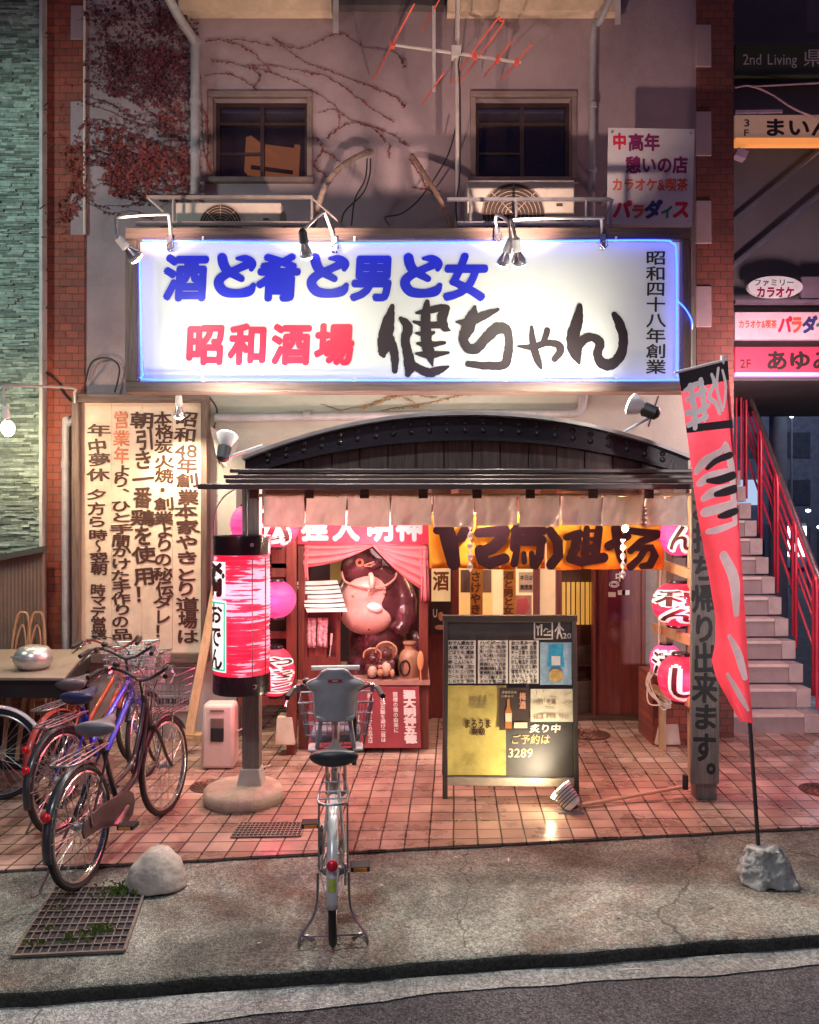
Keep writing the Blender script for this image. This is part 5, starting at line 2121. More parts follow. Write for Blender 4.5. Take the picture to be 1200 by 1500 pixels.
mb.hexa([a[0], a[1], a[1] + Vector((0, .2, 0)), a[0] + Vector((0, .2, 0)), a[3], a[2], a[2] + Vector((0, .15, 0)), a[3] + Vector((0, .15, 0))])
tag(mb.build("concrete_foot", M("foot_concrete", (.5, .4, .32), .8, dirt=.3), None, bev=.008), "small tapered concrete block under the red lantern rack beside the case", "block")

LG2 = "round red lanterns on the wooden rack"
round_lantern("topmost red lantern of the wooden rack, half hidden by the curtain", P(996, 786, 6.45), .155, .165, "ん", lan_pink, LG2, face=-100, span=90)
round_lantern("middle red lantern of the wooden rack with white scrawl and a dark curl", P(992, 885, 6.40), .185, .185, "和ん", lan_round, LG2, face=-95, span=140, glow=8)
round_lantern("low small red lantern with white outlined letters behind the bottom one", P(976, 968, 6.75), .13, .15, "酒", lan_pink, LG2, face=-110, span=100)
round_lantern("lowest red lantern of the wooden rack by the concrete block", P(998, 993, 6.30), .175, .195, "し", lan_round, LG2, face=-100, span=110, glow=8)
rk = T("lantern_rack", "open wooden rack of slats and uprights holding red lanterns by the lettered post", "rack", P(985, 1080, 6.9))
mb = MB()
for y in (828, 925, 1015):
    mb = MB()
    mb.bar(P(958, y - 6, 7.2), P(1014, y + 14, 6.08), .03, .075)
    mb.build("slat", wood_pale, rk)
for px, d in ((962, 7.1), (1004, 6.3)):
    mb = MB()
    mb.bar(Vector((xx(px, d) + .05, d, .016)), Vector((xx(px, d) + .05, d, 2.2)), .05, .05)
    mb.build("upright", wood_pale, rk)
mb = MB()
mb.tube(smooth_path([P(972, 800, 6.9), P(968, 850, 6.85), P(966, 940, 6.85), P(968, 990, 6.8)], 5), .012, 6)
mb.build("hanging_rope", rope_m, rk)
cd = T("cord_bundle", "tangled white cord hanging in a bundle beside the lantern rack", "cord", P(965, 1030, 7.0))
mb = MB()
cr = random.Random(8)
for k in range(5):
    pts = [P(950 + cr.uniform(0, 10), 985, 6.95), P(945 + cr.uniform(0, 8), 1005 + cr.uniform(-5, 5), 6.93), P(950 + cr.uniform(0, 15), 1025 + cr.uniform(-5, 6), 6.9), P(972 + cr.uniform(-3, 8), 1036 + cr.uniform(-5, 4), 6.9), P(982, 1030 + cr.uniform(-5, 6), 6.92), P(960, 1012, 6.94)]
    mb.tube(smooth_path(pts, 6), .006, 5)
mb.build("cord", rope_m, cd)
mb = MB()
mb.hexa([P(951, 985, 6.95), P(966, 985, 6.95), P(966, 985, 7.05), P(951, 985, 7.05), P(955, 968, 6.95), P(972, 968, 6.95), P(972, 968, 7.05), P(955, 968, 7.05)])
mb.build("plug_box", M("tan_box", (.5, .3, .2), .6), cd)
mb = MB()
a = [P(961, 1092, 7.2), P(998, 1092, 7.2), P(994, 1060, 7.25), P(965, 1060, 7.25)]
mb.hexa([a[0], a[1], a[1] + Vector((0, .22, 0)), a[0] + Vector((0, .22, 0)), a[3], a[2], a[2] + Vector((0, .16, 0)), a[3] + Vector((0, .16, 0))])
tag(mb.build("concrete_foot", M("foot_concrete", (.5, .4, .32), .8, dirt=.3), None, bev=.01), "pale tapered concrete block standing below the rack of red lanterns", "block")

# ------------------------------------------------------------------ display case with the raccoon dog statue
CY = 7.10
case = T("display_case", "red draped wooden display case holding a pot bellied animal statue", "display case", P(532, 1097, CY))
mb = MB()
mb.box(xx(437, CY), xx(628, CY), CY + .02, 8.0, 0.02, zz(1003, CY))
mb.build("plinth", wood_red, case)
mb = MB()
mb.box(xx(436, CY), xx(630, CY), CY - .02, 8.0, zz(1003, CY), zz(996, CY))
mb.build("shelf", M("shelf_top", (.42, .24, .2), .4), case)
mb = MB()
mb.box(xx(614, CY), xx(627, CY), CY, CY + .07, zz(996, CY), zz(766, CY))
mb.build("post", wood_red, case)
mb = MB()
mb.box(xx(437, CY), xx(446, CY), CY, CY + .07, zz(996, CY), zz(766, CY))
mb.build("post", wood_red, case)
mb = MB()
mb.box(xx(437, CY), xx(628, CY), 7.98, 8.02, 0.02, 2.2)
mb.build("back_board", M("case_back", (.05, .02, .025), .7), case)
mb = MB()
mb.box(xx(437, CY), xx(630, CY), CY - .04, CY - .01, zz(797, CY), zz(756, CY))
bn = mb.build("name_banner", M("crimson_board", (.42, .02, .055), .6), case)
for ch, a in (("狸", 461), ("大", 507), ("明", 557), ("神", 600)):
    write("lettering", ch, flat(a - 20, 747, a + 20, 792, CY - .04), M("pale_pink_paint", (.7, .5, .5), .6), bn, bold=.05)
pinkc = sheer(M("pink_satin", (.72, .22, .24), .55, var=.15, bump=.05), .25)


def swag(name, top0, top1, low0, low1, folds, d, par):
    """cloth gathered between two edges"""
    def fn(u, v):
        a = Vector((*top0, 0)).lerp(Vector((*top1, 0)), u)
        b = Vector((*low0, 0)).lerp(Vector((*low1, 0)), u)
        q = a.lerp(b, v)
        sagv = math.sin(math.pi * u) * 6 * v
        p = P(q.x, q.y + sagv, d)
        p.y += .018 * math.sin(folds * 2 * math.pi * v + u * 2) * (.3 + .7 * u if True else 1)
        return p
    mb = MB()
    mb.grid(fn, 18, 40)
    return mb.build(name, pinkc, par, smooth=180, solid=.004, norm=False)


swag("drape", (549, 797), (446, 797), (546, 800), (444, 832), 3, CY - .015, case)
swag("drape", (546, 797), (627, 797), (546, 799), (624, 868), 5, CY - .015, case)
cloth(446, 797, 452, 850, CY - .02, "drape", pinkc, case, amp=.01, waves=2, seed=4)
cloth(616, 797, 628, 880, CY - .02, "drape", pinkc, case, amp=.01, waves=2, seed=5)
mb = MB()
mb.box(xx(484, 7.8), xx(512, 7.8), 7.78, 7.8, zz(855, 7.8), zz(815, 7.8))
mb.build("gold_paper", M("gold_paper", (.5, .35, .12), .6), case)
# placard below
pcd = T("placard", "wine red placard with columns of white characters leaning on the display case plinth", "sign", P(536, 1097, CY - .05))
mb = MB()
pb = [P(452, 1096, CY - .10), P(617, 1096, CY - .10), P(614, 1006, CY - .02), P(452, 1006, CY - .02)]
mb.hexa([pb[0], pb[1], pb[1] + Vector((0, .02, 0)), pb[0] + Vector((0, .02, 0)), pb[3], pb[2], pb[2] + Vector((0, .02, 0)), pb[3] + Vector((0, .02, 0))])
mb.build("board", M("wine_board", (.26, .04, .05), .5, dirt=.3), pcd, bev=.003)
fq = quad(*pb)


def sub(f, u0, v0, u1, v1):
    return lambda u, v, w: f(u0 + (u1 - u0) * u, v0 + (v1 - v0) * v, w)


wl_ = M("placard_white", (.75, .62, .6), .6)
write("lettering", "狸大明神五徳", sub(fq, .855, .08, .965, .95), wl_, pcd, bold=.07, vertical=True, w0=.003)
for k, s in enumerate(("狸様の徳の由来に", "一笠は災難を避け二目は", "三腹は広く四とっくり五玉は", "お参りのほど")):
    write("lettering", s, sub(fq, .76 - k * .115, (.25, .1, .08, .10)[k], .805 - k * .115, (.92, .92, .95, .55)[k]), wl_, pcd, bold=.03, vertical=True, w0=.003)


def remesh(o, vox, sm=4):
    q = o.modifiers.new("remesh", 'REMESH')
    q.mode = 'VOXEL'
    q.voxel_size = vox
    q.use_smooth_shade = True
    s_ = o.modifiers.new("smooth", 'SMOOTH')
    s_.iterations = sm
    s_.factor = .6
    return o


TY_ = 7.50
tk = T("raccoon_dog_statue", "big glazed dark brown raccoon dog statue with pink belly and upturned face", "statue", P(552, 1000, TY_))
glz = M("brown_glaze", (.085, .026, .032), .28, var=.5, scale=7, coat=.3, bump=.35, bscale=28, dirt=.35)
pinkg = M("pink_glaze", (.72, .40, .36), .28, var=.14, coat=.3, bump=.12, bscale=14, dirt=.18)
S_ = TY_ / 1200


def tb_(px, py, dy, rx, rz, ry=None, mb=None, rot=None):
    mb.ball(P(px, py, TY_) + Vector((0, dy, 0)), rx * S_, (ry if ry else rx) * S_, rz * S_, 20, 14, rot)


mb = MB()
tb_(556, 885, 0, 46, 58, 42, mb)          # trunk
tb_(552, 940, .02, 44, 48, 38, mb)        # hips
tb_(528, 832, -.04, 29, 27, 28, mb)       # head
tb_(549, 826, -.10, 13, 9, 14, mb, Matrix.Rotation(R(-25), 3, 'Y'))   # muzzle
tb_(512, 812, 0, 8, 9, 5, mb)             # ears
tb_(537, 809, 0, 7, 9, 5, mb)
mb.tube(smooth_path([P(578, 845, TY_ - .03), P(594, 880, TY_ - .10), P(592, 915, TY_ - .18), P(580, 925, TY_ - .24)], 5), [.10, .11, .11, .11, .11, .11, .10, .10, .10, .09, .08, .075, .07, .06, .05, .05], 12)
mb.tube(smooth_path([P(512, 850, TY_ - .03), P(502, 875, TY_ - .10), P(505, 905, TY_ - .16)], 5), .07, 12)
mb.tube([P(528, 965, TY_ - .05), P(524, 996, TY_ - .08)], .12, 12)
mb.tube([P(574, 965, TY_ - .05), P(580, 996, TY_ - .08)], .12, 12)
tb_(524, 994, -.16, 16, 7, 22, mb)
tb_(582, 994, -.16, 16, 7, 22, mb)
tb_(606, 960, .16, 16, 34, 16, mb)        # tail
remesh(mb.build("body", glz, tk), .016)
mb = MB()
tb_(540, 874, -.175, 36, 33, 16, mb)
tb_(540, 898, -.17, 39, 28, 20, mb)
tb_(540, 888, -.17, 36, 30, 18, mb)
remesh(mb.build("belly", pinkg, tk), .012)
mb = MB()
mb.tube([P(527 + math.cos(k / 16 * 6.283) * 5, 824 + math.sin(k / 16 * 6.283) * 5, TY_ - .23) + Vector((0, 0, 0)) for k in range(16)], .008, 6, closed=True)
mb.lathe([(.030, 0), (.028, .008), (.001, .010)], P(527, 824, TY_ - .215), (0, -1, 0), 16)
mb.build("eye_ring", M("eye_orange", (.65, .22, .14), .3), tk)
mb = MB()
mb.ball(P(527, 824, TY_ - .225), .016, .01, .016)
mb.build("pupil", ink, tk)
mb = MB()
mb.ball(P(557, 821, TY_ - .21), .022, .02, .018)
mb.build("nose", ink, tk)
mb = MB()
mb.tube([P(533, 828, TY_ - .21), P(548, 823, TY_ - .22)], [.006, .008], 6)
mb.tube([P(533, 829, TY_ - .21), P(545, 830, TY_ - .21)], [.005, .006], 6)
mb.build("mouth", M("mouth_orange", (.7, .3, .2), .3), tk)
mb = MB()
mb.tube(smooth_path([P(501, 838, TY_ - .12), P(506, 852, TY_ - .20), P(524, 858, TY_ - .29), P(545, 861, TY_ - .30), P(566, 857, TY_ - .27), P(578, 848, TY_ - .18), P(581, 840, TY_ - .10)], 5), .010, 8)
mb.tube(smooth_path([P(543, 840, TY_ - .29), P(545, 852, TY_ - .33), P(544, 862, TY_ - .34)], 4), [.018, .022, .024, .026, .026, .024, .022, .02, .016], 8)
mb.tube(smooth_path([P(543, 862, TY_ - .33), P(539, 868, TY_ - .335), P(540, 874, TY_ - .335)], 3), .007, 6)
mb.build("neck_cord", M("pale_glaze", (.65, .36, .28), .3), tk)
mb = MB()
tb_(551, 885, -.285, 11, 7, 4, mb, Matrix.Rotation(R(12), 3, 'Y'))
mb.build("white_patch", M("white_glaze", (.75, .75, .74), .15), tk)
mb = MB()
tb_(564, 864, -.265, 2.2, 2.2, 2, mb)
tb_(520, 868, -.26, 2.2, 2.2, 2, mb)
mb.build("nipple", M("mouth_orange", (.7, .3, .2)), tk)
mb = MB()
tb_(543, 915, -.315, 1.6, 1.6, 1.2, mb)
mb.build("navel", glz, tk)
mb = MB()
tb_(592, 886, -.19, 9, 5, 4, mb, Matrix.Rotation(R(-25), 3, 'Y'))
mb.build("ledger", M("pale_lilac_glaze", (.5, .45, .55), .3), tk)
mb = MB()
mb.prism([P(545, 803, TY_ + .1), P(500, 830, TY_ + .1), P(588, 850, TY_ + .1)], (0, .02, 0))
mb.build("backing_cloth", M("pale_hat", (.6, .66, .7), .7, dirt=.3), tk)
# pair of small figures in hats
sp = T("raccoon_dog_pair", "pair of small brown raccoon dog figurines in round hats at the big statue's feet", "figurine", P(556, 996, 7.16))
SY_ = 7.18
tang = M("tan_glaze", (.55, .30, .18), .25, var=.2)
for k, (px, py, s) in enumerate(((546, 975, .85), (566, 970, 1.0))):
    mb = MB()
    q = lambda a, b, dy, r1, r2: mb.ball(P(px + a * s, py + b * s, SY_) + Vector((0, dy, 0)), r1 * s * SY_ / 1200, r1 * s * SY_ / 1200, r2 * s * SY_ / 1200, 14, 10)
    q(0, 8, 0, 11, 15)
    q(0, -12, -.01, 9, 8)
    q(-9, 4, -.03, 4, 9)
    q(9, 4, -.03, 4, 9)
    q(-5, 22, -.03, 5, 3)
    q(5, 22, -.03, 5, 3)
    remesh(mb.build("body", glz, sp), .007, 2)
    mb = MB()
    q(0, 9, -.045, 8.5, 10)
    mb.build("belly", M("cream_glaze", (.62, .45, .34), .3, var=.15), sp)
    mb = MB()
    mb.lathe([(17 * s * SY_ / 1200, 0), (15 * s * SY_ / 1200, .012), (6 * s * SY_ / 1200, .035), (.001, .045)], P(px, py - 16 * s, SY_) + Vector((0, .02, 0)), (-.25 + .4 * k, -.75, .6), 20)
    mb.build("hat", M("hat_glaze", (.13, .04, .03), .3, var=.3), sp)
    mb = MB()
    mb.tube([P(px, py - 16 * s, SY_) + Vector((math.cos(a_) * .092 * s, -.02 - .02 * s, .012 + math.sin(a_) * .075 * s)) for a_ in [-.5 + z_ * .26 for z_ in range(16)]], .008, 6)
    mb.build("hat_rim", tang, sp)
mb = MB()
mb.ball(P(557, 985, SY_ - .10), .028, .022, .034)
mb.ball(P(557, 977, SY_ - .10), .02, .018, .018)
mb.build("cub", tang, sp)
mb = MB()
mb.ball(P(575, 986, SY_ - .09), .02, .02, .035)
mb.build("sake_flask", tang, sp)
jr = T("sake_jar", "brown stoneware jar with a dark painted loop beside the figurines", "jar", P(598, 997, 7.25))
jc = P(600, 997, 7.25)
mb = MB()
mb.lathe([(.07, 0), (.09, .02), (.105, .12), (.10, .21), (.075, .255), (.045, .28), (.042, .31), (.058, .33), (.056, .345), (.035, .345)], jc, (0, 0, 1), 28)
mb.build("vessel", M("stoneware", (.42, .22, .13), .4, var=.2), jr)
mb = MB()
mb.tube([jc + Vector((-.04 + math.cos(a_) * .042, -.098, .13 + math.sin(a_) * .065)) for a_ in [z_ * .35 for z_ in range(18)]], .010, 6, closed=True)
mb.build("painted_loop", ink, jr)
fan = T("round_fan", "small orange round fan leaning at the case corner", "fan", P(622, 985, 7.08))
mb = MB()
mb.ball(P(616, 968, 7.06), .028, .008, .085)
mb.tube([P(616, 975, 7.06), P(617, 998, 7.06)], .006, 6)
mb.build("blade", M("fan_orange", (.7, .35, .15), .6), fan)
# little shrine with a striped roof
sh = T("small_shrine", "little red wooden shrine with a striped sloping roof inside the display case", "shrine", P(470, 1000, 7.15))
HY = 7.15
mb = MB()
mb.hexa([P(450, 897, HY - .12), P(509, 896, HY - .12), P(509, 896, HY - .10), P(450, 897, HY - .10), P(432, 852, HY + .12), P(494, 850, HY + .12), P(494, 850, HY + .14), P(432, 852, HY + .14)])
mb.build("roof", M("roof_white", (.62, .62, .60), .5), sh)
mb = MB()
for k in range(1, 7):
    f = k / 7
    a = P(432, 852, HY + .12).lerp(P(450, 897, HY - .12), f)
    b = P(494, 850, HY + .12).lerp(P(509, 896, HY - .12), f)
    mb.tube(smooth_path([a + Vector((0, -.004, .002)), a.lerp(b, .5) + Vector((0, -.004, -.006)), b + Vector((0, -.004, .002))], 4), .005 + .002 * (k % 2), 6)
mb.build("roof_stripe", ink, sh)
mb = MB()
for a, b, y0 in ((444, 451, 870), (493, 499, 890)):
    mb.box(xx(a, HY), xx(b, HY), HY - .03, HY + .03, zz(1000, HY), zz(y0, HY))
mb.box(xx(448, HY), xx(497, HY), HY - .02, HY + .10, zz(1000, HY), zz(962, HY))
mb.build("frame", wood_red, sh)
mb = MB()
mb.box(xx(450, HY), xx(494, HY), HY + .14, HY + .16, zz(962, HY), zz(885, HY))
mb.build("back", M("shrine_back", (.16, .02, .03), .6), sh)
mb = MB()
mb.box(xx(452, HY), xx(478, HY), HY, HY + .08, zz(962, HY), zz(948, HY))
mb.build("altar", M("altar_wood", (.3, .1, .08), .5), sh)
floral = M("floral_cloth", (.62, .34, .40), .8, var=.6, scale=40)
for a, b in ((448, 463), (463, 480)):
    cloth(a + 2, 905, b, 948, HY - .035, "curtain", floral, sh, amp=.012, waves=2, seed=a)
mb = MB()
mb.tube([P(485, 945, HY - .03), P(486, 928, HY - .03)], .010, 8)
mb.tube([P(483, 962, HY - .03), P(485, 945, HY - .03)], .004, 8)
mb.build("candle", M("candle_wax", (.75, .6, .55), .5), sh)
lamp('POINT', 'case_light', P(545, 806, 7.0) + Vector((0, -.25, .02)), 15, (1, .44, .46), .06)
lamp('POINT', 'passage_light', (1.0, 7.55, 2.2), 16, (1, .52, .26), .1)
lamp('POINT', 'passage_inner', (1.55, 8.45, 2.2), 4, (1, .6, .3), .05)

# ------------------------------------------------------------------ menu easel with papers
eb = T("menu_easel", "dark framed menu easel covered with handwritten papers and drink posters", "menu board", (.44, 6.0, .016))


def PL(px, py, w=0.0):
    k, y0 = .13, 5.93
    c = (750 - py) / 1200
    y = (y0 + k * (CAMH - .1)) / (1 - k * c)
    return P(px, py, y) + Vector((0, -w, w * .13))


mb = MB()
p = [PL(652, 1138), PL(843, 1140), PL(838, 908), PL(655, 908)]
back = Vector((0, .035, 0))
mb.hexa([p[0], p[1], p[1] + back, p[0] + back, p[3], p[2], p[2] + back, p[3] + back])
mb.build("board", M("chalkboard", (.045, .04, .04), .55, var=.3, dirt=.5), eb)
frm = M("easel_frame", (.06, .05, .045), .5, metal=.3, dirt=.4)
for nm, a, b in (("rail", (648, 906), (845, 906)), ("rail", (648, 1143), (847, 1145)), ("stile", (652, 1170), (653, 909)), ("stile", (844, 1168), (840, 909))):
    mb = MB()
    mb.bar(PL(*a, .004), PL(*b, .004), .035 if nm == "stile" else .05, .05 if a[1] < 1100 else .06, (0, 0, 1) if nm == "rail" else (0, 1, 0))
    mb.build(nm, frm if a != (648, 1143) else M("easel_tray", (.48, .42, .34), .4, metal=.4, dirt=.4), eb, bev=.004)
for px in (654, 842):
    mb = MB()
    mb.bar(PL(px, 1000) + Vector((0, .1, 0)), Vector((PL(px, 1000).x, 6.45, .016)), .03, .03, (0, 1, 0))
    mb.build("back_leg", frm, eb)


def sheet_on(name, x0, y0, x1, y1, m, w=.008, curl=.006, par=eb):
    f = quad(PL(x0, y1), PL(x1, y1), PL(x1, y0), PL(x0, y0))
    mb = MB()
    mb.grid(lambda u, v: f(u, v, w + curl * (abs(u - .5) * 2) ** 3 * (abs(v - .5) * 2)), 8, 8)
    o = mb.build(name, m, par, smooth=60, norm=False)
    return o, lambda u, v, ww: f(u, v, w + .004 + ww)


pw = M("menu_paper", (.76, .72, .63), .7, var=.1, bump=.08, dirt=.1)
MENUS = (("おでん盛合せ", "大根 牛スジ", "ごぼう天 厚揚", "とうふ 平天", "卵 こんにゃく", "餅入り巾着 二百円", "ちくわ じゃが芋", "ロール 百八十円", "しらたき 百円"),
         ("ハイボール", "ビール 生中", "角ハイボール 三百", "レモン酎ハイ四百", "ゴーヤチャンプル", "梅酒ロック 四百", "黒糖焼酎 五百", "麦焼酎お湯割り", "チーズ揚げ 三百", "えのき巻 二百"),
         ("おつまみ一品", "枝豆 冷奴 三百", "チーズ盛り 四百", "ハムカツ 二百円", "だし巻玉子 四百", "とり皮ポン酢", "塩昆布きゃべつ", "冷やしトマト", "カキフライ 五百"))
for (x0, x1), lines in zip(((654, 697), (700, 744), (746, 789)), MENUS):
    o, f = sheet_on("menu_sheet", x0, 938, x1, 1001, pw)
    n_ = len(lines)
    mb = MB()
    for k, s in enumerate(lines):
        letters(mb, s, sub(f, .06, 1 - (k + .92) / n_, .94, 1 - (k + .12) / n_), .045 if k < 2 else .03, jit=.05, w0=.001)
    mb.build("lettering", ink, o, smooth=0, norm=False)
o, f = sheet_on("drink_poster", 791, 941, 837, 1003, M("poster_blue", (.26, .40, .52), .5, var=.35, scale=12))
mb = MB()
mb.grid(lambda u, v: f(.5 + (u - .5) * (.42 - .12 * v if v < .75 else .36) * 1.3, .42 + .54 * v, .002), 6, 10)
mb.build("glass_picture", M("poster_cyan", (.03, .30, .52), .4, var=.3, scale=30), o, smooth=0, norm=False)
mb = MB()
mb.grid(lambda u, v: f(.36 + .28 * u, .46 + .22 * v, .004), 3, 3)
mb.build("badge", M("poster_white", (.62, .66, .66), .4), o, smooth=0, norm=False)
mb = MB()
mb.add([f(.5 + .23 * math.cos(a_), .22 + .16 * math.sin(a_), .003) for a_ in [k / 20 * 6.283 for k in range(20)]], [tuple(range(20))])
mb.build("snack_picture", M("poster_amber", (.50, .34, .12), .5, var=.3, scale=30), o, smooth=0, norm=False)
o, f = sheet_on("yellow_poster", 653, 1004, 741, 1135, M("yellow_film", (.48, .40, .12), .3, var=.35, scale=5, bump=.4, bscale=9), curl=.012)
write("lettering", "まろうま", sub(f, .30, .52, .76, .63), brown_ink, o, bold=.03)
write("lettering", "高級", sub(f, .42, .44, .66, .525), brown_ink, o, bold=.03)
write("lettering", "焼酎", sub(f, .40, .74, .70, .88), M("faint_ochre", (.36, .30, .10), .4), o, bold=.02)
o, f = sheet_on("bottle_poster", 731, 1007, 774, 1069, M("poster_black", (.05, .035, .03), .4), w=.020)
mb = MB()
bot = [(.2, .04), (.42, .04), (.43, .42), (.36, .55), (.35, .74), (.27, .74), (.26, .55), (.19, .42)]
mb.add([f(a, b, .002) for a, b in bot], [tuple(range(8))])
mb.build("bottle_picture", M("poster_bottle", (.42, .16, .05), .3), o, smooth=0, norm=False)
mb = MB()
mb.add([f(a, b, .004) for a, b in ((.21, .2), (.42, .2), (.42, .4), (.21, .4))], [(0, 1, 2, 3)])
mb.add([f(a, b, .004) for a, b in ((.5, .05), (.95, .05), (.95, .18), (.5, .18))], [(0, 1, 2, 3)])
mb.build("label_picture", M("poster_cream", (.6, .5, .34), .5), o, smooth=0, norm=False)
write("lettering", "梅酒", sub(f, .68, .5, .9, .9), M("poster_red_ink", (.6, .3, .2), .5), o, bold=.04, vertical=True)
write("lettering", "本格仕込み", sub(f, .08, .86, .6, .93), M("poster_cream", (.6, .5, .34)), o)
write("lettering", "小瓶あり", sub(f, .06, .77, .5, .83), M("poster_cream", (.6, .5, .34)), o)
o, f = sheet_on("map_sheet", 777, 1009, 839, 1057, M("map_paper", (.52, .48, .36), .7, var=.2, scale=14), w=.012)
mb = MB()
for k in range(13):
    x, y = RND.uniform(.05, .8), RND.uniform(.08, .9)
    a_, l_ = RND.choice((0, 0, 1.57, .5)), RND.uniform(.08, .25)
    q = [(x, y), (x + math.cos(a_) * l_, y + math.sin(a_) * l_)]
    strokes(mb, [[(q[0][0], q[0][1], .012), (q[1][0], q[1][1], .012)]], lambda u, v, w: f(u, min(v, .96), w), w0=.001) if False else mb.add(
        [f(q[0][0], q[0][1], .001), f(q[1][0], min(q[1][1], .97), .001), f(q[1][0] + .012, min(q[1][1] + .02, .99), .001), f(q[0][0] + .012, q[0][1] + .02, .001)], [(0, 1, 2, 3)])
mb.build("map_lines", M("map_ink", (.30, .20, .14), .6), o, smooth=0, norm=False)
for k, s in enumerate(("うまい酒", "駅前通", "やきとり", "お座敷有", "市場")):
    write("lettering", s, sub(f, .06 + .3 * (k % 3), .1 + .42 * (k // 3), .3 + .3 * (k % 3), .24 + .42 * (k // 3)), M("map_ink", (.3, .2, .14)), o, bold=.02)
fb_ = quad(PL(652, 1138), PL(843, 1140), PL(838, 908), PL(655, 908))


def bpx(x0, y0, x1, y1):
    g = quad(PL(x0, y1), PL(x1, y1), PL(x1, y0), PL(x0, y0))
    return lambda u, v, w: g(u, v, w + .003)


chalk = M("chalk_white", (.70, .64, .54), .8)
write("chalk_lettering", "炙り中", bpx(776, 1060, 822, 1073), chalk, eb, bold=.03, slant=.1)
write("chalk_lettering", "ご予約は", bpx(748, 1075, 806, 1090), M("chalk_gold", (.45, .36, .16), .8), eb, bold=.01, slant=.15)
write("chalk_lettering", "3289", bpx(744, 1094, 781, 1110), M("chalk_yellow", (.66, .52, .25), .8), eb, bold=.01, slant=.15)
icon = M("icon_white", (.6, .57, .53), .7)
mb = MB()
g = bpx(782, 910, 840, 937)
gr = bpx(782, 910, 810, 937)
for q in ((0, 0, 1, .07), (0, .93, 1, 1), (0, .07, .07, .93), (.93, .07, 1, .93)):
    mb.add([gr(q[0], q[1], .001), gr(q[2], q[1], .001), gr(q[2], q[3], .001), gr(q[0], q[3], .001)], [(0, 1, 2, 3)])
strokes(mb, [[(.22, .25, .06), (.22, .62, .06)], [(.15, .75, .05), (.22, .62, .1), (.29, .75, .05)], [(.40, .25, .06), (.40, .8, .1)], [(.52, .45, .05), (.62, .60, .05), (.72, .55, .05)], [(.55, .25, .08), (.88, .25, .08)], [(.72, .4, .05), (.88, .48, .05)]], gr, n=3, w0=.0015)
gp = bpx(812, 910, 826, 936)
strokes(mb, [[(.5, .86, .24), (.5, .88, .24)], [(.5, .70, .3), (.5, .42, .3)], [(.42, .4, .14), (.3, .05, .14)], [(.58, .4, .14), (.8, .05, .14)], [(.35, .66, .1), (.1, .45, .1)], [(.66, .66, .1), (.95, .5, .1)]], gp, n=3, w0=.0015)
mb.build("pictogram", icon, eb, smooth=0, norm=False)
write("chalk_lettering", "20", bpx(824, 926, 837, 936), icon, eb, bold=.01)
# flood lamp aimed at the easel
fl = T("ground_floodlight", "small white finned floodlight on the tiles aimed at the menu easel", "floodlight", (1.08, 5.6, .016))
fc = Vector((1.075, 5.62, .13))
fa = Vector((-.62, .42, .66)).normalized()
mb = MB()
mb.lathe([(.045, -.085), (.062, -.06), (.078, .02), (.088, .06)], fc, fa, 20)
mb.build("housing", M("lamp_enamel", (.8, .76, .7), .35), fl)
mb = MB()
for k in range(5):
    mb.lathe([(.066 + k * .004, -.05 + k * .02), (.074 + k * .004, -.05 + k * .02), (.074 + k * .004, -.045 + k * .02)], fc, fa, 20)
mb.build("fins", black_plastic, fl)
mb = MB()
mb.lathe([(.084, .062), (.06, .068), (.001, .07)], fc, fa, 20, caps=False)
mb.build("lens", M("hot_lens", (1, .9, .7), .3, emit=(1, .82, .52), es=25), fl)
mb = MB()
mb.tube([fc + Vector((.09, -.01, 0)), fc + Vector((.10, -.01, -.105)), fc + Vector((-.06, .0, -.105))], .012, 6)
mb.box(fc.x - .06, fc.x + .12, fc.y - .03, fc.y + .03, .016, .03)
mb.build("stand", grey_metal, fl)
lamp('SPOT', 'easel_floodlight', fc + fa * .09, 26, (1, .84, .58), .05, fc + fa * 2, 150, .8)
lamp('POINT', 'easel_floodlight_spill', fc + Vector((-.10, -.02, -.0)), 3, (1, .78, .45), .03)
st_ = T("leaning_stick", "pale bamboo stick lying from the floodlight to the dark post", "stick", P(848, 1188, 5.7))
mb = MB()
mb.tube([Vector((1.17, 5.70, .035)), P(1004, 1152, 5.92)], .014, 8)
mb.build("cane", M("cane", (.55, .36, .22), .5, var=.15), st_)
mb = MB()
mb.tube(smooth_path([Vector((1.17, 5.70, .035)), Vector((1.12, 5.66, .03)), Vector((1.08, 5.70, .026))], 4), .01, 6)
mb.build("fitting", black_plastic, st_)
mb = MB()
mb.lathe([(.02, 0), (.02, .10)], P(1004, 1156, 5.9), (0, 0, 1), 10)
mb.build("fitting", black_plastic, st_)
# door mats / manhole covers
iron = M("cast_iron", (.10, .055, .045), .55, metal=.5, var=.3)


def cover(label, c, r, name="manhole_cover"):
    t = T(name, label, "manhole cover", (c.x, c.y, .017), group="round iron covers in the tiles")
    c = Vector((c.x, c.y, .017))
    mb = MB()
    mb.lathe([(r, 0), (r, .005), (r * .96, .007), (.001, .007)], c, (0, 0, 1), 36)
    mb.build("plate", iron, t)
    mb = MB()
    for k in range(1, 6):
        q = r * k / 6
        for j in range(12):
            a0, a1 = (j + .1 + .5 * (k % 2)) * math.pi / 6, (j + .75 + .5 * (k % 2)) * math.pi / 6
            mb.tube([c + Vector((math.cos(a0 + (a1 - a0) * s_ / 3) * q, math.sin(a0 + (a1 - a0) * s_ / 3) * q, .009)) for s_ in range(4)], .006, 4)
    mb.build("ribs", M("rust_iron", (.20, .10, .07), .5, metal=.5), t)


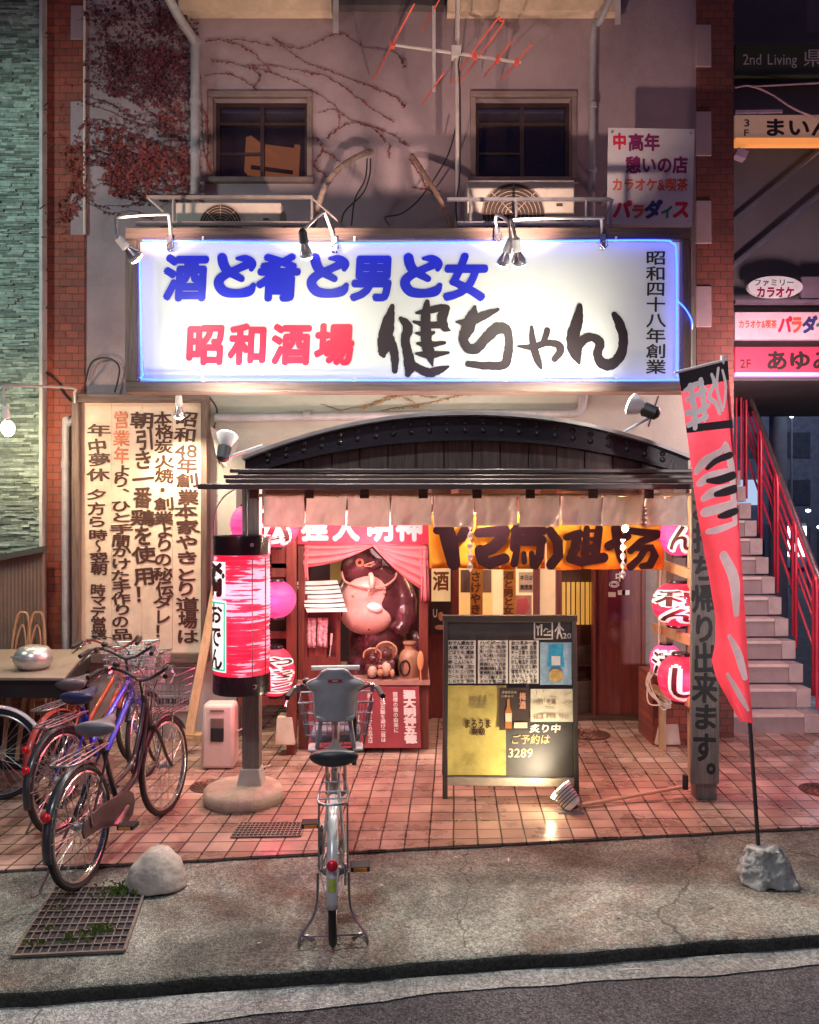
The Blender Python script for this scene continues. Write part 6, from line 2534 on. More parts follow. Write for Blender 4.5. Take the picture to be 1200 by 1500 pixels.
cover("round rusty iron cover in the tiles beside the round stone", GP(308, 1152, .017), .15)
cover("round dark iron cover before the bar's threshold", GP(862, 1076, .017), .20)
cover("iron cover in the tiles in front of the outside stairs", GP(1205, 1158, .017), .16)
gr_ = T("gully_grate", "small rectangular dark grating set in the tiles by the round stone", "grate", GP(392, 1217))
c0, c1, c2, c3 = GP(338, 1228, .017), GP(440, 1226, .017), GP(447, 1207, .017), GP(352, 1207, .017)
mb = MB()
mb.add([q + Vector((0, 0, .004)) for q in (c0, c1, c2, c3)], [(0, 1, 2, 3)])
mb.build("pan", M("pan_dark", (.06, .05, .045), .7), gr_)
mb = MB()
for k in range(17):
    f = k / 16
    mb.bar(c0.lerp(c1, f) + Vector((0, 0, .006)), c3.lerp(c2, min(1, f + .0)) + Vector((0, 0, .006)), .007, .006)
for k in range(7):
    f = k / 6
    mb.bar(c0.lerp(c3, f) + Vector((0, 0, .008)), c1.lerp(c2, f) + Vector((0, 0, .008)), .008, .007)
mb.build("bars", M("bar_tan", (.26, .21, .17), .6, metal=.3), gr_)

# ------------------------------------------------------------------ stones, grate, heater, planks, table
rstone = T("round_stone", "thick round pale stone disc carrying the porch post", "stone", (-1.19, 5.87, .016))
mb = MB()
rs2 = random.Random(3)
prof = [(.27, 0), (.288, .03), (.285, .07), (.265, .095), (.20, .105), (.001, .108)]
mb.lathe(prof, (-1.19, 5.87, .016), (0, 0, 1), 48)
mb.v = [Vector((q.x + .01 * math.sin(q.y * 23), q.y + .008 * math.sin(q.x * 31), q.z + (.004 * math.sin(q.x * 40) if q.z > .05 else 0))) for q in mb.v]
mb.build("disc", M("round_stone_grain", (.40, .35, .27), .8, var=.25, scale=7, bump=.5, bscale=60, dirt=.3), rstone, smooth=50)


def rock(name, label, cat, base, top, z1, m, seed, rough=.012, bulge=.55, soft=.012, disp=3.2, dscale=.06, round_=False):
    """faceted lump: base outline and top outline in ground coordinates"""
    rr = random.Random(seed)
    bm_ = MB()
    n = len(base)
    vs = [Vector((x, y, 0)) for x, y in base] + [Vector((x * bulge + X2 * (1 - bulge), y * bulge + Y2 * (1 - bulge), z1 * .55)) + Vector((rr.uniform(-1, 1), rr.uniform(-1, 1), 0)) * rough for (x, y), (X2, Y2) in zip(base, top)] + [Vector((x, y, z1 + rr.uniform(-.5, .5) * rough)) for x, y in top]
    fs = [(i, (i + 1) % n, n + (i + 1) % n, n + i) for i in range(n)] + [(n + i, n + (i + 1) % n, 2 * n + (i + 1) % n, 2 * n + i) for i in range(n)] + [tuple(range(2 * n, 3 * n)), tuple(reversed(range(n)))]
    bm_.add(vs, fs)
    o = bm_.build(name, m, None, smooth=35, bev=soft)
    if round_:
        q = o.modifiers.new("round", 'SUBSURF')
        q.levels = q.render_levels = 2
    q = o.modifiers.new("sub", 'SUBSURF')
    q.subdivision_type = 'SIMPLE'
    q.levels = q.render_levels = 2 if round_ else 4
    tx = bpy.data.textures.new(name, 'CLOUDS')
    tx.noise_scale = dscale
    tx.noise_depth = 4
    q = o.modifiers.new("rough", 'DISPLACE')
    q.texture = tx
    q.strength = rough * disp
    q.mid_level = .5
    return tag(o, label, cat)


g0 = GP(220, 1312)
cx, cy = g0.x, g0.y + .10
rock("boulder", "pale smooth cone shaped boulder on the concrete beside the drain grate", "boulder",
     [(cx + .185 * math.cos(a_) * (1 if math.cos(a_) > 0 else 1.05), cy + .15 * math.sin(a_)) for a_ in [k / 9 * 6.283 for k in range(9)]],
     [(cx + .01 + .06 * math.cos(a_), cy + .03 + .05 * math.sin(a_)) for a_ in [k / 9 * 6.283 for k in range(9)]], .215,
     M("boulder_stone", (.42, .37, .32), .7, var=.25, scale=5, bump=.35, bscale=30, dirt=.5), 5, .014, .74, .03, 1.5, .10, True)
# nobori banner: weight, pole and cloth
bz = GP(1124, 1292)
rock("banner_weight", "rough grey concrete block weighting the red banner's pole", "block",
     [(bz.x - .165, bz.y - .02), (bz.x - .06, bz.y - .12), (bz.x + .14, bz.y - .10), (bz.x + .17, bz.y + .06), (bz.x + .05, bz.y + .15), (bz.x - .13, bz.y + .12)],
     [(bz.x - .11, bz.y + .0), (bz.x - .05, bz.y - .05), (bz.x + .06, bz.y - .05), (bz.x + .085, bz.y + .05), (bz.x + .03, bz.y + .09), (bz.x - .08, bz.y + .08)], .19,
     M("weight_concrete", (.33, .34, .32), .85, var=.2, scale=9, bump=.8, bscale=40, dirt=.35), 9, .02)
ban = T("red_banner", "tall red fabric banner with white outlined brush strokes hanging from a leaning black pole", "banner", (bz.x - .04, bz.y, .1))
BD = 4.68
mb = MB()
mb.tube([P(1112, 1252, BD), P(1086, 880, BD), P(1071, 640, BD - .02), P(1060, 522, BD - .02)], [.012, .012, .011, .010], 8)
mb.build("pole", black_plastic, ban)
mb = MB()
mb.tube([P(988, 546, BD - .03), P(1064, 527, BD - .02)], .008, 8)
mb.lathe([(.014, -.03), (.014, .02)], P(1059, 526, BD - .02), (0, 0, 1), 8)
mb.build("cross_rod", white_metal, ban)


def interp(tab, y):
    for (y0, a), (y1, b) in zip(tab, tab[1:]):
        if y <= y1:
            t = (y - y0) / (y1 - y0)
            return a + (b - a) * t
    return tab[-1][1]


LE = [(546, 991), (630, 1003), (740, 1018), (800, 1029), (850, 1038), (900, 1045), (940, 1044), (965, 1038), (990, 1044), (1020, 1060), (1056, 1080)]
RE = [(530, 1063), (640, 1072), (760, 1080), (900, 1089), (1000, 1095), (1056, 1100)]


def bcloth(u, v, w=0.0):
    yl = 548 + (1054 - 548) * v
    yr = 530 + (1058 - 530) * v
    y = yl + (yr - yl) * u
    xl, xr = interp(LE, y), interp(RE, y)
    x = xl + (xr - xl) * u
    k = min(1, max(0, (y - 560) / 250))
    p = P(x, y, BD)
    p.y += -.03 + (.018 * math.sin(u * 5 + v * 5) + .010 * math.sin(u * 10 - v * 8)) * k * (1 - u * .75) - w
    return p


mb = MB()
mb.grid(lambda u, v: bcloth(u, v), 26, 80)
bred = sheer(M("banner_red", (.80, .075, .12), .8, var=.2, bump=.1, alpha=.82), .55)
mb.build("cloth", bred, ban, smooth=180, norm=False)


def bmap(x, y, w):
    """photo coordinates laid on the cloth"""
    v = (y - 545) / (1054 - 545)
    xl, xr = interp(LE, y), interp(RE, y)
    return bcloth(min(.99, max(.01, (x - xl) / (xr - xl))), min(1, max(0, v)), w)


mb = MB()
mb.grid(lambda u, v: bcloth(u, .0 + .052 * v, .002), 16, 4)
mb.build("black_band", M("banner_black", (.02, .012, .018), .8), ban, smooth=180, norm=False)
mb = MB()
mb.grid(lambda u, v: bcloth(u, .150 + .022 * v + .012 * u, .002), 16, 3)
mb.build("black_band", M("banner_black", (.02, .012, .018), .8), ban, smooth=180, norm=False)
bw_ = M("banner_white", (.88, .80, .78), .8, var=.10)
mb = MB()
strokes(mb, [[(1000, 572, 5), (1012, 568, 9), (1026, 566, 6)], [(1004, 585, 6), (1030, 578, 8)], [(1008, 566, 7), (1014, 600, 9), (1016, 628, 7)], [(1024, 562, 7), (1028, 590, 8), (1030, 620, 6)],
             [(1002, 604, 8), (1020, 606, 9), (1034, 600, 7)], [(1006, 622, 8), (1032, 616, 8)],
             [(1040, 558, 4), (1044, 572, 6), (1036, 588, 6), (1046, 600, 6), (1052, 616, 4)], [(1050, 552, 4), (1048, 580, 4), (1056, 612, 4)], [(1056, 556, 3), (1061, 580, 4), (1058, 608, 3)]], bmap, n=4, w0=.004)
mb.build("white_strokes", bw_, ban, smooth=0, norm=False)
mb = MB()
strokes(mb, [[(1018, 690, 10), (1030, 678, 14), (1052, 668, 9), (1060, 658, 5)], [(1022, 708, 10), (1035, 702, 15), (1060, 700, 14)], [(1028, 730, 10), (1042, 724, 15), (1068, 722, 14)], [(1030, 750, 14), (1050, 748, 14), (1072, 744, 12)],
             [(1034, 778, 8), (1050, 777, 10), (1073, 772, 7)], [(1060, 662, 10), (1068, 690, 10), (1071, 730, 9), (1074, 772, 7)], [(1056, 815, 14), (1072, 850, 16), (1076, 900, 8)], [(1064, 930, 6), (1078, 955, 12), (1088, 990, 8)], [(1062, 985, 5), (1080, 1015, 9), (1092, 1035, 5)]], bmap, n=4, w0=.004)
mb.build("white_strokes", M("banner_white_dim", (.84, .60, .58), .8, var=.2), ban, smooth=0, norm=False)
mb = MB()
strokes(mb, [[(1034, 688, 7), (1046, 680, 9), (1066, 676, 10)], [(1034, 706, 6), (1050, 708, 12), (1070, 705, 12)], [(1046, 727, 8), (1058, 726, 12), (1073, 724, 12)], [(1050, 759, 6), (1060, 758, 11), (1074, 755, 10)]], bmap, n=4, w0=.009)
mb.build("black_strokes", M("banner_black", (.02, .012, .018)), ban, smooth=0, norm=False)

# drain grate in the concrete with weeds
dg = T("drain_grate", "wide weedy steel drain grate sunk in the concrete under the bicycle's rear wheel", "grate", GP(115, 1350))
a, b, c, e = GP(18, 1404), GP(182, 1396), GP(214, 1303), GP(80, 1303)
mb = MB()
mb.add([q + Vector((0, 0, .0085)) for q in (a, b, c, e)], [(0, 1, 2, 3)])
mb.build("pit", M("pit_black", (.012, .010, .014), .6), dg)
mb = MB()
gs = M("grate_steel", (.20, .17, .155), .5, metal=.5, dirt=.4)
for k in range(1, 13):
    f = k / 13
    mb.bar(a.lerp(b, f) + Vector((0, 0, .0125)), e.lerp(c, f) + Vector((0, 0, .0125)), .006, .006)
for k in range(1, 10):
    f = k / 10
    mb.bar(a.lerp(e, f) + Vector((0, 0, .0145)), b.lerp(c, f) + Vector((0, 0, .0145)), .008, .006)
mb.build("bars", gs, dg)
mb = MB()
for p, q in ((a, b), (b, c), (c, e), (e, a)):
    mb.bar(p + Vector((0, 0, .011)), q + Vector((0, 0, .011)), .014, .012)
mb.build("frame", gs, dg)
wd = T("weeds", "small green weeds growing through the drain grate and beside the boulder", "weed", GP(180, 1312), kind="stuff")
wr_ = random.Random(12)
mb = MB()
spots = [(GP(178, 1312), .06, 110)] + [(a.lerp(b, wr_.uniform(.45, .95)).lerp(e.lerp(c, wr_.uniform(.4, .9)), wr_.uniform(.08, .35)), .035, 16) for _ in range(7)] + [(a.lerp(b, .15).lerp(e.lerp(c, .3), wr_.uniform(.1, .7)), .03, 12) for _ in range(4)] + [(e.lerp(c, .6), .06, 20)]
for c_, s_, n_ in spots:
    for k in range(n_):
        p = c_ + Vector((wr_.gauss(0, s_), wr_.gauss(0, s_ * .6), .015))
        h = wr_.uniform(.012, .042)
        an_ = wr_.uniform(0, 6.28)
        d_ = Vector((math.cos(an_) * .5, math.sin(an_) * .5, 1)).normalized()
        w_ = d_.cross(Vector((math.sin(an_), -math.cos(an_), .2))).normalized() * h * .22
        tip = p + d_ * h + Vector((math.cos(an_), math.sin(an_), -.3)) * h * .35
        mb.add([p, p + d_ * h * .6 + w_, tip, p + d_ * h * .6 - w_], [(0, 1, 2, 3)])
mb.build("leaves", M("weed_green", (.085, .15, .02), .6, var=.5, scale=18), wd, smooth=0, norm=False)

ht = T("plastic_heater", "cream plastic heater box with a dark grilled window standing by the wall", "heater", (-1.62, 6.6, .016))
hx, hy = xx(318, 6.55), 6.65
mb = MB()
n_ = 8
mb.hexa([(hx - .14, hy - .10, .02), (hx + .135, hy - .10, .02), (hx + .135, hy + .12, .02), (hx - .14, hy + .12, .02), (hx - .125, hy - .07, .535), (hx + .13, hy - .07, .535), (hx + .13, hy + .10, .535), (hx - .125, hy + .10, .535)])
mb.build("body", M("cream_plastic", (.60, .50, .44), .45, var=.06, dirt=.15), ht, bev=.03)
mb = MB()
mb.box(hx - .055, hx + .05, hy - .096, hy - .076, .24, .35)
mb.build("window", black_plastic, ht, bev=.004)
mb = MB()
for k in range(11):
    mb.box(hx - .055 + k * .0098, hx - .050 + k * .0098, hy - .089, hy - .079, .355, .425)
mb.box(hx - .06, hx + .05, hy - .083, hy - .075, .48, .492)
mb.build("slot", M("slot_brown", (.2, .12, .1), .6), ht)
mb = MB()
mb.tube(smooth_path([(hx + .14, hy, .3), (hx + .24, hy - .02, .32), (hx + .30, hy - .05, .12), (hx + .28, hy - .1, .03), (hx + .42, hy - .02, .03)], 6), .007, 6)
mb.build("flex", rope_m, ht)
pk = T("leaning_planks", "pale narrow plank leaning on the wall behind the heater with a block at its foot", "planks", P(290, 1060, 7.1))
mb = MB()
mb.bar(P(276, 1082, 6.95), P(318, 850, 7.44), .075, .03, (0, 1, 0))
mb.build("plank", wood_pale, pk)
mb = MB()
mb.bar(P(270, 1078, 7.0), P(296, 1080, 7.0), .12, .06)
mb.build("foot_block", wood_pale, pk)
nt = T("small_notice", "small white notice with black characters low on the wall behind the bicycles", "sign", P(255, 1042, 7.46))
mb = MB()
mb.box(xx(228, 7.46), xx(281, 7.46), 7.46, 7.48, zz(1042, 7.46), zz(1019, 7.46))
mb.build("plate", M("notice_plate", (.55, .50, .46), .6), nt)
write("lettering", "駐車禁止店", flat(232, 1021, 278, 1032, 7.46), ink, nt, bold=.02)
write("lettering", "お断り します", flat(240, 1033, 274, 1040, 7.46), ink, nt)
# mahjong style table with dark apron
tbx = T("street_table", "brown topped table with a deep black apron standing by the brick corner", "table", (-3.0, 6.6, .016))
za = .86
q0, q1, q2, q3 = Vector((-3.95, 5.95, za)), Vector((-2.50, 5.92, za)), Vector((-2.80, 7.15, za)), Vector((-4.1, 7.15, za))
mb = MB()
mb.prism([q0, q1, q2, q3], (0, 0, .022))
mb.build("top", M("table_top", (.26, .20, .16), .55, var=.15, scale=3, dirt=.3), tbx, bev=.004)
mb = MB()
i0, i1, i2, i3 = [q + Vector((.0, .05, 0)) + (Vector((-3.2, 6.5, za)) - q) * .03 for q in (q0, q1, q2, q3)]
for p, q in ((i0, i1), (i1, i2), (i3, i2)):
    mb.bar(p + Vector((0, 0, -.07)), q + Vector((0, 0, -.07)), .03, .135)
mb.build("apron", black_plastic, tbx)
for q in (i1, i2, i0.lerp(i1, .35)):
    mb = MB()
    mb.box(q.x - .06, q.x - .01, q.y, q.y + .05, .016, za - .1)
    mb.build("leg", black_plastic, tbx)
pt = T("silver_pot", "dented round silver pot sitting on the brown table", "pot", (-2.86, 6.2, za + .022))
mb = MB()
mb.lathe([(.09, 0), (.13, .03), (.143, .08), (.135, .13), (.10, .165), (.05, .18), (.001, .183)], (-2.87, 6.25, za + .0225), (0, 0, 1), 32)
mb.v = [q + Vector((.006 * math.sin(q.z * 60 + q.x * 20), 0, 0)) for q in mb.v]
mb.build("vessel", M("dull_silver", (.62, .60, .56), .33, metal=.75, var=.15, dirt=.25), pt)
mb = MB()
mb.tube([(-3.0, 6.16, za + .13), (-2.9, 6.12, za + .135), (-2.8, 6.14, za + .15)], .006, 6)
mb.build("wire_handle", grey_metal, pt)
for k, (px, lab) in enumerate(((30, "brown bentwood chair behind the table farther from the brick corner"), (52, "brown bentwood chair behind the table next to the brick corner"))):
    t = T("bentwood_chair", lab, "chair", P(px, 1085, 7.22 - .0), group="bentwood chairs behind the table")
    x = xx(px, 7.2)
    mb = MB()
    mb.tube(smooth_path([(x - .075, 7.2, .45), (x - .08, 7.21, .85), (x - .05, 7.24, 1.14), (x, 7.25, 1.19), (x + .05, 7.24, 1.14), (x + .08, 7.21, .85), (x + .075, 7.2, .45)], 5), .012, 6)
    mb.tube(smooth_path([(x - .04, 7.2, .5), (x - .045, 7.21, .9), (x, 7.24, 1.08), (x + .045, 7.21, .9), (x + .04, 7.2, .5)], 5), .009, 6)
    mb.build("backrest", M("bentwood", (.30, .16, .09), .5), t)
    mb = MB()
    mb.lathe([(.10, .44), (.105, .455), (.10, .47)], (x, 7.12, 0), (0, 0, 1), 20)
    mb.build("seat", M("bentwood", (.30, .16, .09)), t)
    for sx in (-1, 1):
        for sy in (-1, 1):
            mb = MB()
            mb.tube([(x + sx * .08, 7.12 + sy * .07, .45), (x + sx * .10, 7.12 + sy * .09, .016)], .012, 6)
            mb.build("leg", M("bentwood", (.30, .16, .09)), t)
bxn = T("crate", "low black crate with wooden slats and a pale blue cloth stowed under the table", "crate", (-2.95, 6.7, .016))
mb = MB()
mb.box(-3.5, -2.72, 6.55, 6.95, .016, .36)
mb.build("box", M("crate_black", (.03, .025, .025), .6), bxn, bev=.01)
mb = MB()
for k in range(6):
    mb.bar(Vector((-3.35 + k * .11, 6.53, .1)), Vector((-3.33 + k * .11 + .03 * (k % 3), 6.53, .74 - .06 * (k % 2))), .03, .02, (0, 1, 0))
mb.build("slats", wood_pale, bxn)
mb = MB()
mb.hexa([(-3.12, 6.50, .60), (-2.92, 6.50, .66), (-2.92, 6.6, .66), (-3.12, 6.6, .60), (-3.12, 6.50, .66), (-2.92, 6.50, .73), (-2.92, 6.6, .73), (-3.12, 6.6, .66)])
mb.build("cloth", M("pale_teal", (.3, .5, .5), .7), bxn)

# small litter on the concrete and along the kerb
lit = random.Random(21)
sw = T("straw", "thin white straw lying on the gutter below the kerb", "litter", GP(925, 1420, RZ))
mb = MB()
q = GP(925, 1421, RZ + .025)
mb.tube([q + Vector((-.06, .0, 0)), q + Vector((.06, .012, 0))], .003, 6)
mb.build("tube", paper, sw)
for k, (px_, py_) in enumerate(((640, 1252), (668, 1258), (716, 1247), (690, 1275), (560, 1300), (310, 1322), (860, 1240), (380, 1385), (1040, 1330), (255, 1262), (470, 1215), (905, 1345), (130, 1235), (745, 1262))):
    p = GP(px_, py_)
    z = .02 if py_ < 1236 else .009
    mb = MB()
    a_ = lit.uniform(0, 6.28)
    d_, w_ = Vector((math.cos(a_), math.sin(a_), .08)) * lit.uniform(.012, .026), Vector((-math.sin(a_), math.cos(a_), .05)) * lit.uniform(.006, .012)
    c_ = Vector((p.x, p.y, z))
    mb.add([c_ - d_, c_ - w_ + Vector((0, 0, .003)), c_ + d_ + Vector((0, 0, .004)), c_ + w_ + Vector((0, 0, .006))], [(0, 1, 2, 3)])
    tag(mb.build("fallen_leaf", (leaf_m, paper, M("tan_ivy_leaf", (.32, .17, .08)))[k % 3], None, smooth=0, norm=False, solid=.001),
        "tiny scrap of dry leaf or paper lying on the pavement by the bar", "litter", "scraps of litter on the pavement")
# ------------------------------------------------------------------ bicycles
tyre_m = M("bicycle_tyre", (.018, .017, .017), .75, var=.3)
rim_m = M("bicycle_rim", (.62, .60, .58), .25, metal=.9)
spoke_m = M("bicycle_spoke", (.6, .6, .6), .3, metal=.9)
refl = M("red_reflector", (.62, .01, .02), .2, coat=.5)


def bicycle(label, loc, rz, lean=0.0, frame=(.02, .02, .025), mud=None, seat_m=None, basket=True, child=False, double=False, steer=0.0, bar_m=None, guard=None, carrier_m=None, bell=True, drop=None):
    t = T("bicycle", label, "bicycle", loc, rot=(lean, 0, rz), group="parked bicycles")
    fm = M("bicycle_paint_%02d%02d%02d" % tuple(int(q * 99) for q in frame), frame, .3, var=.16, coat=.35, dirt=.3)
    mud = mud or M("bicycle_mudguard_steel", (.55, .55, .56), .3, metal=.85, dirt=.15)
    bar_m = bar_m or M("bicycle_bar", (.05, .045, .045), .3, metal=.5)
    carrier_m = carrier_m or M("bicycle_carrier", (.33, .32, .34), .35, metal=.85, dirt=.3)
    seat_m = seat_m or M("bicycle_saddle_black", (.03, .03, .036), .42)
    r, wb = .33, 1.10
    rear, front = Vector((0, 0, r)), Vector((wb, 0, r))
    st = Matrix.Translation(Vector((.92, 0, .64))) @ Matrix.Rotation(steer, 4, 'Z') @ Matrix.Translation(Vector((-.92, 0, -.64)))

    def b(mb, name, m, par=None, tf=None, **k):
        if tf is not None:
            mb.v = [tf @ q for q in mb.v]
        return mb.build(name, m, par if par is not None else t, local=True, **k)
    for c, nm, tf in ((rear, "rear_wheel", None), (front, "front_wheel", st)):
        ring = lambda rad, k=44: [c + Vector((math.cos(a_ / k * 6.2832) * rad, 0, math.sin(a_ / k * 6.2832) * rad)) for a_ in range(k)]
        mb = MB()
        mb.tube(ring(r - .018), .0185, 8, closed=True)
        w = b(mb, nm, tyre_m, tf=tf)
        mb = MB()
        for s in (-1, 1):
            mb.tube([q + Vector((0, s * .009, 0)) for q in ring(r - .042)], .008, 6, closed=True)
        b(mb, "rim", rim_m, w, tf)
        mb = MB()
        for k in range(32):
            an_ = k / 32 * 6.2832
            s = 1 if k % 2 else -1
            hb = an_ + (.9 if k % 4 < 2 else -.9)
            mb.tube([c + Vector((math.cos(hb) * .022, s * .028, math.sin(hb) * .022)), c + Vector((math.cos(an_) * (r - .045), s * .004, math.sin(an_) * (r - .045)))], .0016, 4, caps=False)
        b(mb, "spokes", spoke_m, w, tf)
        mb = MB()
        mb.lathe([(.012, -.055), (.02, -.045), (.026, -.03), (.018, -.01), (.018, .01), (.026, .03), (.02, .045), (.012, .055)], c, (0, 1, 0), 14)
        b(mb, "hub", grey_metal, w, tf)
    # frame
    bb = Vector((.44, 0, .28))
    s_top = Vector((.27, 0, .74))
    mb = MB()
    mb.tube([bb, s_top], .016, 10)
    if drop == 'straight':
        mb.tube([Vector((.875, 0, .80)), bb.lerp(s_top, .42)], .018, 10)
        mb.tube([Vector((.905, 0, .70)), bb], .020, 10)
    else:
        mb.tube(smooth_path([Vector((.885, 0, .76)), Vector((.80, 0, .55)), Vector((.66, 0, .38)), bb.lerp(s_top, .10)], 6), .020, 10)
        mb.tube(smooth_path([Vector((.865, 0, .82)), Vector((.76, 0, .62)), Vector((.62, 0, .47)), bb.lerp(s_top, .32)], 6), .015, 10)
    mb.tube([Vector((.925, 0, .645)), Vector((.86, 0, .86))], .022, 12)
    for s in (-1, 1):
        mb.tube([bb + Vector((0, s * .03, 0)), rear + Vector((0, s * .062, 0))], .010, 8)
        mb.tube([rear + Vector((0, s * .062, 0)), Vector((.31, s * .022, .66))], .008, 8)
    mb.lathe([(.028, -.04), (.028, .04)], bb, (0, 1, 0), 14)
    b(mb, "frame", fm)
    mb = MB()
    for s in (-1, 1):
        mb.tube(smooth_path([Vector((.925, s * .035, .64)), Vector((.96, s * .052, .56)), Vector((1.03, s * .055, .42)), front + Vector((0, s * .055, 0))], 5), .011, 8)
    mb.box(.905, .945, -.05, .05, .625, .655)
    b(mb, "fork", fm, tf=st)
    # mudguards
    for c, nm, a0, a1, tf in ((rear, "rear_mudguard", -8, 128 + 25, None), (front, "front_mudguard", 30, 150, st)):
        def fn(u, v, c=c, a0=a0, a1=a1):
            an_ = R((180 - a1) + (a1 - a0) * u) if c is rear else R(a0 + (a1 - a0) * u)
            if c is rear:
                an_ = R(50 + (134 if child else 142) * u)
            th = (v - .5) * 2
            rr_ = r + .022 - .014 * th * th
            return c + Vector((math.cos(an_) * rr_, th * .026, math.sin(an_) * rr_))
        mb = MB()
        mb.grid(fn, 30, 6)
        b(mb, nm, mud, tf=tf, smooth=60, solid=.002, norm=False)
    mb = MB()
    for s in (-1, 1):
        mb.tube([rear + Vector((0, s * .06, 0)), rear + Vector((-.28, s * .028, .20))], .003, 5)
        mb.tube([rear + Vector((0, s * .06, 0)), rear + Vector((-.34, s * .028, .03))], .003, 5)
    b(mb, "mudguard_stay", carrier_m)
    # saddle
    mb = MB()

    def sad(u, v):
        x = .45 - .285 * u
        e_ = 1.0 if u < .8 else math.sqrt(max(0.0, 1 - ((u - .8) / .2) ** 2))
        if u < .1:
            e_ = math.sqrt(max(0.0, 1 - ((.1 - u) / .1) ** 2))
        wd_ = (.020 + .108 * min(1, u / .82) ** 1.7) * (.15 + .85 * e_)
        a_ = 2 * math.pi * v
        hz = (.030 + .012 * u) * (.2 + .8 * e_) if math.sin(a_) > 0 else (.018 + .045 * u) * (.25 + .75 * e_)
        return Vector((x, math.cos(a_) * wd_, .815 + math.sin(a_) * hz + .05 * (u - .45) ** 2))
    mb.grid(sad, 18, 20)
    mb.f.append(tuple(j * 19 for j in range(20)))
    mb.f.append(tuple(j * 19 + 18 for j in range(20)))
    b(mb, "saddle", seat_m, smooth=70)
    mb = MB()
    mb.tube([s_top - Vector((-.01, 0, .03)), Vector((.255, 0, .84))], .013, 10)
    for s in (-1, 1):
        mb.lathe([(.016, 0), (.018, .01), (.016, .02), (.018, .03), (.016, .04), (.016, .05)], Vector((.20, s * .045, .785)), (0, 0, 1), 10)
        mb.tube([Vector((.19, s * .045, .80)), Vector((.30, s * .02, .82)), Vector((.40, s * .012, .84))], .004, 5)
    b(mb, "seat_post", chrome)
    # handlebar
    mb = MB()
    mb.tube([Vector((.86, 0, .86)), Vector((.835, 0, .97))], .011, 8)
    hb = []
    for s in (-1, 1):
        hb.append([Vector((.835, 0, .965)), Vector((.875, s * .05, .975)), Vector((.885, s * .12, 1.01)), Vector((.845, s * .20, 1.05)), Vector((.77, s * .245, 1.05)), Vector((.66, s * .27, 1.025))])
        mb.tube(smooth_path(hb[-1], 5), .011, 8)
    hbar = b(mb, "handlebar", bar_m, tf=st)
    for s, q in zip((-1, 1), hb):
        mb = MB()
        mb.tube([q[4].lerp(q[5], .0), q[5]], .016, 10)
        b(mb, "grip", black_rub, hbar, st)
        mb = MB()
        mb.tube([q[4] + Vector((.06, -s * .02, -.01)), q[4] + Vector((.03, s * .02, -.04)), q[5] + Vector((.02, s * .012, -.055))], .006, 6)
        mb.box(q[4].x + .03, q[4].x + .07, q[4].y - s * .03 - .012, q[4].y - s * .03 + .012, q[4].z - .03, q[4].z + .015)
        b(mb, "brake_lever", chrome, hbar, st)
    mb = MB()
    mb.tube(smooth_path([hb[0][4] + Vector((.06, 0, 0)), Vector((1.0, -.10, 1.04)), Vector((.98, -.02, .88)), Vector((.93, 0, .7))], 6), .004, 5)
    mb.tube(smooth_path([hb[1][4] + Vector((.06, 0, 0)), Vector((1.02, .12, 1.03)), Vector((.96, .03, .86)), Vector((.70, .02, .5)), Vector((.1, .05, .42))], 6), .004, 5)
    if bell:
        mb.ball(hb[1][3] + Vector((0, -.03, .03)), .026, .026, .02)
    b(mb, "cables", black_plastic, hbar)
    # crank, pedals, chain guard
    mb = MB()
    for s, a_ in ((-1, R(200)), (1, R(20))):
        e_ = bb + Vector((math.cos(a_) * .165, s * .07, math.sin(a_) * .165))
        mb.bar(bb + Vector((0, s * .06, 0)), e_, .016, .022)
    mb.tube([bb + Vector((0, -.068, 0)), bb + Vector((0, .068, 0))], .012, 8)
    cr_ = b(mb, "crank", chrome)
    for s, a_ in ((-1, R(200)), (1, R(20))):
        e_ = bb + Vector((math.cos(a_) * .165, s * .07, math.sin(a_) * .165))
        mb = MB()
        mb.box(e_.x - .042, e_.x + .042, e_.y + (.015 if s > 0 else -.115), e_.y + (.115 if s > 0 else -.015), e_.z - .013, e_.z + .013)
        pd = b(mb, "pedal", black_rub, cr_, bev=.004)
        mb = MB()
        mb.box(e_.x - .045, e_.x - .043, e_.y + (.03 if s > 0 else -.10), e_.y + (.10 if s > 0 else -.03), e_.z - .008, e_.z + .008)
        mb.v = list(mb.v)
        b(mb, "pedal_reflector", M("amber_reflector", (.7, .25, .03), .3), cr_)
    mb = MB()
    out = [(-.06, .33 + .055), (.12, .40), (.44, .385), (.52, .34), (.54, .28), (.50, .21), (.42, .185), (.10, .275), (-.07, .285), (-.09, .33)]
    mb.prism([Vector((x, -.052, z)) for x, z in out], (0, -.012, 0))
    b(mb, "chain_guard", guard or M("chain_guard_steel", (.35, .30, .30), .3, metal=.7), bev=.004)
    # carrier
    mb = MB()
    zc = .715
    mb.tube(smooth_path([Vector((.27, .045, zc)), Vector((.0, .07, zc)), Vector((-.15, .065, zc)), Vector((-.18, .03, zc)), Vector((-.18, -.03, zc)), Vector((-.15, -.065, zc)), Vector((.0, -.07, zc)), Vector((.27, -.045, zc))], 4), .006, 6)
    for y in (-.025, .025):
        mb.tube([Vector((.27, y, zc)), Vector((-.18, y, zc))], .004, 6)
    for x in (.14, 0, -.10):
        mb.tube([Vector((x, -.066, zc)), Vector((x, .066, zc))], .004, 6)
    for s in (-1, 1):
        mb.tube([Vector((-.06, s * .068, zc)), rear + Vector((0, s * .07, .01))], .005, 6)
    b(mb, "rear_carrier", carrier_m)
    mb = MB()
    mb.lathe([(.024, 0), (.026, .012), (.018, .022), (.001, .026)], rear + Vector((-.325, 0, .165)), (-1, 0, .1), 16)
    b(mb, "reflector", refl)
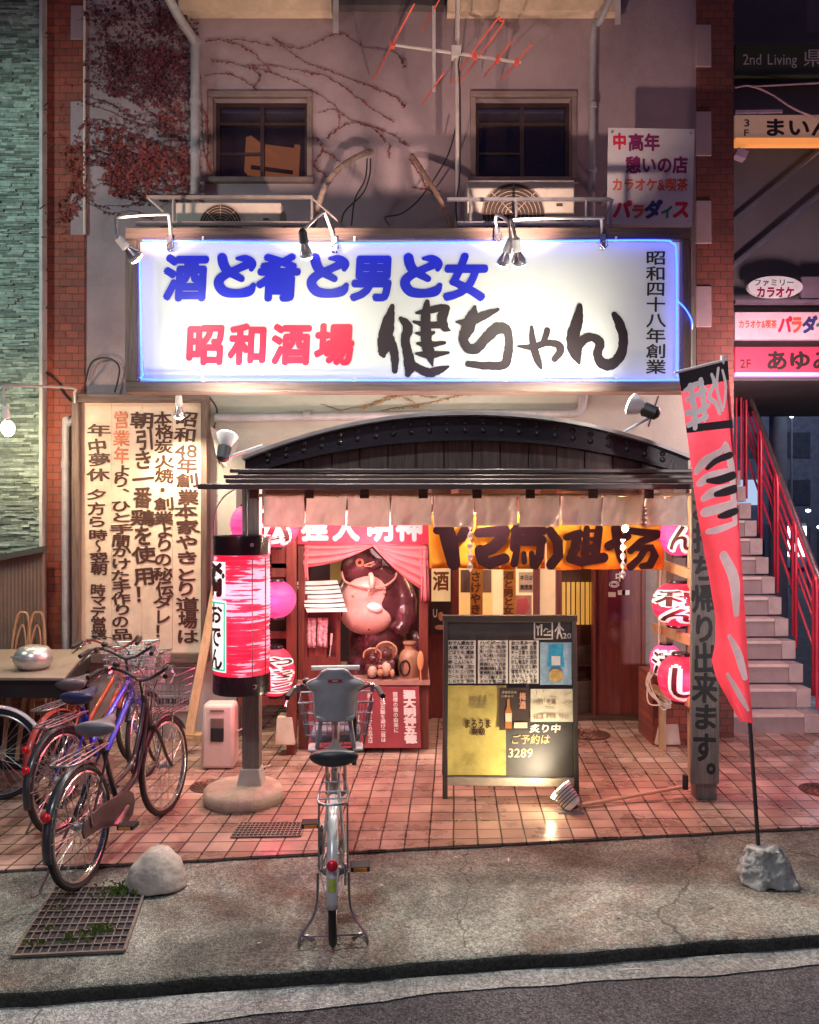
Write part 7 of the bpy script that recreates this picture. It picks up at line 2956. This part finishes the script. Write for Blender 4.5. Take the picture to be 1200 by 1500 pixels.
    if child:
        mb = MB()
        mb.grid(lambda u, v: rear + Vector((math.cos(R(162 + 9 * v)) * (r + .026 - .010 * (2 * u - 1) ** 2), (u - .5) * .036, math.sin(R(162 + 9 * v)) * (r + .026 - .010 * (2 * u - 1) ** 2))), 6, 4)
        b(mb, "sticker", M("lime_sticker", (.42, .50, .06), .5, var=.3, scale=60), norm=False)
        mb = MB()
        mb.tube([rear + Vector((-.02 + math.cos(a_ * .449) * .10, .058, .16 + math.sin(a_ * .449) * .055)) for a_ in range(14)], .006, 6, closed=True)
        b(mb, "ring_lock", black_plastic)
    # stand
    mb = MB()
    if double:
        for s in (-1, 1):
            mb.tube(smooth_path([rear + Vector((0, s * .075, -.01)), rear + Vector((-.02, s * .085, -.18)), Vector((-.06, s * .15, .055)), Vector((-.07, s * .165, .012)), Vector((-.03, s * .16, .008)), Vector((.02, s * .13, .008)), Vector((-.02, s * .095, .012)), Vector((-.06, s * .10, .03)), Vector((-.06, s * .15, .05))], 4), .0065, 6)
        mb.tube([Vector((-.03, -.13, .03)), Vector((-.03, .13, .03))], .005, 6)
    else:
        mb.tube([rear + Vector((0, .07, -.01)), Vector((-.10, .20, .008))], .008, 6)
        mb.tube([Vector((-.10, .20, .008)), Vector((-.15, .215, .004))], .008, 6)
    b(mb, "kickstand", M("stand_steel", (.25, .24, .24), .35, metal=.8))
    # headlamp
    mb = MB()
    mb.lathe([(.02, -.03), (.032, 0), (.036, .03), (.03, .034)], Vector((1.0, .06, .60)), (1, 0, -.1), 14)
    mb.tube([Vector((.95, .05, .60)), Vector((1.0, .06, .60))], .006, 6)
    b(mb, "headlamp", black_plastic, tf=st)
    if basket:
        mb = MB()
        x0, x1, z0_, z1_ = .95, 1.24, .72, .97

        def cor(f, z):
            k = .80 + .20 * f
            return (x0 + (1 - k) * .05, x0 + (x1 - x0) * k, .19 * k)
        for f in (0, .2, .4, .6, .8, 1.0):
            xa, xb, hw = cor(f, 0)
            z = z0_ + (z1_ - z0_) * f
            mb.tube([Vector((xa, -hw, z)), Vector((xb, -hw, z)), Vector((xb, hw, z)), Vector((xa, hw, z))], .006 if f == 1 else .003, 5, closed=True)
        ca, cb = cor(0, 0), cor(1, 0)
        for k in range(13):
            f = k / 12
            for side in range(4):
                def pt_(c, z):
                    xa, xb, hw = c
                    return [Vector((xa, -hw + 2 * hw * f, z)), Vector((xb, -hw + 2 * hw * f, z)), Vector((xa + (xb - xa) * f, -hw, z)), Vector((xa + (xb - xa) * f, hw, z))][side]
                mb.tube([pt_(ca, z0_), pt_(cb, z1_)], .0026, 4)
        for k in range(9):
            f = k / 8
            mb.tube([Vector((ca[0], -ca[2] + 2 * ca[2] * f, z0_)), Vector((ca[1], -ca[2] + 2 * ca[2] * f, z0_))], .0026, 4)
        b(mb, "basket", carrier_m, tf=st)
        mb = MB()
        mb.tube([Vector((.94, 0, .74)), Vector((.91, 0, .72))], .012, 6)
        for s in (-1, 1):
            mb.tube([Vector((1.10, s * .08, .72)), front + Vector((0, s * .06, 0))], .005, 6)
        b(mb, "basket_stay", carrier_m, tf=st)
    if child:
        # moulded seat between saddle and handlebar: back shell, side wings, footwells
        pl_ = M("child_seat_grey", (.34, .34, .36), .5, var=.1, scale=12, dirt=.3, bump=.05)
        pale = M("child_seat_rim", (.52, .51, .50), .5)

        def prof_w(v):
            # half width of the shell by height: tapered bottom, broad wings, narrow head
            tab = [(0, .11), (.07, .132), (.35, .138), (.56, .145), (.64, .178), (.70, .185), (.745, .165), (.80, .12), (.88, .098), (.95, .085), (1.0, .05)]
            return interp(tab, v) * .86

        def shell(u, v):
            s = (u - .5) * 2
            wv = prof_w(v)
            x = .66 - .02 * v + .07 * abs(s) ** 2.2 * (1 if v < .72 else max(0.15, 1 - (v - .72) * 3.4))
            return Vector((x, s * wv, .885 + .295 * v))
        mb = MB()
        mb.grid(shell, 20, 40)
        cs = b(mb, "child_seat", pl_, smooth=60, solid=.012, norm=False)
        mb = MB()
        edge = [shell(0, v / 40) for v in range(41)] + [shell(u / 10, 1) for u in range(1, 10)] + [shell(1, 1 - v / 40) for v in range(41)]
        mb.tube(edge, .010, 6)
        b(mb, "seat_rim", pale, cs)
        mb = MB()
        mb.hexa([Vector(q) for q in ((.67, -.09, .88), (.67, .09, .88), (.86, .10, .87), (.86, -.10, .87), (.67, -.11, .91), (.67, .11, .91), (.86, .12, .92), (.86, -.12, .92))])
        b(mb, "seat_pan", pl_, cs, bev=.01)
        for s in (-1, 1):
            mb = MB()
            mb.hexa([Vector(q) for q in ((.76, s * .095, .70), (.76, s * .12, .70), (.86, s * .12, .70), (.86, s * .095, .70), (.72, s * .070, .88), (.72, s * .095, .88), (.84, s * .095, .88), (.84, s * .070, .88))])
            b(mb, "leg_guard", pl_, cs, bev=.01)
            mb = MB()
            mb.box(.76, .90, s * .13 - .03, s * .13 + .03, .685, .702)
            b(mb, "footrest", pale, cs, bev=.008)
        mb = MB()
        mb.tube([Vector((.80, -.14, 1.165)), Vector((.80, .14, 1.165))], .014, 8)
        b(mb, "grab_bar", pale, cs)
        mb = MB()
        f = lambda u, v: shell(.5 + (u - .5) * .38, .775 + .055 * v) + Vector((-.011, 0, 0))
        mb.grid(f, 6, 3)
        bd = b(mb, "badge", M("badge_red", (.42, .03, .04), .5), cs, norm=False)
        # lettering on the badge is illegible in the photograph: a row of small pale strokes
        mb = MB()
        for k in range(5):
            a0 = .32 + k * .08
            mb.add([f(a0, .3) + Vector((-.002, 0, 0)), f(a0 + .05, .3) + Vector((-.002, 0, 0)), f(a0 + .05, .75) + Vector((-.002, 0, 0)), f(a0, .75) + Vector((-.002, 0, 0))], [(0, 1, 2, 3)])
        b(mb, "badge_mark", paper, cs, norm=False)
        # wide front basket
        mb = MB()
        for f_ in (0, .25, .5, .75, 1):
            hw = .17 + .055 * f_
            z = .66 + .26 * f_
            mb.tube([Vector((.98, -hw, z)), Vector((1.28, -hw, z)), Vector((1.28, hw, z)), Vector((.98, hw, z))], .006 if f_ == 1 else .004, 6, closed=True)
        for k in range(12):
            f_ = k / 11
            mb.tube([Vector((.98, -.17 + .34 * f_, .66)), Vector((.98, -.225 + .45 * f_, .92))], .003, 5)
            mb.tube([Vector((1.28, -.17 + .34 * f_, .66)), Vector((1.28, -.225 + .45 * f_, .92))], .003, 5)
        for s in (-1, 1):
            for k in range(8):
                mb.tube([Vector((.98 + .3 * k / 7, s * .17, .66)), Vector((.98 + .3 * k / 7, s * .225, .92))], .003, 5)
        b(mb, "front_basket", carrier_m)
        mb = MB()
        mb.box(1.0, 1.26, -.15, .15, .665, .74)
        b(mb, "basket_bundle", M("bundle_cloth", (.22, .28, .36), .8, var=.5, scale=14), bev=.03)
        mb = MB()
        mb.tube([Vector((.955, -.11, .55)), Vector((.955, -.11, .95))], .016, 8)
        b(mb, "umbrella_tube", black_plastic)
    return t


silver_mud = M("bicycle_mudguard_silver", (.62, .61, .60), .3, metal=.25, dirt=.12)
dark_mud = M("bicycle_mudguard_dark", (.035, .035, .04), .3, coat=.4)
cb = GP(485, 1396)
bicycle("silver bicycle with grey child seat parked in the middle of the apron facing the bar", (cb.x, cb.y + .12, .006), math.atan2(1.1, -.085), 0, frame=(.45, .43, .38), mud=silver_mud, basket=False, child=True, double=True, bell=True)
b1 = GP(122, 1299)
bicycle("black bicycle with wire basket standing beside the boulder and drain grate", (b1.x, b1.y, .006), math.atan2(1.1, .13), R(-3), frame=(.03, .022, .026), mud=dark_mud, seat_m=M("bicycle_saddle_grey", (.16, .15, .17), .35), guard=M("chain_guard_dark", (.05, .03, .034), .3, coat=.3), steer=R(-4))
b2 = GP(92, 1222)
bicycle("bright blue framed bicycle standing between the black and the red one", (b2.x, b2.y, .016), math.atan2(1.1, .22), R(-3), frame=(.03, .03, .50), mud=dark_mud, seat_m=M("bicycle_saddle_navy", (.03, .035, .10), .3), steer=R(6), drop='straight')
b3 = GP(88, 1186)
bicycle("red framed bicycle squeezed between the blue one and the table", (b3.x, b3.y, .016), math.atan2(1.1, .20), R(-4), frame=(.46, .05, .02), mud=M("bicycle_mudguard_red", (.40, .05, .04), .3, coat=.3), seat_m=M("bicycle_saddle_slate", (.12, .10, .12), .35), steer=R(3), drop='straight', bar_m=M("bicycle_bar_copper", (.30, .12, .09), .35, metal=.6))
bicycle("bicycle with pale mudguard cut off by the frame beside the table", (-4.05, 5.83, .016), 0.04, R(2), frame=(.30, .30, .33), mud=M("bicycle_mudguard_pale", (.52, .46, .50), .35, dirt=.1), basket=False)
